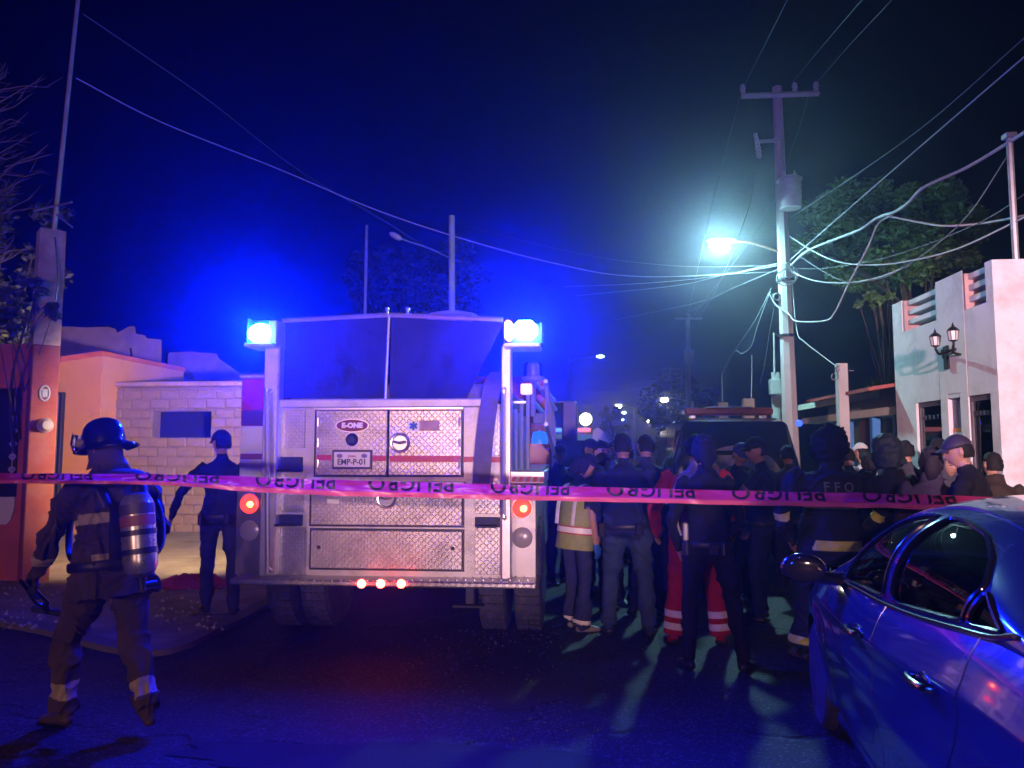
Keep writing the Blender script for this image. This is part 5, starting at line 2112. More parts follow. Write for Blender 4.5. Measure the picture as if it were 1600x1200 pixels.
BELT = [(-3.62, .98), (-3.45, 1.05), (-3.0, 1.10), (-2.5, 1.10), (-2.0, 1.04), (-1.4, .985), (-.62, .94), (-.3, .93), (0, .90), (.4, .80), (.7, .68), (.84, .56)]
TOPC = [(-3.62, 1.02), (-3.45, 1.10), (-3.0, 1.14), (-2.5, 1.14), (-1.5, 1.08), (-.4, 1.06), (0, 1.0), (.4, .90), (.7, .74), (.84, .58)]
HALF = [(-3.62, .62), (-3.5, .72), (-3.2, .80), (-2.62, .855), (-1.5, .872), (-.6, .868), (0, .862), (.4, .82), (.65, .72), (.8, .58), (.84, .5)]
LOW = [(-3.62, .42), (-3.4, .28), (-3.1, .22), (.5, .20), (.75, .24), (.84, .34)]
ROOF = [(-3.05, 1.12), (-2.75, 1.235), (-2.4, 1.365), (-2.0, 1.44), (-1.6, 1.462), (-1.2, 1.44), (-.85, 1.33), (-.5, 1.15), (-.3, 1.05)]


def side_pt(x, v):
    """lower body side: v 0 at the rocker, 1 at the belt -> (y left, z)"""
    z0, z1, hw = ip(x, LOW), ip(x, BELT), ip(x, HALF)
    z = z0 + (z1 - z0) * v
    prof = [(0, .90), (.06, .945), (.16, .968), (.30, .985), (.45, .998), (.56, 1.0), (.66, .992), (.74, .994), (.80, 1.003), (.85, .985), (.93, .955), (1.0, .915)]
    y = hw * ip(v, prof)
    # scooped lower door
    y -= .018 * math.exp(-((v - .28) / .13) ** 2) * math.exp(-((x + 1.35) / .75) ** 2)
    # wheel arch flares
    for wx in (0.0, -2.62):
        rr = math.hypot(x - wx, z - .31)
        y += .018 * math.exp(-((rr - .37) / .06) ** 2)
    return y, z


def L2(x, y, z):
    return (-y, x, z)


def arch(x, z):
    return any(math.hypot(x - wx, z - .31) < .345 for wx in (0, -2.62))


VN = 40
vlist = [i / VN for i in range(VN + 1)]


def seam_shift(x, z, which):
    return 0


def side_panel(name, xf, xr, parent, curve_f=None, curve_r=None, nx=40, inset=True, sgn=1):
    """strip of body side between two seams; seams are functions of z"""
    vs, fs = [], []
    cf = curve_f or (lambda z: xf)
    cr = curve_r or (lambda z: xr)
    ok = {}
    for i in range(nx + 1):
        for j, v in enumerate(vlist):
            u = ([0, .004] + [.004 + .992 * q_ / (nx - 2) for q_ in range(1, nx - 2)] + [.996, 1])[i]
            zr = ip(xr + (xf - xr) * u, LOW) + (ip(xr + (xf - xr) * u, BELT) - ip(xr + (xf - xr) * u, LOW)) * v
            x = cr(zr) + (cf(zr) - cr(zr)) * u
            y, z = side_pt(x, v)
            if inset and (i == 0 or i == nx or j == 0):
                y -= .018
            ok[(i, j)] = not arch(x, z)
            # snap to arch edge
            for wx in (0, -2.62):
                dx, dzz = x - wx, z - .31
                r_ = math.hypot(dx, dzz)
                if .28 < r_ < .37 and z > .12:
                    x, z = wx + dx / r_ * .345, .31 + dzz / r_ * .345
                    ok[(i, j)] = True
            vs.append(L2(x, y * sgn, z))
    n_ = VN + 1
    for i in range(nx):
        for j in range(VN):
            q = [(i, j), (i + 1, j), (i + 1, j + 1), (i, j + 1)]
            if all(ok[k_] for k_ in q):
                fs.append(tuple(a_ * n_ + b_ for a_, b_ in q))
    return MB().add(vs, fs).build(name, M_PAINT, parent, angle=50)


seamR = lambda z: -2.47 + .30 * max(0, min(1, (.95 - z) / .6)) ** 1.4
seamB = lambda z: -1.47 + .02 * (z - .6)
seamF = lambda z: -.44 - .06 * (z - .5)
g2 = .005
for sgn in (1, -1):
    side_panel('front_wing', .84, -.44, car, None, lambda z: seamF(z) + g2, 46, True, sgn)
    fd = side_panel('door', -.44, -1.47, car, lambda z: seamF(z), lambda z: seamB(z) + g2, 36, True, sgn)
    rd = side_panel('door', -1.47, -2.47, car, lambda z: seamB(z), lambda z: seamR(z) + g2, 36, True, sgn)
    side_panel('rear_wing', -2.47, -3.62, car, lambda z: seamR(z), None, 44, True, sgn)
    for (hx, par) in ((-1.22, fd), (-2.19, rd)):
        zc_ = .80 + .055 * (-hx - 1.22) / .97 + .03
        v_ = (zc_ - ip(hx, LOW)) / (ip(hx, BELT) - ip(hx, LOW))
        y0 = side_pt(hx, v_)[0]
        q = MB()
        pth = [L2(hx + .10, (y0 + .004) * sgn, zc_ - .008), L2(hx + .085, (y0 + .032) * sgn, zc_ - .004), L2(hx, (y0 + .042) * sgn, zc_), L2(hx - .085, (y0 + .034) * sgn, zc_ + .004), L2(hx - .11, (y0 + .004) * sgn, zc_ + .006)]
        q.tube(smooth_path(pth, 4), [(.015, .010)] * 17, 8)
        q.build('handle', M_CHR2 if sgn == 1 else M_PAINT, par)
        q = MB()
        q.ell(L2(hx, (y0 - .006) * sgn, zc_ + .004), (.011, .070, .026), 16, 8)
        q.build('handle_recess', M_TRIMB, par)
    q = MB()
    xs = np.linspace(-.40, -2.22, 24)
    vs, fs = [], []
    for x in xs:
        y0 = side_pt(x, 0.0)[0]
        vs += [L2(x, (y0 + .0) * sgn, .13), L2(x, (y0 + .022) * sgn, .16), L2(x, (y0 + .022) * sgn, .25), L2(x, (y0 - .02) * sgn, .285)]
    for i in range(len(xs) - 1):
        for j in range(3):
            fs.append((i * 4 + j, (i + 1) * 4 + j, (i + 1) * 4 + j + 1, i * 4 + j + 1))
    q.add(vs, fs)
    q.build('sill', M_PAINT, car, angle=60)

# bonnet and boot, from belt line over the centre
for nm, xa, xb in (('bonnet', .84, -.36), ('boot_lid', -2.9, -3.62)):
    vs, fs = [], []
    nx, ny = 40, 24
    for i in range(nx + 1):
        x = xa + (xb - xa) * i / nx
        zb_, zt_, yb_ = ip(x, BELT), ip(x, TOPC), ip(x, HALF) * .915
        for j in range(ny + 1):
            s_ = -1 + 2 * j / ny
            y = yb_ * math.sin(s_ * math.pi / 2) if False else yb_ * s_
            vs.append(L2(x, y, zb_ + (zt_ - zb_) * (1 - abs(s_) ** 2.6)))
    for i in range(nx):
        for j in range(ny):
            a_ = i * (ny + 1) + j
            fs.append((a_, a_ + 1, a_ + ny + 2, a_ + ny + 1))
    MB().add(vs, fs).build(nm, M_PAINT, car, angle=50)
for nm, x in (('front_bumper', .84), ('rear_bumper', -3.62)):
    q = MB()
    pts = []
    for v in np.linspace(0, 1, 12):
        y, z = side_pt(x, v)
        pts.append((y, z))
    poly = [L2(x, y, z) for y, z in pts] + [L2(x, -y, z) for y, z in reversed(pts)]
    q.prism(poly, L2(-.05 if x > 0 else .05, 0, 0))
    q.build(nm, M_PAINT, car, smooth=False)

# greenhouse
NEXP = 2.7


def gh(x, h):
    """greenhouse side point at height fraction h (0 belt .. 1 roof edge) -> (y, z)"""
    zb_, zr_, yb_ = ip(x, BELT), ip(x, ROOF), ip(x, HALF) * .915
    zb_ = min(zb_, zr_)
    return yb_ * (max(0, 1 - h ** NEXP)) ** (1 / NEXP), zb_ + (zr_ - zb_) * h


def poly_smooth(pts, n):
    pts = [Vector((a, b, 0)) for a, b in pts]
    return [(p.x, p.y) for p in pts]


WIN = [
    [(-.66, .965), (-1.0, .990), (-1.425, 1.015), (-1.475, 1.20), (-1.52, 1.372), (-1.36, 1.362), (-1.18, 1.325), (-1.0, 1.243), (-.84, 1.13)],
    [(-1.545, 1.022), (-1.9, 1.06), (-2.33, 1.110), (-2.36, 1.17), (-2.39, 1.232), (-2.25, 1.300), (-2.05, 1.350), (-1.8, 1.375), (-1.62, 1.376), (-1.585, 1.20)],
    [(-2.375, 1.115), (-2.62, 1.140), (-2.53, 1.178), (-2.425, 1.222), (-2.40, 1.17)]]


def inside(p, poly):
    x, y = p
    c = False
    n_ = len(poly)
    for i in range(n_):
        (x1, y1), (x2, y2) = poly[i], poly[(i + 1) % n_]
        if (y1 > y) != (y2 > y) and x < (x2 - x1) * (y - y1) / (y2 - y1) + x1:
            c = not c
    return c


def gh_at(x, z):
    zb_, zr_ = ip(x, BELT), ip(x, ROOF)
    h = max(0, min(1, (z - zb_) / max(1e-4, zr_ - zb_)))
    return gh(x, h)[0]


NXG, NHG = 200, 60
hs = [math.sin(math.pi / 2 * k_ / NHG) ** .9 for k_ in range(NHG + 1)]
xsg = np.linspace(-3.0, -.33, NXG + 1)
gv_, gf_, gg_, wf_ = [], [], [], []
for x in xsg:
    row = []
    for h in hs:
        y, z = gh(x, h)
        row.append((y, z))
    for y, z in row:
        gv_.append(L2(x, y, z))
    for y, z in reversed(row[:-1]):
        gv_.append(L2(x, -y, z))
nr = 2 * NHG + 1
for i in range(NXG):
    for j in range(nr - 1):
        a_ = i * nr + j
        f = (a_, a_ + 1, a_ + nr + 1, a_ + nr)
        c = sum((Vector(gv_[k_]) for k_ in f), Vector()) / 4
        xx, yy, zz = c.y, -c.x, c.z
        w_in = any(inside((xx, zz), p_) for p_ in WIN)
        lat = abs(yy) / max(.05, ip(xx, HALF) * .915)
        if w_in and lat > .35:
            continue
        zr_ = ip(xx, ROOF)
        if xx < -2.46 and abs(yy) < .62 - .10 * (zz - 1.1) and zz > 1.13:
            gg_.append(f)
        elif xx > -.92 and abs(yy) < .70 and lat < .9:
            wf_.append(f)
        else:
            gf_.append(f)
MB().add(gv_, gf_).build('roof', M_PAINT, car, angle=50)
MB().add(gv_, gg_).build('rear_window', mat('rear_glass', (.006, .007, .009), .04, coat=.6), car, angle=50)
MB().add(gv_, wf_).build('windscreen', M_CGLASS, car, angle=50)
for sgn in (1, -1):
    for wi, poly in enumerate(WIN):
        fine = []
        for i in range(len(poly)):
            (x1, z1), (x2, z2) = poly[i], poly[(i + 1) % len(poly)]
            for k_ in range(6):
                fine.append((x1 + (x2 - x1) * k_ / 6, z1 + (z2 - z1) * k_ / 6))
        # round the outline a little
        for _ in range(2):
            fine = [((fine[i - 1][0] + 2 * fine[i][0] + fine[(i + 1) % len(fine)][0]) / 4, (fine[i - 1][1] + 2 * fine[i][1] + fine[(i + 1) % len(fine)][1]) / 4) for i in range(len(fine))]
        cxm, czm = sum(p[0] for p in fine) / len(fine), sum(p[1] for p in fine) / len(fine)
        vs, fs = [], []
        lev = 8
        for l_ in range(lev):
            s_ = 1.02 - l_ / lev
            for (x, z) in fine:
                X, Z = cxm + (x - cxm) * s_, czm + (z - czm) * s_
                vs.append(L2(X, (gh_at(X, Z) - .008) * sgn, Z))
        vs.append(L2(cxm, (gh_at(cxm, czm) - .008) * sgn, czm))
        nf = len(fine)
        for l_ in range(lev - 1):
            for i in range(nf):
                fs.append((l_ * nf + i, l_ * nf + (i + 1) % nf, (l_ + 1) * nf + (i + 1) % nf, (l_ + 1) * nf + i))
        fs += [((lev - 1) * nf + i, (lev - 1) * nf + (i + 1) % nf, lev * nf) for i in range(nf)]
        wo = MB().add(vs, fs).build('side_window', M_CGLASS, car, angle=60)
        q = MB()
        pth = [L2(x, (gh_at(x, z) + .001) * sgn, z) for x, z in fine] + [L2(fine[0][0], (gh_at(*fine[0]) + .001) * sgn, fine[0][1])]
        q.tube(pth, .010, 6, cap=False)
        q.build('window_seal', M_TRIMB, wo)
    # bright strip along the belt under the windows
    q = MB()
    pth = [(-.60, .945), (-1.0, .970), (-1.45, .997), (-1.9, 1.038), (-2.33, 1.090), (-2.55, 1.118), (-2.68, 1.150)]
    q.tube(smooth_path([L2(x, (gh_at(x, z) + .006) * sgn, z) for x, z in pth], 6), .010, 6)
    q.build('belt_strip', M_CHR2, car)
    q = MB()
    pth = [(-.60, 1.0), (-.84, 1.165), (-1.0, 1.275), (-1.2, 1.362), (-1.52, 1.408), (-1.9, 1.400), (-2.15, 1.372)]
    q.tube(smooth_path([L2(x, (gh_at(x, min(z, ip(x, ROOF) - .02)) + .003) * sgn, min(z, ip(x, ROOF) - .02)) for x, z in pth], 6), .007, 6)
    q.build('drip_channel', M_PAINT, car)
    # door mirror
    q = MB()
    Mx = Matrix.Rotation(R(-10 * sgn), 3, 'Z')
    q.ell(L2(-.60, 1.0 * sgn, 1.01), (.118, .062, .080), 20, 12, M=Mx)
    q.tube(smooth_path([L2(-.56, .78 * sgn, .955), L2(-.57, .86 * sgn, .955), L2(-.59, .95 * sgn, .975)], 4), [(.035, .05)] * 9, 10)
    q.build('door_mirror', mat('mirror_shell', (.02, .02, .024), .15, coat=1), car)
    q = MB()
    q.ell(L2(-.652, 1.0 * sgn, 1.01), (.100, .012, .066), 20, 10, M=Mx)
    q.build('mirror_glass', mat('dark_mirror', (.03, .03, .035), .08, coat=.3), car)
    for wx in (0, -2.62):
        wv = bpy.data.objects.new('wheel', None)
        COL.objects.link(wv)
        wv.parent = car
        wv.location = L2(wx, .755 * sgn, .31)
        q = MB()
        q.lathe([(.21, -.09), (.28, -.098), (.305, -.08), (.312, -.06), (.312, .06), (.305, .08), (.28, .098), (.21, .09)], (0, 0, 0), (1, 0, 0), 36)
        q.build('tyre', M_RUBBER, wv)
        q = MB()
        q.lathe([(.20, -.07), (.215, -.085), (.218, .085), (.205, .088), (.2, .07), (.2, -.07)], (0, 0, 0), (1, 0, 0), 36)
        for k_ in range(5):
            for dd in (-.16, .16):
                an = k_ * 2 * math.pi / 5 + dd
                an0 = k_ * 2 * math.pi / 5
                q.tube([(-.07 * sgn, math.cos(an0) * .04, math.sin(an0) * .04), (-.075 * sgn, math.cos(an) * .205, math.sin(an) * .205)], [(.012, .022), (.012, .016)], 6)
        q.lathe([(0, -.02), (.06, -.02), (.06, .02), (0, .03)], (-.06 * sgn, 0, 0), (-sgn, 0, 0), 20)
        q.build('rim', M_ALU, wv)
# dark wheel housings, floor and cabin
q = MB()
q.box(L2(.6, .62, .22), L2(-3.4, -.62, .40))
for sgn in (1, -1):
    for wx in (0, -2.62):
        q.lathe([(.36, -.12), (.36, .14), (.30, .15), (0, .15)], L2(wx, .66 * sgn, .31), (sgn, 0, 0), 24)
q.build('underbody', M_DARKMETAL, car, smooth=False)
q = MB()
q.box(L2(-.55, .70, .42), L2(-2.75, -.70, .52))
q.box(L2(-.45, .72, .52), L2(-.75, -.72, .96), bev=.05)
q.build('cabin_floor', mat('cabin_black', (.012, .012, .013), .7), car)
M_SEAT = mat('grey_seat_cloth', (.05, .05, .055), .9, var=.2, vscale=20)
for sx in (-1, 1):
    q = MB()
    y_ = sx * .37
    q.box(L2(-1.15, y_ + .24, .55), L2(-1.65, y_ - .24, .70), bev=.06)
    q.box(L2(-1.60, y_ + .24, .66), L2(-1.76, y_ - .24, 1.16), bev=.06, rot=Matrix.Rotation(R(14), 3, 'X'))
    q.box(L2(-1.72, y_ + .12, 1.16), L2(-1.82, y_ - .12, 1.32), bev=.04)
    q.build('front_seat', M_SEAT, car)
q = MB()
q.box(L2(-2.15, .62, .55), L2(-2.6, -.62, .72), bev=.06)
q.box(L2(-2.55, .62, .68), L2(-2.72, -.62, 1.12), bev=.06)
q.build('rear_seat', M_SEAT, car)
q = MB()
q.tube([L2(-.93 + .06 * math.sin(a_), .37 + .17 * math.cos(a_), .92 + .17 * math.sin(a_)) for a_ in np.linspace(0, 6.2832, 28)], .014, 8, cap=False)
q.tube([L2(-.93, .22, .92), L2(-.93, .52, .92)], .016, 6)
q.tube([L2(-.93, .37, .92), L2(-.70, .37, .82)], .03, 8)
q.build('steering_wheel', M_BLACK, car)
# boot-lid lamp cluster with reflector (rear corner)
for sgn in (1, -1):
    q = MB()
    y0, z0 = side_pt(-3.45, .75)
    q.ell(L2(-3.46, (y0 - .02) * sgn, z0), (.06, .14, .075), 16, 10)
    q.build('tail_lamp', mat('car_tail_lens', (.25, .006, .006), .12, coat=1), car)

# fuel flap on the rear wing and a side repeater on the front wing
for hx, rad_, nm in ((-2.98, .075, 'fuel_flap'),):
    v_ = .66
    q = MB()
    y0, z0 = side_pt(hx, v_)
    pts_ = []
    for t_ in np.linspace(0, 6.2832, 30):
        x_, dz_ = hx + rad_ * math.copysign(abs(math.cos(t_)) ** .6, math.cos(t_)), rad_ * math.copysign(abs(math.sin(t_)) ** .6, math.sin(t_))
        vv_ = v_ + dz_ / (ip(x_, BELT) - ip(x_, LOW))
        yy_, zz_ = side_pt(x_, vv_)
        pts_.append(L2(x_, yy_ + .0005, zz_))
    q.tube(pts_, .0028, 5, cap=False)
    q.build(nm, M_TRIMB, car)

# ------------------------------------------------------------------ people
def cloth(name, c, rough=.85, var=.22):
    return mat(name, c, rough, var=var, vscale=7, bump=.35, bscale=170, bdist=.004, spec=.15)


SKIN = mat('skin', (.36, .19, .13), .5, var=.1, vscale=9)
SKIN2 = mat('skin_tan', (.27, .14, .09), .5, var=.1, vscale=9)
HAIR = mat('black_hair', (.010, .009, .009), .7, spec=.2, var=.3, vscale=40, bump=.8, bscale=120, bdist=.008)
EYEW = mat('eye', (.03, .025, .025), .2)
LIP = mat('lips', (.25, .09, .08), .5)
SHOE = mat('black_leather', (.015, .014, .014), .4, var=.2)
SOLE = mat('pale_sole', (.5, .42, .4), .7)
NAVY = cloth('navy_cloth', (.016, .020, .050))
NAVY2 = cloth('faded_navy_cloth', (.028, .034, .075))
BLACKC = cloth('black_cloth', (.011, .011, .015))
JEANS = cloth('dark_denim', (.032, .050, .090))
REDC = cloth('red_work_cloth', (.42, .022, .018))
KHAKI = cloth('khaki_turnout_cloth', (.065, .052, .028))
KHAKID = cloth('brown_turnout_cloth', (.085, .062, .038))
TURN = cloth('dark_turnout_cloth', (.022, .028, .032))
LIME = mat('lime_reflective', (.72, .78, .11), .5, var=.15, vscale=18)
SILVER = mat('silver_reflective', (.82, .78, .78), .4, var=.1, vscale=18)
PALEB = mat('pale_yellow_trim', (.40, .36, .20), .6, var=.2, vscale=14)
LILAC = cloth('pale_panel_cloth', (.30, .30, .36))
PURPLE = cloth('plum_hoodie_cloth', (.06, .045, .085))
GREYC = cloth('grey_cloth', (.05, .048, .06))
BROWNC = cloth('brown_cloth', (.03, .022, .018))
GREENV = mat('hi_vis_mesh', (.30, .33, .07), .8, var=.15, vscale=30, bump=.3, bscale=150)
BLUEG = mat('blue_glove', (.02, .10, .45), .45)
BLACKG = mat('work_glove', (.02, .02, .022), .8)
WHITEC = cloth('white_cloth_top', (.5, .5, .5))
TEMP = []


def head_mesh(mb, Mh, hc, k=1.0):
    n, kk = 36, 28
    vs, fs = [], []
    for i in range(kk + 1):
        ph = math.pi * i / kk
        for j in range(n):
            th = 2 * math.pi * j / n
            sx, sy, sz = math.sin(ph) * math.cos(th), math.sin(ph) * math.sin(th), -math.cos(ph)
            x, y, z = .074 * sx, .094 * sy, .115 * sz
            if sz < 0:
                t = min(1, -sz)
                x *= 1 - .30 * t ** 1.5
                y = y * (1 - .18 * t) + .012 * t
                if sy < 0:
                    y *= 1 - .25 * t
            fr = max(0, sy)
            y += .026 * math.exp(-(x / .014) ** 2 - ((z + .022) / .026) ** 2) * fr
            y += .010 * math.exp(-(x / .05) ** 2 - ((z - .032) / .014) ** 2) * fr
            y -= .013 * math.exp(-((abs(x) - .032) / .016) ** 2 - ((z - .010) / .013) ** 2) * fr
            y += .009 * math.exp(-(x / .026) ** 2 - ((z + .062) / .012) ** 2) * fr
            y += .012 * math.exp(-(x / .026) ** 2 - ((z + .100) / .018) ** 2) * fr
            vs.append(hc + Mh @ (Vector((x, y, z)) * k))
    for i in range(kk):
        for j in range(n):
            fs.append((i * n + j, i * n + (j + 1) % n, (i + 1) * n + (j + 1) % n, (i + 1) * n + j))
    mb.add(vs, fs)
    for s in (-1, 1):
        mb.ell(hc + Mh @ (Vector((s * .076, -.008, -.004)) * k), (.012 * k, .020 * k, .033 * k), 10, 8, M=Mh @ Matrix.Rotation(s * R(18), 3, 'Z'))


def skull_shell(Mh, hc, k, off, keep, jit=.0, seed=0, n=44, kk=36, back=1.0):
    """shell over the skull where keep(x, y, z) is true, tucked in at its rim"""
    rng = random.Random(seed)
    pts, flag = [], []
    for i in range(kk + 1):
        ph = math.pi * i / kk
        for j in range(n):
            th = 2 * math.pi * j / n
            sx, sy, sz = math.sin(ph) * math.cos(th), math.sin(ph) * math.sin(th), -math.cos(ph)
            p = Vector((.074 * sx, .094 * sy, .115 * sz))
            if sz < 0:
                p.x *= 1 - .18 * (-sz)
            kf = keep(p.x, p.y, p.z)
            o = off * (1 + jit * noise.noise(p * 34 + Vector((seed, 0, 0))) + jit * .5 * noise.noise(p * 90)) if kf > 0 else -.006
            o = o * min(1, kf * 1.0) if kf > 0 else o
            q = p + Vector((sx, sy * back, sz)).normalized() * o
            pts.append(hc + Mh @ (q * k))
            flag.append(kf > -.6)
    fs = []
    for i in range(kk):
        for j in range(n):
            f = (i * n + j, i * n + (j + 1) % n, (i + 1) * n + (j + 1) % n, (i + 1) * n + j)
            if any(flag[q] for q in f):
                fs.append(f)
    return MB().add(pts, fs)


def person(label, px, d, H=1.75, head=0, top=None, bottom=None, shoes=None, skin=None, sleeves='long', bulk=1.0, coat=0.0,
           feet=((-.11, 0, -8), (.11, 0, 8)), lean=0, side=0, arms=None, hd=(0, 0, 0), hair='short', hat=None, hatm=None, voxel=.010,
           gloves=None, cuffs=None, belly=1.0, hips=1.0, flare=1.0, seed=1, group='people gathered at the scene', z0=0.0, sh=1.0, knee=(.03, .03), pel=(0, 0), hair_m=None, wrk=1.3):
    rng = random.Random(seed)
    top, bottom, shoes, skin = top or NAVY, bottom or NAVY, shoes or SHOE, skin or SKIN
    if pel == (0, 0):
        pel = (rng.uniform(-.035, .035), rng.uniform(-.02, .02))
    if side == 0:
        side = rng.uniform(-2.5, 2.5)
    if lean == 0:
        lean = rng.uniform(-1, 5)
    if hd == (0, 0, 0):
        hd = (rng.uniform(-25, 25), rng.uniform(-14, 4), rng.uniform(-6, 6))
    if feet[0][0] == -.11:
        feet = ((-.11 + rng.uniform(-.06, .01), rng.uniform(-.10, .12), -rng.uniform(2, 24)), (.11 + rng.uniform(-.01, .06), rng.uniform(-.10, .12), rng.uniform(2, 24)))
    root = thing('person', label, 'person', cxy(px, d, z0), YAW - R(head), group)
    k = H / 1.75
    hipz = .93 * k
    lean_r = R(lean)
    px_, py_ = pel
    RX = Matrix.Rotation(-lean_r, 3, 'X') @ Matrix.Rotation(R(side), 3, 'Y')
    hip0 = Vector((px_, py_, hipz))

    def tor(x, y, z):
        """torso point: x right, y forward, z above the hip line"""
        return hip0 + RX @ Vector((x * k, y * k, z * k))
    segs = []
    mb = MB()
    # torso rings
    B = bulk
    rings = [(-.10, .145 * hips, .105, 0), (0, .170 * B * hips, .122 * B * hips, -.006), (.08, .165 * B, .118 * B * belly, .0), (.16, .156 * B, .114 * B * belly, .004), (.26, .165 * B, .120 * B, .004),
             (.36, .182 * B * sh, .126 * B, -.004), (.43, .180 * B * sh, .116 * B, -.010), (.475, .145 * B * sh, .092 * B, -.012), (.515, .085, .070, -.006), (.545, .062, .060, .004)]
    path = [tor(0, y, z) for z, w_, dp, y in rings]
    mb.tube(path, [(dp * k, w_ * k) for z, w_, dp, y in rings], 22, up=RX @ Vector((0, 1, 0)))
    for i in range(len(rings) - 1):
        segs.append(('top' if rings[i][0] >= 0 else 'bottom', path[i], path[i + 1], min(rings[i][1], .15) * k, min(rings[i + 1][1], .15) * k))
    else_hem = not coat
    if else_hem:
        cr = [(-.075, .182 * B * hips, .132 * B * hips * belly), (-.02, .184 * B * hips, .134 * B * hips * belly), (.07, .176 * B, .128 * B * belly), (.18, .160 * B, .118 * B * belly)]
        pth = [tor(0, 0, z) for z, a_, b_ in cr]
        mb.tube(pth, [(b_ * k, a_ * k) for z, a_, b_ in cr], 22, up=RX @ Vector((0, 1, 0)))
        segs.append(('top', pth[0] + Vector((0, 0, .03)), pth[1], .165 * k, .16 * k))
    if coat:
        cr = [(-coat, .205 * B * hips, .165 * B), (-coat * .5, .198 * B * hips, .152 * B), (0, .188 * B, .138 * B), (.16, .172 * B, .126 * B)]
        pth = [tor(0, 0, z) for z, a_, b_ in cr]
        mb.tube(pth, [(b_ * k, a_ * k) for z, a_, b_ in cr], 22, up=RX @ Vector((0, 1, 0)))
        segs.append(('top', pth[0], pth[1], .19 * k, .19 * k))
        segs.append(('top', pth[1], pth[2], .19 * k, .18 * k))
    if coat:
        mb.tube([tor(0, -.012, .485), tor(0, -.006, .56), tor(0, .0, .585)], [(.098 * k, .108 * k), (.086 * k, .090 * k), (.080 * k, .084 * k)], 18, up=RX @ Vector((0, 1, 0)))
        segs.append(('top', tor(0, 0, .50), tor(0, 0, .57), .10 * k, .088 * k))
    # neck
    nk0, nk1 = tor(0, -.005, .50), tor(0, .015, .60)
    mb.tube([nk0, nk1], [.058 * k, .054 * k], 14)
    segs.append(('skin', tor(0, 0, .545), nk1, .055 * k, .055 * k))
    # head
    Mh = RX @ Matrix.Rotation(-R(hd[0]), 3, 'Z') @ Matrix.Rotation(R(hd[1]), 3, 'X') @ Matrix.Rotation(R(hd[2]), 3, 'Y')
    hc = tor(0, .015, .60) + Mh @ Vector((0, .018, .088)) * k
    head_mesh(mb, Mh, hc, k)
    # legs
    for s, ft, kn in ((-1, feet[0], knee[0]), (1, feet[1], knee[1])):
        hp = hip0 + Vector((s * .092 * k * hips, 0, -.02 * k))
        lift = ft[3] if len(ft) > 3 else 0.0
        pitch_f = ft[4] if len(ft) > 4 else 0.0
        ya = R(-ft[2])
        fdir = Vector((-math.sin(ya), math.cos(ya), 0))
        ank = Vector((ft[0], ft[1], .085 * k + lift))
        kneep = hp.lerp(ank, .50) + Vector((0, 1, 0)) * kn * 1.0 + Vector((s * .008, 0, 0)) + (fdir - Vector((0, 1, 0))) * kn * .5
        if len(ft) > 5:
            kneep = Vector(ft[5])
        lp = [hp + Vector((0, 0, .03 * k)), hp.lerp(kneep, .25), hp.lerp(kneep, .6), kneep, kneep.lerp(ank, .35), kneep.lerp(ank, .7), ank + Vector((0, 0, .0))]
        lr = [.098 * B, .097 * B, .082 * B, .068 * B, .066 * B, .058 * B * flare, .058 * B * flare * 1.02]
        mb.tube(lp, [r_ * k for r_ in lr], 16)
        for i in range(len(lp) - 1):
            segs.append(('legL' if s < 0 else 'legR', lp[i], lp[i + 1], lr[i] * k, lr[i + 1] * k))
        # shoe
        Mf = Matrix.Rotation(ya, 3, 'Z') @ Matrix.Rotation(R(pitch_f), 3, 'X')
        heel = ank + Mf @ (Vector((0, -.055, -.055)) * k)
        toe = ank + Mf @ (Vector((0, .175, -.060)) * k)
        sp = [heel + Mf @ Vector((0, -.012, .0)), heel + Mf @ Vector((0, .01, .006)), heel.lerp(toe, .35) + Mf @ Vector((0, 0, .012)), heel.lerp(toe, .7) + Mf @ Vector((0, 0, -.002)), toe + Mf @ Vector((0, -.01, -.006)), toe + Mf @ Vector((0, .012, -.012))]
        mb.tube(sp, [(.018, .018), (.036, .036), (.040, .040), (.030, .047), (.022, .038), (.010, .016)], 14, up=Mf @ Vector((0, 0, 1)))
        mb.tube([ank + Mf @ Vector((0, -.01, -.05)) * k, ank + Vector((0, 0, .06)) * k], [.042 * k, .046 * k], 12)
        segs.append(('shoe', heel, toe, .042 * k, .040 * k))
    # arms
    if arms is None:
        opts = [((.13, -.04, -1), (.04, .22, -1)), ((.28, -.02, -1), (-.35, .55, -.8)), ((.20, .10, -1), (-.5, .8, -.1)), ((.22, -.15, -1), (-.45, -.15, -1)), ((.18, .22, -1), (-.1, .8, .25))]
        arms = {'L': opts[rng.randrange(5)], 'R': opts[rng.randrange(5)]}
    hands = {}
    for s in (-1, 1):
        ar = arms.get('L' if s < 0 else 'R', ((.13, -.04, -1), (.04, .22, -1)))
        shp = tor(s * .175 * B * sh, -.008, .445)
        ud = (RX @ Vector((ar[0][0] * s, ar[0][1], ar[0][2]))).normalized()
        fd_ = (RX @ Vector((ar[1][0] * s, ar[1][1], ar[1][2]))).normalized()
        el = shp + ud * .295 * k
        wr = el + fd_ * .255 * k
        ap = [shp - ud * .02 + Vector((-s * .03 * k, 0, .012)), shp, shp.lerp(el, .5), el, el.lerp(wr, .4), wr]
        arr = [.055 * B, .066 * B, .054 * B, .047 * B, .045 * B, .036 * (B if sleeves == 'long' else 1)]
        if sleeves == 'short':
            arr = [.055 * B, .066 * B, .055 * B, .040, .040, .028]
        mb.tube(ap, [r_ * k for r_ in arr], 14)
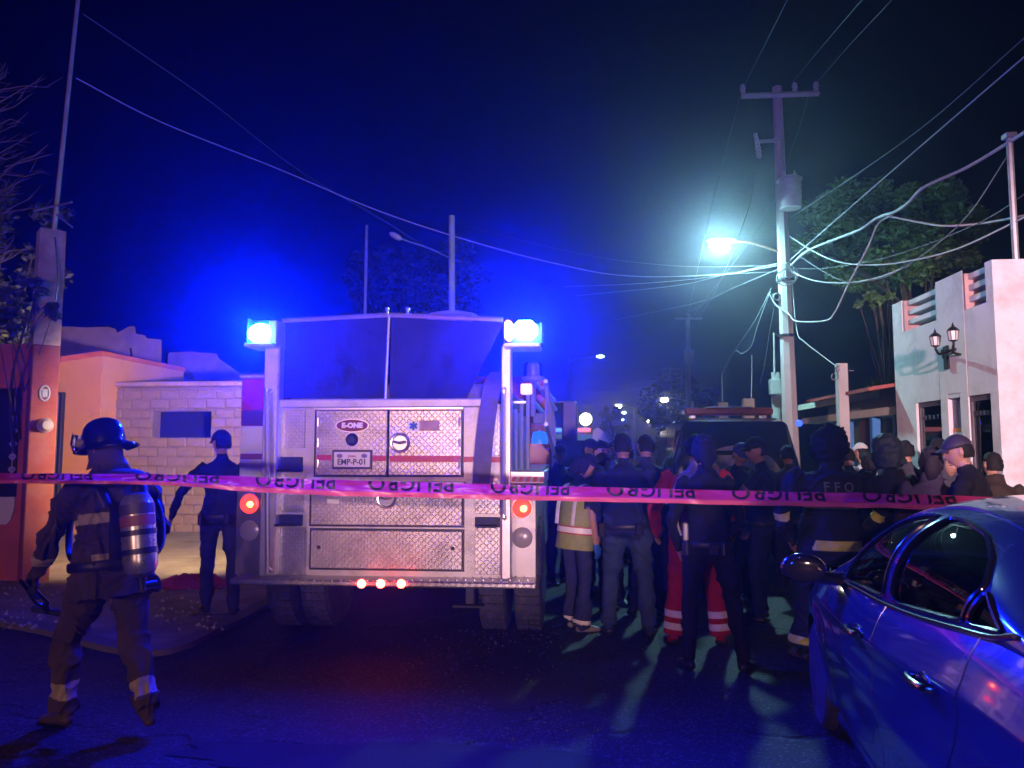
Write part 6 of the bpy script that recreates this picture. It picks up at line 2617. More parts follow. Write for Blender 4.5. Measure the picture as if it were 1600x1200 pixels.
        for i in range(len(ap) - 1):
            lab = 'arm' if (sleeves == 'long' or i < 2) else 'skin'
            segs.append((lab + ('L' if s < 0 else 'R') if lab == 'arm' else lab, ap[i], ap[i + 1], arr[i] * k, arr[i + 1] * k))
        hands[s] = (wr, fd_, el, shp)
        # hand: palm, four bent fingers, thumb
        hl = 'glove' if gloves else 'skin'
        curl = ar[2] if len(ar) > 2 else .45
        inw = RX @ Vector((-s, 0, 0))
        inw = (inw - fd_ * inw.dot(fd_)).normalized()
        sidev = fd_.cross(inw).normalized()
        if sidev.dot(RX @ Vector((0, 1, 0))) < 0:
            sidev = -sidev
        gk = k * (1.16 if gloves is BLACKG else 1.0)
        mb.tube([wr - fd_ * .02, wr + fd_ * .03 * gk, wr + fd_ * .085 * gk], [(.026 * gk, .030 * gk), (.018 * gk, .042 * gk), (.015 * gk, .042 * gk)], 12, up=inw)
        segs.append((hl, wr + fd_ * .005, wr + fd_ * .17 * gk, .034, .034))
        for fi, (o_, ln) in enumerate(((.031, .072), (.0105, .082), (-.0105, .076), (-.031, .058))):
            b0 = wr + fd_ * .075 * gk + sidev * o_ * gk
            d1 = (fd_ + inw * curl * .6).normalized()
            d2 = (fd_ + inw * curl * 2.0).normalized()
            mb.tube([b0, b0 + d1 * ln * .5 * gk, b0 + d1 * ln * .5 * gk + d2 * ln * .5 * gk], [.0098 * gk, .0092 * gk, .0075 * gk], 8)
        b0 = wr + fd_ * .028 * gk + sidev * .034 * gk
        d1 = (fd_ * .75 + sidev * .7 + inw * .25).normalized()
        d2 = (fd_ * .95 + sidev * .2 + inw * .35).normalized()
        mb.tube([b0, b0 + d1 * .042 * gk, b0 + d1 * .042 * gk + d2 * .034 * gk], [.0125 * gk, .011 * gk, .0085 * gk], 8)
    me = bpy.data.meshes.new('person')
    me.from_pydata(mb.v, [], mb.f)
    tmp = bpy.data.objects.new('person', me)
    COL.objects.link(tmp)
    md = tmp.modifiers.new('r', 'REMESH')
    md.mode = 'VOXEL'
    md.voxel_size = voxel
    md2 = tmp.modifiers.new('s', 'SMOOTH')
    md2.factor = .5
    md2.iterations = 2
    info = dict(root=root, k=k, tor=tor, Mh=Mh, hc=hc, segs=segs, hands=hands, RX=RX, top=top, bottom=bottom, shoes=shoes, skin=skin, gloves=gloves or skin, seed=seed, tmp=tmp, hip0=hip0, bands=[], B=B, wrk=wrk)
    TEMP.append(info)
    hm = hair_m or HAIR
    if hair == 'short':
        skull_shell(Mh, hc, k, .014, lambda x, y, z: min(2, max((z - .052 + (.03 if y < .02 else 0)) / .02, (-.015 - y) / .02 if z > -.055 else -1)), .7, seed).build('hair', hm, root, angle=80)
    elif hair == 'bushy':
        skull_shell(Mh, hc, k, .066, lambda x, y, z: min(2, max((z - .045) / .02, (.020 - y) / .02 if z > -.085 else -1)), .55, seed).build('hair', hm, root, angle=80)
    elif hair == 'long':
        skull_shell(Mh, hc, k, .024, lambda x, y, z: min(2, max((z - .05) / .02, (.01 - y) / .02)), .6, seed).build('hair', hm, root, angle=80)
        q = MB()
        q.tube([hc + Mh @ (Vector((0, -.08, .02)) * k), hc + Mh @ (Vector((0, -.11, -.06)) * k), hc + Mh @ (Vector((0, -.10, -.16)) * k)], [(.05, .06), (.045, .06), (.02, .03)], 10)
        q.build('ponytail', hm, root, angle=80)
    elif hair == 'hood':
        skull_shell(Mh, hc, k, .052, lambda x, y, z: min(2, max((z - .065) / .02, (.04 - y) / .02)), .25, seed, back=1.25).build('hood', hatm or top, root, angle=80)
    if hat == 'cap':
        m_ = hatm or BLACKC
        q = skull_shell(Mh, hc, k, .022, lambda x, y, z: min(2, (z - .030 + y * .10) / .01), .05, seed)
        co = q.build('cap', m_, root, angle=80)
        q = MB()
        vs, fs = [], []
        for lay in (0, .006):
            for i in range(13):
                an = R(-62 + 124 * i / 12)
                for r_, dz_ in ((.0, 0), (.5, .004), (1.0, -.006)):
                    ln = .070 * math.cos(an * .9)
                    vs.append(hc + Mh @ (Vector((math.sin(an) * .082, math.cos(an) * .095 + ln * r_, .040 - .012 * r_ - .010 * abs(math.sin(an)) + dz_ - lay)) * k))
        for lay in (0, 1):
            for i in range(12):
                for j in range(2):
                    a_ = lay * 39 + i * 3 + j
                    fs.append((a_, a_ + 1, a_ + 4, a_ + 3))
        for i in range(12):
            a_ = i * 3 + 2
            fs.append((a_, a_ + 3, a_ + 42, a_ + 39))
        q.add(vs, fs)
        q.build('visor', m_, co, angle=60)
    return info


def finish_people():
    dg = bpy.context.evaluated_depsgraph_get()
    for inf in TEMP:
        tmp = inf['tmp']
        me = bpy.data.meshes.new_from_object(tmp.evaluated_get(dg))
        bpy.data.objects.remove(tmp)
        if inf['bands']:
            bm = bmesh.new()
            bm.from_mesh(me)
            for (c, nrm, hw, m_, labs) in inf['bands']:
                for sg_ in (-1, 1):
                    bmesh.ops.bisect_plane(bm, geom=bm.verts[:] + bm.edges[:] + bm.faces[:], plane_co=c + nrm * hw * sg_, plane_no=nrm, dist=1e-5)
            bm.to_mesh(me)
            bm.free()
        nv, nf = len(me.vertices), len(me.polygons)
        co = np.empty(nv * 3, dtype=np.float32)
        me.vertices.foreach_get('co', co)
        co = co.reshape(-1, 3)
        no = np.empty(nv * 3, dtype=np.float32)
        me.vertices.foreach_get('normal', no)
        no = no.reshape(-1, 3)
        segs = inf['segs']

        def dist(pts):
            D = np.empty((len(segs), len(pts)), dtype=np.float32)
            for i, (lab, a, b, ra, rb) in enumerate(segs):
                a_, b_ = np.array(a), np.array(b)
                ab = b_ - a_
                t = np.clip(((pts - a_) @ ab) / max(1e-8, ab @ ab), 0, 1)
                D[i] = np.linalg.norm(pts - (a_ + t[:, None] * ab), axis=1) / (ra + (rb - ra) * t)
            return D
        MhT = np.array(inf['Mh'].transposed())
        hcn = np.array(inf['hc'])
        # wrinkles in the cloth
        lab_names = [s_[0] for s_ in segs]
        iscl = np.array([l_ not in ('skin', 'shoe', 'glove') for l_ in lab_names])
        D = dist(co)
        cl = iscl[D.argmin(0)]
        hl = (co - hcn) @ MhT.T / inf['k']
        inhead = (np.abs(hl[:, 0] / .095) ** 2 + (hl[:, 1] / .125) ** 2 + (hl[:, 2] / .125) ** 2) < 1
        rng = np.random.default_rng(inf['seed'])
        disp = np.zeros(nv)
        warp = np.stack([np.sin(co @ rng.normal(size=3) * 9 + rng.uniform(0, 6)) for _ in range(3)], 1) * .05
        for f_, a_ in ((20, .010), (34, .008), (55, .005), (85, .0025)):
            for _ in range(3):
                kv = rng.normal(size=3) * np.array([.7, .7, 1.2])
                kv = kv / np.linalg.norm(kv) * f_
                mask = .5 + .5 * np.sin(co @ (rng.normal(size=3) * 6) + rng.uniform(0, 6))
                disp += a_ * mask * ((1 - np.abs(np.sin(.5 * ((co + warp * 1.6) @ kv) + rng.uniform(0, 6)))) ** 2 - .3)
        disp *= (cl & ~inhead) * inf['wrk']
        co = co + no * disp[:, None]
        me.vertices.foreach_set('co', co.astype(np.float32).ravel())
        # materials
        mats = [inf['top'], inf['bottom'], inf['shoes'], inf['skin'], inf['gloves'], EYEW, LIP]
        fc = np.empty(nf * 3, dtype=np.float32)
        me.polygons.foreach_get('center', fc)
        fc = fc.reshape(-1, 3)
        D = dist(fc)
        near = D.argmin(0)
        mp = {'top': 0, 'bottom': 1, 'legL': 1, 'legR': 1, 'armL': 0, 'armR': 0, 'shoe': 2, 'skin': 3, 'glove': 4}
        idx = np.array([mp[l_] for l_ in lab_names])[near]
        hl = (fc - hcn) @ MhT.T / inf['k']
        inhead = (np.abs(hl[:, 0] / .097) ** 2 + (hl[:, 1] / .128) ** 2 + (hl[:, 2] / .128) ** 2) < 1
        idx[inhead] = 3
        eye = inhead & (hl[:, 1] > .05) & (((np.abs(hl[:, 0]) - .032) / .015) ** 2 + ((hl[:, 2] - .010) / .008) ** 2 < 1)
        brow = inhead & (hl[:, 1] > .05) & (((np.abs(hl[:, 0]) - .034) / .022) ** 2 + ((hl[:, 2] - .034) / .006) ** 2 < 1)
        lip = inhead & (hl[:, 1] > .05) & ((hl[:, 0] / .024) ** 2 + ((hl[:, 2] + .062) / .009) ** 2 < 1)
        idx[eye | brow] = 5
        idx[lip] = 6
        labs_arr = np.array(lab_names)[near]
        for (c, nrm, hw, m_, labs) in inf['bands']:
            if m_ not in mats:
                mats.append(m_)
            s_ = (fc - np.array(c)) @ np.array(nrm)
            sel = (np.abs(s_) < hw) & np.isin(labs_arr, labs) & ~inhead
            idx[sel] = mats.index(m_)
        if inf.get('paint'):
            for fn, m_ in inf['paint']:
                if m_ not in mats:
                    mats.append(m_)
                sel = fn(fc, labs_arr, hl) & ~(eye | brow)
                idx[sel] = mats.index(m_)
        for m_ in mats:
            me.materials.append(m_)
        me.polygons.foreach_set('material_index', idx.astype(np.int32))
        me.shade_smooth()
        me.update()
        o = bpy.data.objects.new('body', me)
        COL.objects.link(o)
        o.parent = inf['root']
        inf['body'] = o
        inf['bvh'] = BVHTree.FromPolygons([tuple(v) for v in co], [tuple(p.vertices) for p in me.polygons])


def limb_band(inf, leg, t, hw, m_, which=None):
    """reflective band across a limb, t from hip/shoulder (0) to ankle/wrist (1)"""
    ss = [s_ for s_ in inf['segs'] if s_[0] == leg]
    L_ = sum((s_[2] - s_[1]).length for s_ in ss)
    acc, tgt = 0, t * L_
    for s_ in ss:
        l_ = (s_[2] - s_[1]).length
        if acc + l_ >= tgt:
            c = s_[1].lerp(s_[2], (tgt - acc) / l_)
            inf['bands'].append((c, (s_[2] - s_[1]).normalized(), hw, m_, [leg]))
            return
        acc += l_


def torso_band(inf, z, hw, m_, labs=('top',)):
    inf['bands'].append((inf['tor'](0, 0, z), (inf['RX'] @ Vector((0, 0, 1))).normalized(), hw, m_, list(labs)))


def decal_back(inf, txt, size, z, m_, name='lettering', spacing=1.3):
    bm = text_bm(txt, size, 0, size * .012, spacing)
    bmesh.ops.subdivide_edges(bm, edges=bm.edges[:], cuts=1)
    tor, RX, bvh = inf['tor'], inf['RX'], inf['bvh']

    def fn(v):
        o = tor(0, -1, z) + RX @ Vector((v.x, 0, v.y))
        dr = RX @ Vector((0, 1, 0))
        hit = bvh.ray_cast(o, dr)
        if hit[0] is None:
            return o + dr * .85
        return hit[0] - dr * .004
    return bm_obj(bm, name, m_, inf['root'], fn)


# 1 firefighter on the left, striding away
ff = person('firefighter in khaki turnout gear with air cylinder, walking at the lower left', 188, 4.62, 1.79, -54, KHAKI, KHAKID, mat('fire_boot', (.07, .045, .03), .55, var=.3), SKIN, bulk=1.22, coat=.17,
            feet=((-.10, .34, -12, .0, 0), (.10, -.26, 4, .07, 34)), lean=7, knee=(.12, .10), pel=(0, .02),
            arms={'L': ((.30, .55, -1), (.05, .75, -1), .9), 'R': ((.35, .10, -1), (-.15, .75, -.8), .5)}, hd=(-16, -6, 0), hair=None, voxel=.0085, gloves=BLACKG, seed=3, group=None, wrk=2.2)
for lg in ('legL', 'legR'):
    limb_band(ff, lg, .86, .05, PALEB)
for a_ in ('armL', 'armR'):
    limb_band(ff, a_, .80, .03, PALEB)
torso_band(ff, .05, .032, PALEB)
torso_band(ff, .28, .03, PALEB)

# 2 dark man beside the truck
p = person('man in dark clothes and cap half hidden by the left side of the fire engine', 352, 7.55, 1.77, -15, NAVY, NAVY2, arms={'L': ((.75, .05, -.9), (.35, .1, -1)), 'R': ((.12, -.04, -1), (.05, .2, -1))},
           feet=((-.14, .10, -20), (.12, -.08, 6)), hat='cap', hd=(-35, -4, 0), seed=4, z0=ZW, group='people on the left pavement')

# 3 woman in hi-vis vest
ww = person('woman in lime hi-vis vest, cap and blue gloves, looking down', 896, 7.15, 1.62, 52, cloth('dark_teal_shirt', (.02, .04, .05)), NAVY2, mat('pale_trainer', (.22, .2, .2), .6), SKIN, sleeves='short', bulk=.95, hips=1.08,
            flare=1.7, lean=5, hd=(25, -22, 0), hair='long', hat='cap', hatm=BLACKC, gloves=BLUEG, arms={'L': ((.18, .05, -1), (.05, .25, -1)), 'R': ((.1, .12, -1), (.0, .35, -1))}, seed=5, voxel=.009)
for lg in ('legL', 'legR'):
    limb_band(ww, lg, .985, .022, SILVER)

# 4 bearded man facing us, 5 capped man behind
bd = person('bearded man in pale grey top facing the camera beyond the woman', 941, 8.3, 1.74, 172, GREYC, NAVY, skin=SKIN, hd=(-14, -8, 4), seed=6, arms={'L': ((.15, .2, -1), (-.3, .8, -.3)), 'R': ((.15, .2, -1), (-.3, .8, -.3))})
bd['paint'] = [(lambda fc, la, hl: (hl[:, 2] < -.045) & (hl[:, 1] > -.01) & (np.abs(hl[:, 0]) < .07) & (hl[:, 2] > -.13) & (((hl[:, 0] / .024) ** 2 + ((hl[:, 2] + .062) / .009) ** 2) > 1), HAIR)]
person('man in dark cap just behind the bearded man', 918, 9.0, 1.76, 120, NAVY, NAVY, hat='cap', hatm=NAVY, seed=7)
# 6 big man in navy
person('broad man in navy shirt and jeans with short hair, standing with his back to us', 981, 6.95, 1.80, 6, NAVY, JEANS, bulk=1.16, belly=1.1, sleeves='long', feet=((-.19, .02, -12), (.17, -.03, 12)), hair='short', seed=8, skin=SKIN2,
       arms={'L': ((.25, .06, -1), (-.1, .6, -.9)), 'R': ((.25, .06, -1), (-.1, .6, -.9))}, hd=(0, -6, 0), voxel=.009)
person('dark haired man in blue shirt peeking from behind the broad man', 1012, 7.75, 1.80, 15, NAVY2, NAVY, bulk=1.08, seed=9, hair='short')
# 8 paramedic in red, mostly hidden
pm_ = person('paramedic in red jacket and red trousers with white leg bands', 1084, 6.6, 1.77, 8, REDC, REDC, bulk=1.26, feet=((-.20, .0, -14), (.19, .02, 14)), arms={'L': ((.5, .0, -1), (-.1, .6, -.8)), 'R': ((.5, .0, -1), (-.1, .6, -.8))}, seed=10, voxel=.009, flare=1.25)
for lg in ('legL', 'legR'):
    limb_band(pm_, lg, .80, .028, SILVER)
    limb_band(pm_, lg, .915, .028, SILVER)
pm_['paint'] = [(lambda fc, la, hl, t=pm_['tor'](0, 0, .36).z: (fc[:, 2] > t) & (la == 'top') & (fc[:, 1] < .03), LILAC)]
# 9 dark figure with a wide stance
bk = person('dark clothed man with wide stance in front of the paramedic in red', 1099, 5.85, 1.76, 4, BLACKC, BLACKC, bulk=.93, feet=((-.13, .05, -16), (.27, .02, 34)), hair='long', hair_m=BLACKC, lean=3, pel=(.02, 0),
            arms={'L': ((.35, -.02, -1), (-.25, .5, -.9)), 'R': ((.3, .1, -1), (-.5, .7, -.6))}, seed=11, voxel=.009, hd=(0, -10, 0))
# 10 capped man in profile
person('man in dark cap and polo in left profile raising his hand to his face', 1189, 7.5, 1.76, -66, NAVY, NAVY, sleeves='short', hat='cap', hatm=BLACKC, bulk=1.08, belly=1.08, arms={'L': ((.1, .75, -.75), (-.12, .75, 1)), 'R': ((.12, .1, -1), (0, .5, -.9))}, seed=12, skin=SKIN2)
person('man in pale cap whose lit face shows between the dark man and the capped man', 1147, 8.4, 1.72, 158, NAVY, NAVY, hat='cap', hatm=mat('blue_cap', (.03, .04, .25), .7), arms={'L': ((.1, .6, -.8), (-.3, .8, .5)), 'R': ((.1, .6, -.8), (-.3, .8, .3))}, seed=13, hd=(10, -14, 0))
person('man turned away beside the wiped rear glass of the suv', 1108, 8.7, 1.74, -30, NAVY2, NAVY, hat='cap', hatm=NAVY, seed=14)
# 12 firefighter with letters on the back
fo = person('firefighter with FFO lettering on a dark turnout coat with lime bands, back to us', 1285, 6.2, 1.80, -3, TURN, TURN, mat('fire_boot', (.03, .025, .02), .55), bulk=1.32, coat=.22, sh=1.16, hair='bushy', feet=((-.22, -.02, -8), (.2, .04, 10)),
            arms={'L': ((.5, -.08, -1), (-.40, .30, -.9)), 'R': ((.5, .0, -1), (-.3, .6, -.8))}, seed=15, voxel=.009, flare=1.3, wrk=1.8)
torso_band(fo, .24, .030, LIME)
torso_band(fo, -.06, .038, LIME)
for a_ in ('armL', 'armR'):
    limb_band(fo, a_, .62, .03, LIME)
for lg in ('legL', 'legR'):
    limb_band(fo, lg, .93, .03, LIME)
# right-hand crowd
person('person with a large round dark hairdo in a black coat, right of the lettered firefighter', 1393, 6.6, 1.73, 4, BLACKC, BLACKC, hair='bushy', seed=16, hair_m=mat('teal_black_hair', (.012, .02, .026), .6, bump=.8, bscale=120), skin=SKIN)
hp_ = person('person in plum hooded top with grey band across the shoulders', 1450, 6.2, 1.66, 10, PURPLE, BLACKC, hair='long', hair_m=mat('plum_black_hair', (.02, .012, .022), .7, bump=.8, bscale=110), coat=.14, bulk=1.12, seed=17)
torso_band(hp_, .38, .022, GREYC)
torso_band(hp_, .30, .02, GREYC)
person('small person in a dark hood with brightly lit face looking this way', 1473, 7.3, 1.62, 176, GREYC, BLACKC, hair='hood', hatm=GREYC, seed=18, hd=(8, -10, 0))
person('man with dark cap standing at the windows of the white house', 1459, 8.6, 1.76, 75, NAVY, BLACKC, hat='cap', hatm=BLACKC, hair='short', seed=19)
person('man in black jacket and dark baseball cap in left profile, rightmost but one', 1519, 5.9, 1.76, -48, BLACKC, BLACKC, hat='cap', hatm=mat('plum_cap', (.022, .016, .04), .7), bulk=1.14, seed=20, arms={'L': ((.25, .25, -1), (-.2, .8, -.3)), 'R': ((.25, .05, -1), (-.1, .5, -.9))}, hd=(-18, -6, 0), voxel=.009)
person('person in brown jacket at the far right behind the black jacket', 1556, 6.9, 1.62, 12, BROWNC, BLACKC, hair='short', coat=.12, bulk=1.16, seed=21)
person('distant bareheaded man between the lettered firefighter and the blue posts', 1324, 8.6, 1.68, 20, NAVY2, BLACKC, seed=22, voxel=.012)
person('distant person in a white cap and pale top near the blue posts', 1346, 10.2, 1.72, -30, WHITEC, BLACKC, hat='cap', hatm=WHITEC, seed=23, voxel=.012)
person('distant woman in violet top just left of the round hairdo', 1360, 9.0, 1.60, 10, mat('violet_top', (.10, .07, .22), .8), BLACKC, hair='long', seed=24, voxel=.012)
person('person lit blue beside the right flank of the fire engine', 872, 9.6, 1.70, 150, NAVY, NAVY, hat='cap', seed=25, voxel=.012)
person('figure crouched low behind the woman wearing brown trousers', 922, 8.0, 1.66, 40, GREYC, BROWNC, seed=26, voxel=.012, lean=16)
person('paramedic in red trousers seen between the legs of the broad man', 975, 9.6, 1.70, 20, REDC, REDC, seed=27, voxel=.012)
person('bareheaded man between the round hairdo and the plum hood, deeper in the crowd', 1420, 8.2, 1.74, 12, GREYC, BLACKC, seed=28, voxel=.012)
person('person in dark jacket near the far corner of the white house', 1382, 10.6, 1.70, 60, NAVY, BLACKC, hat='cap', hatm=GREYC, seed=29, voxel=.012)
person('man with cap deep in the crowd beside the near window of the white house', 1497, 8.9, 1.72, -80, BROWNC, BLACKC, hair='short', seed=30, voxel=.012)
person('dark haired person standing at the right rear corner of the suv', 1236, 8.9, 1.70, 30, GREYC, NAVY, seed=31, voxel=.012)
person('person far down the road left of the suv', 1040, 13.0, 1.72, 150, NAVY2, NAVY, seed=32, voxel=.013)
person('person in pale shirt beyond the bearded man', 958, 11.0, 1.74, 160, WHITEC, NAVY, seed=33, voxel=.013)
finish_people()
decal_back(fo, 'FFO', .105, .375, mat('dull_lettering', (.16, .17, .15), .6), spacing=1.6)

# firefighter's helmet, air cylinder and tool
k, Mh, hc = ff['k'], ff['Mh'], ff['hc']
HELM = mat('black_helmet', (.010, .010, .013), .22, coat=.6)
q = MB()
vs, fs = [], []
prof = [(1.0, -.012), (1.0, .0), (.99, .03), (.95, .065), (.86, .10), (.68, .128), (.42, .146), (.18, .153), (.02, .155)]
n_ = 36
for r_, z in prof:
    for j in range(n_):
        th = 2 * math.pi * j / n_
        rib = 1 + .012 * (abs(math.sin(th * 4)) ** 8)
        vs.append(hc + Mh @ (Vector((.108 * r_ * math.cos(th) * rib, (.130 * r_ * math.sin(th)) * rib - .006, .035 + z)) * k))
for i in range(len(prof) - 1):
    for j in range(n_):
        fs.append((i * n_ + j, i * n_ + (j + 1) % n_, (i + 1) * n_ + (j + 1) % n_, (i + 1) * n_ + j))
fs.append(tuple((len(prof) - 1) * n_ + j for j in range(n_)))
q.add(vs, fs)
ho = q.build('helmet', HELM, ff['root'], angle=50)
q = MB()
vs, fs = [], []
for lay in (0, -.006):
    for j in range(n_):
        th = 2 * math.pi * j / n_
        for t_ in (0, .5, 1):
            ext = (.030 + (.062 * max(0, -math.sin(th)) ** 2 if math.sin(th) < 0 else .012 * math.sin(th)))
            c, s_ = math.cos(th), math.sin(th)
            vs.append(hc + Mh @ (Vector(((.106 + ext * t_) * c, (.128 + ext * t_) * s_ - .006, .030 - .030 * t_ * (1.3 if s_ < 0 else .7) + lay)) * k))
for lay in (0, 1):
    for j in range(n_):
        for t_ in range(2):
            a_, b_ = lay * n_ * 3 + j * 3 + t_, lay * n_ * 3 + ((j + 1) % n_) * 3 + t_
            fs.append((a_, b_, b_ + 1, a_ + 1))
for j in range(n_):
    a_, b_ = j * 3 + 2, ((j + 1) % n_) * 3 + 2
    fs.append((a_, b_, b_ + n_ * 3, a_ + n_ * 3))
q.add(vs, fs)
q.build('brim', HELM, ho, angle=50)
q = MB()
vs, fs = [], []
for lay in (0, .004):
    for i in range(15):
        an = R(-62 + 124 * i / 14)
        for z_, r_ in ((.150, .142), (.085, .160), (.030, .150)):
            vs.append(hc + Mh @ (Vector((math.sin(an) * (r_ + lay), math.cos(an) * (r_ + lay) + .012, z_ - .03)) * k))
for lay in (0, 1):
    for i in range(14):
        for j in range(2):
            a_ = lay * 45 + i * 3 + j
            fs.append((a_, a_ + 1, a_ + 4, a_ + 3))
q.add(vs, fs)
q.build('face_shield', glass_mat('visor_glass', (.8, .8, .82), .35), ho, angle=60)
q = MB()
for s_ in (-1, 1):
    q.ell(hc + Mh @ (Vector((s_ * .098, .075, .052)) * k), (.02, .034, .026), 12, 8, M=Mh)
q.build('shield_hinge', mat('pale_hinge', (.35, .3, .28), .5), ho)
q = MB()
vs, fs = [], []
for z_, r_ in ((.03, .100), (-.06, .098), (-.115, .120)):
    for i in range(19):
        an = R(60 + 240 * i / 18)
        vs.append(hc + Mh @ (Vector((math.sin(an) * r_ * .86, math.cos(an) * r_ * 1.08 - .004, z_)) * k))
for j in range(2):
    for i in range(18):
        fs.append((j * 19 + i, j * 19 + i + 1, (j + 1) * 19 + i + 1, (j + 1) * 19 + i))
q.add(vs, fs)
q.build('neck_flap', KHAKID, ho, angle=60)
# breathing set on the back
tor, RX = ff['tor'], ff['RX']


def bt(x, y, z):
    return tor(x, y, z)


q = MB()
ax0, ax1 = bt(.015, -.27, -.07), bt(.015, -.255, .40)
dv = (ax1 - ax0)
Lc = dv.length
q.lathe([(0, 0), (.035, .0), (.075, .022), (.092, .06), (.094, .10), (.094, Lc - .10), (.088, Lc - .05), (.066, Lc - .012), (.03, Lc), (0, Lc)], ax0, dv, 28)
co_ = q.build('air_cylinder', mat('steel_cylinder', (.42, .42, .40), .28, .75, var=.15, vscale=5, dirt=(.2, .18, .15), dscale=4), ff['root'])
q = MB()
for f_ in (.30, .52):
    c0 = ax0 + dv * f_
    q.lathe([(.094, -.016), (.0985, -.016), (.0985, .016), (.094, .016)], c0, dv, 28)
q.build('cylinder_strap', M_BLACK, co_)
q = MB()
c0 = ax0 + dv * .80
q.lathe([(.0945, -.03), (.0955, -.03), (.0955, .03), (.0945, .03)], c0, dv, 28)
q.lathe([(.0945, -.03), (.0955, -.03), (.0955, .03), (.0945, .03)], ax0 + dv * .66, dv, 28, 1)
q.build('cylinder_label', [mat('cylinder_label_dark', (.05, .04, .04), .5), mat('cylinder_label_red', (.22, .06, .05), .5)], co_)
q = MB()
q.lathe([(0, -.075), (.02, -.075), (.022, -.03), (.03, 0), (0, 0)], ax0, dv, 14)
q.tube([ax0 - dv.normalized() * .05, ax0 - dv.normalized() * .05 + RX @ Vector((.09, 0, 0))], .018, 10)
q.build('cylinder_valve', M_BLACK, co_)
q = MB()
q.prism([bt(-.11, -.165, -.02), bt(.14, -.165, -.02), bt(.12, -.160, .36), bt(-.09, -.160, .36)], RX @ Vector((0, -.02, 0)))
q.build('backplate', M_BLACK, ff['root'])
q = MB()
for s_ in (-1, 1):
    pth = [bt(s_ * .10, -.17, .34), bt(s_ * .13, -.12, .46), bt(s_ * .135, .02, .50), bt(s_ * .14, .14, .40), bt(s_ * .16, .17, .22), bt(s_ * .19, .08, .06), bt(s_ * .16, -.14, .02)]
    q.tube(smooth_path(pth, 5), [(.010, .028)] * 31, 8, up=RX @ Vector((0, 1, 0)))
q.build('shoulder_strap', M_BLACK, ff['root'])
q = MB()
pts = [bt(.236 * math.cos(a_), .196 * math.sin(a_), .02) for a_ in np.linspace(0, 6.2832, 30)]
q.tube(pts, [(.028, .008)] * 30, 8, up=(0, 0, 1), cap=False)
q.build('waist_belt', M_BLACK, ff['root'])
q = MB()
q.tube(smooth_path([bt(.06, -.22, .0), bt(.19, -.20, .10), bt(.24, -.08, .34), bt(.2, .10, .42), bt(.1, .22, .34)], 6), .013, 8)
q.build('air_hose', M_BLACK, ff['root'])
q = MB()
q.ell(bt(-.02, -.13, .50), (.17, .11, .055), 18, 10, M=RX)
q.build('collar', KHAKID, ff['root'])
# bolt cutter held in the left hand
wr, fd_, el, shp = ff['hands'][-1]
tl = thing('bolt_cutter', 'black long handled bolt cutter carried low by the left firefighter', 'tool')
Mw = Matrix.Translation(ff['root'].location) @ Matrix.Rotation(ff['root'].rotation_euler.z, 4, 'Z')
h0 = Mw @ (wr + fd_ * .09)
jaw = Vector((P(76, 955, 4.75).x, P(76, 955, 4.75).y, P(76, 955, 4.75).z))
dv2 = (jaw - h0).normalized()
sdv = dv2.cross(FWD).normalized()
for s_ in (-1, 1):
    q = MB()
    q.tube(smooth_path([h0 - dv2 * .10 + sdv * s_ * .018, h0 + sdv * s_ * .022, h0.lerp(jaw, .55) + sdv * s_ * .035, jaw - dv2 * .06 + sdv * s_ * .012], 5), .011, 8)
    q.build('handle', M_BLACK, tl)
q = MB()
q.box(jaw - Vector((.11, .02, .018)), jaw + Vector((.11, .02, .018)), bev=.01, rot=Matrix.Rotation(R(8), 3, 'Y'))
q.tube([jaw - dv2 * .07, jaw], .022, 8)
q.build('jaws', M_DARKMETAL, tl)

# hi-vis vest: front and back panels, bands (a shell over the woman's torso)
tor, RX, k = ww['tor'], ww['RX'], ww['k']


def vest_ring(z, a, b, n=40):
    return [tor(a * math.cos(t_), b * math.sin(t_) - .004, z) for t_ in np.linspace(0, 2 * math.pi, n, endpoint=False)]


lev = [(-.14, .215, .168), (-.05, .207, .160), (.05, .200, .154), (.16, .192, .150), (.26, .190, .150), (.34, .186, .146), (.40, .176, .138), (.445, .150, .112), (.475, .118, .088)]
q = MB()
vs, fs = [], []
n_ = 40
for z, a, b in lev:
    vs += vest_ring(z, a, b, n_)
for i in range(len(lev) - 1):
    for j in range(n_):
        th = 2 * math.pi * (j + .5) / n_
        if abs(math.cos(th)) > .86 and lev[i][0] > .20:      # arm openings
            continue
        if math.sin(th) > .5 and abs(math.cos(th)) < .30 and lev[i][0] > .30:   # neck
            continue
        fs.append((i * n_ + j, i * n_ + (j + 1) % n_, (i + 1) * n_ + (j + 1) % n_, (i + 1) * n_ + j))
q.add(vs, fs)
vo = q.build('hi_vis_vest', GREENV, ww['root'], angle=60)


def vest_band(z0, z1, m_, nm, grow=.004):
    q = MB()
    vs, fs = [], []
    for z in (z0, z1):
        i = max(k_ for k_ in range(len(lev)) if lev[k_][0] <= z)
        t_ = (z - lev[i][0]) / (lev[i + 1][0] - lev[i][0])
        a = lev[i][1] + (lev[i + 1][1] - lev[i][1]) * t_ + grow
        b = lev[i][2] + (lev[i + 1][2] - lev[i][2]) * t_ + grow
        vs += vest_ring(z, a, b, n_)
    fs = [(j, (j + 1) % n_, n_ + (j + 1) % n_, n_ + j) for j in range(n_)]
    q.add(vs, fs)
    q.build(nm, m_, vo, angle=60)


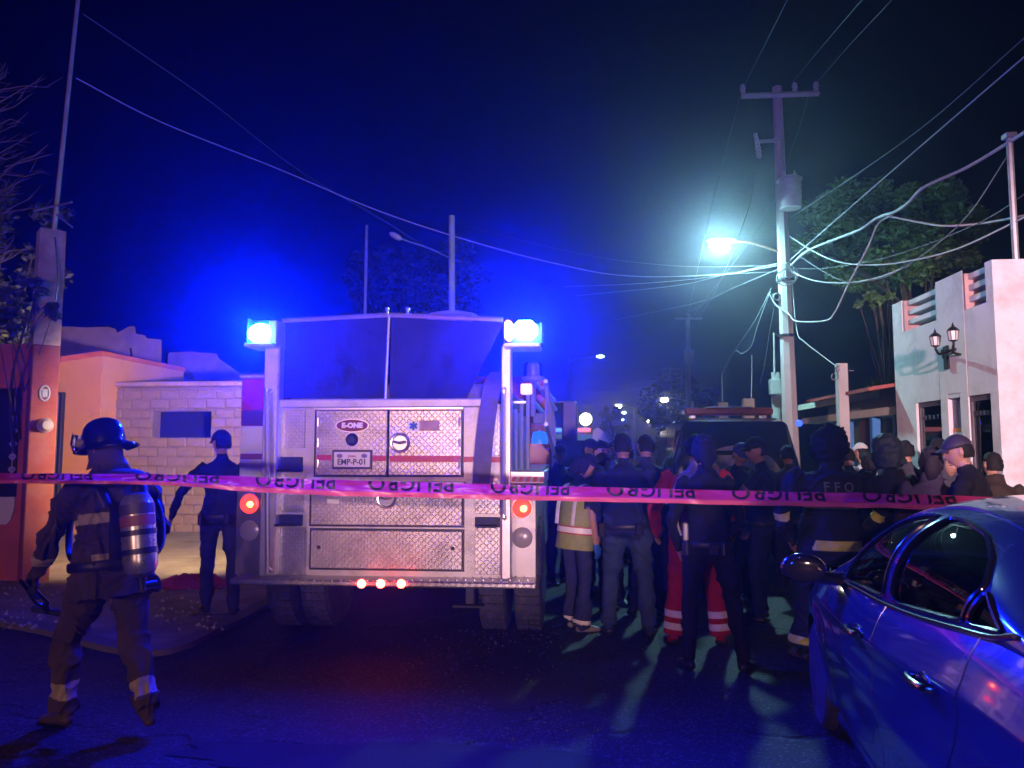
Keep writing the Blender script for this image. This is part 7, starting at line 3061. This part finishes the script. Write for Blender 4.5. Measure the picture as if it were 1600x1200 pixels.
RB = mat('red_edge_tape', (.45, .05, .04), .5)
vest_band(.02, .072, SILVER, 'reflective_band', .006)
vest_band(.005, .085, RB, 'red_border', .004)
for s_ in (-1, 1):
    q = MB()
    pth = [tor(s_ * .115, -.158, .09), tor(s_ * .115, -.150, .30), tor(s_ * .105, -.10, .455), tor(s_ * .10, .0, .495), tor(s_ * .105, .10, .45), tor(s_ * .115, .155, .26), tor(s_ * .115, .162, .09)]
    q.tube(smooth_path(pth, 5), [(.004, .026)] * 31, 8, up=RX @ Vector((0, 1, 0)))
    q.build('reflective_band', SILVER, vo)
# shoulder radio cable and belt gear on the dark figure
tor = bk['tor']
q = MB()
q.box(tor(-.19, -.06, .02), tor(-.15, .03, .16), bev=.01)
q.tube(smooth_path([tor(-.20, .0, .24), tor(-.225, -.02, .16), tor(-.20, -.02, .06)], 4), .009, 6)
q.build('radio', mat('radio_pale', (.3, .28, .3), .3), bk['root'])


def duty_belt(inf, n_pouch, seed):
    rng = random.Random(seed)
    tor, B_ = inf['tor'], inf['B']
    a_, b_ = .190 * B_, .146 * B_
    q = MB()
    q.tube([tor(a_ * math.cos(t_), b_ * math.sin(t_), -.005) for t_ in np.linspace(0, 6.2832, 34)], [(.023, .007)] * 34, 8, up=(0, 0, 1), cap=False)
    q.build('duty_belt', M_BLACK, inf['root'])
    for i in range(n_pouch):
        an = math.pi * (1.08 + .84 * (i + rng.uniform(.1, .9)) / n_pouch)
        c = tor((a_ + .022) * math.cos(an), (b_ + .022) * math.sin(an), -.03)
        wz, hz_ = rng.uniform(.022, .04), rng.uniform(.04, .07)
        q = MB()
        q.box(c - Vector((wz, .02, hz_)), c + Vector((wz, .02, hz_)), bev=.008, rot=Matrix.Rotation(an + math.pi / 2, 3, 'Z'))
        q.build('pouch', M_BLACK, inf['root'])


for lb_, np_, sd_ in (('broad man in navy', 2, 1), ('man in dark cap and polo', 3, 2), ('dark clothed man with wide', 3, 3), ('man in dark clothes and cap half', 2, 4)):
    for inf in TEMP:
        if inf['root']['label'].startswith(lb_):
            duty_belt(inf, np_, sd_)


# ------------------------------------------------------------------ barrier tape across the foreground
tape_pts = [(-120, 744, 4.05), (0, 747, 4.1), (120, 748, 4.15), (235, 749, 4.2), (330, 753, 4.3), (420, 758, 4.42), (520, 762, 4.55), (640, 765, 4.68), (760, 768, 4.78), (860, 771, 4.86), (960, 773, 4.95), (1060, 775.5, 5.05), (1160, 778, 5.15), (1260, 780, 5.25), (1360, 782, 5.35), (1460, 785, 5.45), (1560, 788, 5.55), (1720, 794, 5.7)]
half_px = [(-120, 7.5), (235, 8), (330, 10), (420, 12), (640, 12), (1000, 11), (1300, 11), (1720, 11.5)]
tpath = smooth_path([P(*p) for p in tape_pts], 16)


def tape_half(p):
    dd = p.dot(FWD)
    px = 800 + FPX * p.dot(RGT) / dd
    h = float(np.interp(px, [a for a, _ in half_px], [b for _, b in half_px]))
    return h * dd / FPX


def tape_mat():
    m = bpy.data.materials.new('barrier_tape_plastic')
    m.use_nodes = True
    nt = m.node_tree
    b = nt.nodes['Principled BSDF']
    b.inputs['Base Color'].default_value = (.62, .045, .11, 1)
    b.inputs['Roughness'].default_value = .32
    tr = nt.nodes.new('ShaderNodeBsdfTranslucent')
    tr.inputs[0].default_value = (.85, .04, .13, 1)
    tp = nt.nodes.new('ShaderNodeBsdfTransparent')
    tp.inputs[0].default_value = (.9, .3, .4, 1)
    m1 = nt.nodes.new('ShaderNodeMixShader')
    m1.inputs[0].default_value = .45
    m2 = nt.nodes.new('ShaderNodeMixShader')
    m2.inputs[0].default_value = .14
    out = nt.nodes['Material Output']
    nt.links.new(b.outputs[0], m1.inputs[1])
    nt.links.new(tr.outputs[0], m1.inputs[2])
    nt.links.new(m1.outputs[0], m2.inputs[1])
    nt.links.new(tp.outputs[0], m2.inputs[2])
    nt.links.new(m2.outputs[0], out.inputs[0])
    return m


M_TAPE = tape_mat()
M_TAPE2 = mat('tape_fold_plastic', (.72, .13, .27), .35)
q = MB()
vs, fs = [], []
n = len(tpath)
rowsN = 10


def tape_pt(i, v, off=0.0):
    """v from -1 (lower edge) to 1 (upper edge)"""
    p = tpath[i]
    t = (tpath[min(i + 1, n - 1)] - tpath[max(0, i - 1)]).normalized()
    h = tape_half(p)
    nrm = Vector((t.y, -t.x, 0)).normalized()
    if nrm.dot(FWD) > 0:
        nrm = -nrm
    wob = .014 * math.sin(i * .23) + .008 * math.sin(i * .61 + 1)
    off += .016 * noise.noise(Vector((i * .30, v * 1.6, 4.0))) + .007 * noise.noise(Vector((i * .9, v * 3.0, 9.0)))
    h *= 1 + .10 * noise.noise(Vector((i * .12, 0, 2.0)))
    return p + Vector((0, 0, 1)) * h * v + nrm * (off + wob * v + .006 * (1 - v * v))


for i in range(n):
    for r_ in range(rowsN + 1):
        vs.append(tape_pt(i, -1 + 2 * r_ / rowsN))
for i in range(n - 1):
    for r_ in range(rowsN):
        a_ = i * (rowsN + 1) + r_
        fs.append((a_, a_ + rowsN + 1, a_ + rowsN + 2, a_ + 1))
q.add(vs, fs)
tape = q.build('barrier_tape', M_TAPE, label='red PELIGRO barrier tape stretched right across the scene, lettering upside down', cat='barrier tape', angle=60)
q = MB()
vs, fs = [], []
for i in range(n):
    vs += [tape_pt(i, -1.0, .004), tape_pt(i, -.55, .006), tape_pt(i, -.38, .004)]
for i in range(n - 1):
    for r_ in range(2):
        a_ = i * 3 + r_
        fs.append((a_, a_ + 3, a_ + 4, a_ + 1))
q.add(vs, fs)
q.build('folded_edge', M_TAPE2, tape, angle=60)
# lettering, rotated half a turn, cut off by the fold at the upper edge
arc = [0.0]
for i in range(1, n):
    arc.append(arc[-1] + (tpath[i] - tpath[i - 1]).length)
pxs = [800 + FPX * p.dot(RGT) / p.dot(FWD) for p in tpath]


def at_arc(s):
    i = max(0, min(n - 2, int(np.searchsorted(arc, s)) - 1))
    return i, (s - arc[i]) / (arc[i + 1] - arc[i])


M_TINK = mat('tape_ink', (.012, .008, .012), .5)
for (xa, xb) in ((38, 150), (215, 345), (402, 525), (577, 709), (767, 888), (947, 1083), (1140, 1284), (1342, 1486), (1542, 1690), (-120, -10)):
    sa, sb = float(np.interp(xa, pxs, arc)), float(np.interp(xb, pxs, arc))
    bm = text_bm('PELIGRO', .1, 0, .0022, 1.08)
    xs = [v.co.x for v in bm.verts]
    ys = [v.co.y for v in bm.verts]
    x0, x1, y0, y1 = min(xs), max(xs), min(ys), max(ys)
    # the foot of the letters is hidden in the fold: keep their upper part
    cut = y0 + (y1 - y0) * .36
    bmesh.ops.bisect_plane(bm, geom=bm.verts[:] + bm.edges[:] + bm.faces[:], plane_co=(0, cut, 0), plane_no=(0, 1, 0), clear_inner=True)
    bmesh.ops.subdivide_edges(bm, edges=[e for e in bm.edges if e.calc_length() > .02], cuts=2)

    def fn(v, x0=x0, x1=x1, y1=y1, cut=cut, sa=sa, sb=sb):
        u = 1 - (v.x - x0) / (x1 - x0)
        w_ = (v.y - cut) / (y1 - cut)
        i, t = at_arc(sa + (sb - sa) * u)
        vv = .97 - w_ * 1.20
        return tape_pt(i, vv, .0035).lerp(tape_pt(i + 1, vv, .0035), t)
    bm_obj(bm, 'lettering', M_TINK, tape, fn)

# ------------------------------------------------------------------ night air
hz = MB()
hz.box((-151, -41, -1.02), (151, 151, 14.0))
m = bpy.data.materials.new('night_haze')
m.use_nodes = True
nt = m.node_tree
nt.nodes.remove(nt.nodes['Principled BSDF'])
pvn = nt.nodes.new('ShaderNodeVolumePrincipled')
pvn.inputs['Color'].default_value = (.9, .93, 1, 1)
pvn.inputs['Density'].default_value = HAZE
pvn.inputs['Anisotropy'].default_value = .90
nt.links.new(pvn.outputs[0], nt.nodes['Material Output'].inputs['Volume'])
ho = hz.build('haze', m, kind='stuff', smooth=False)
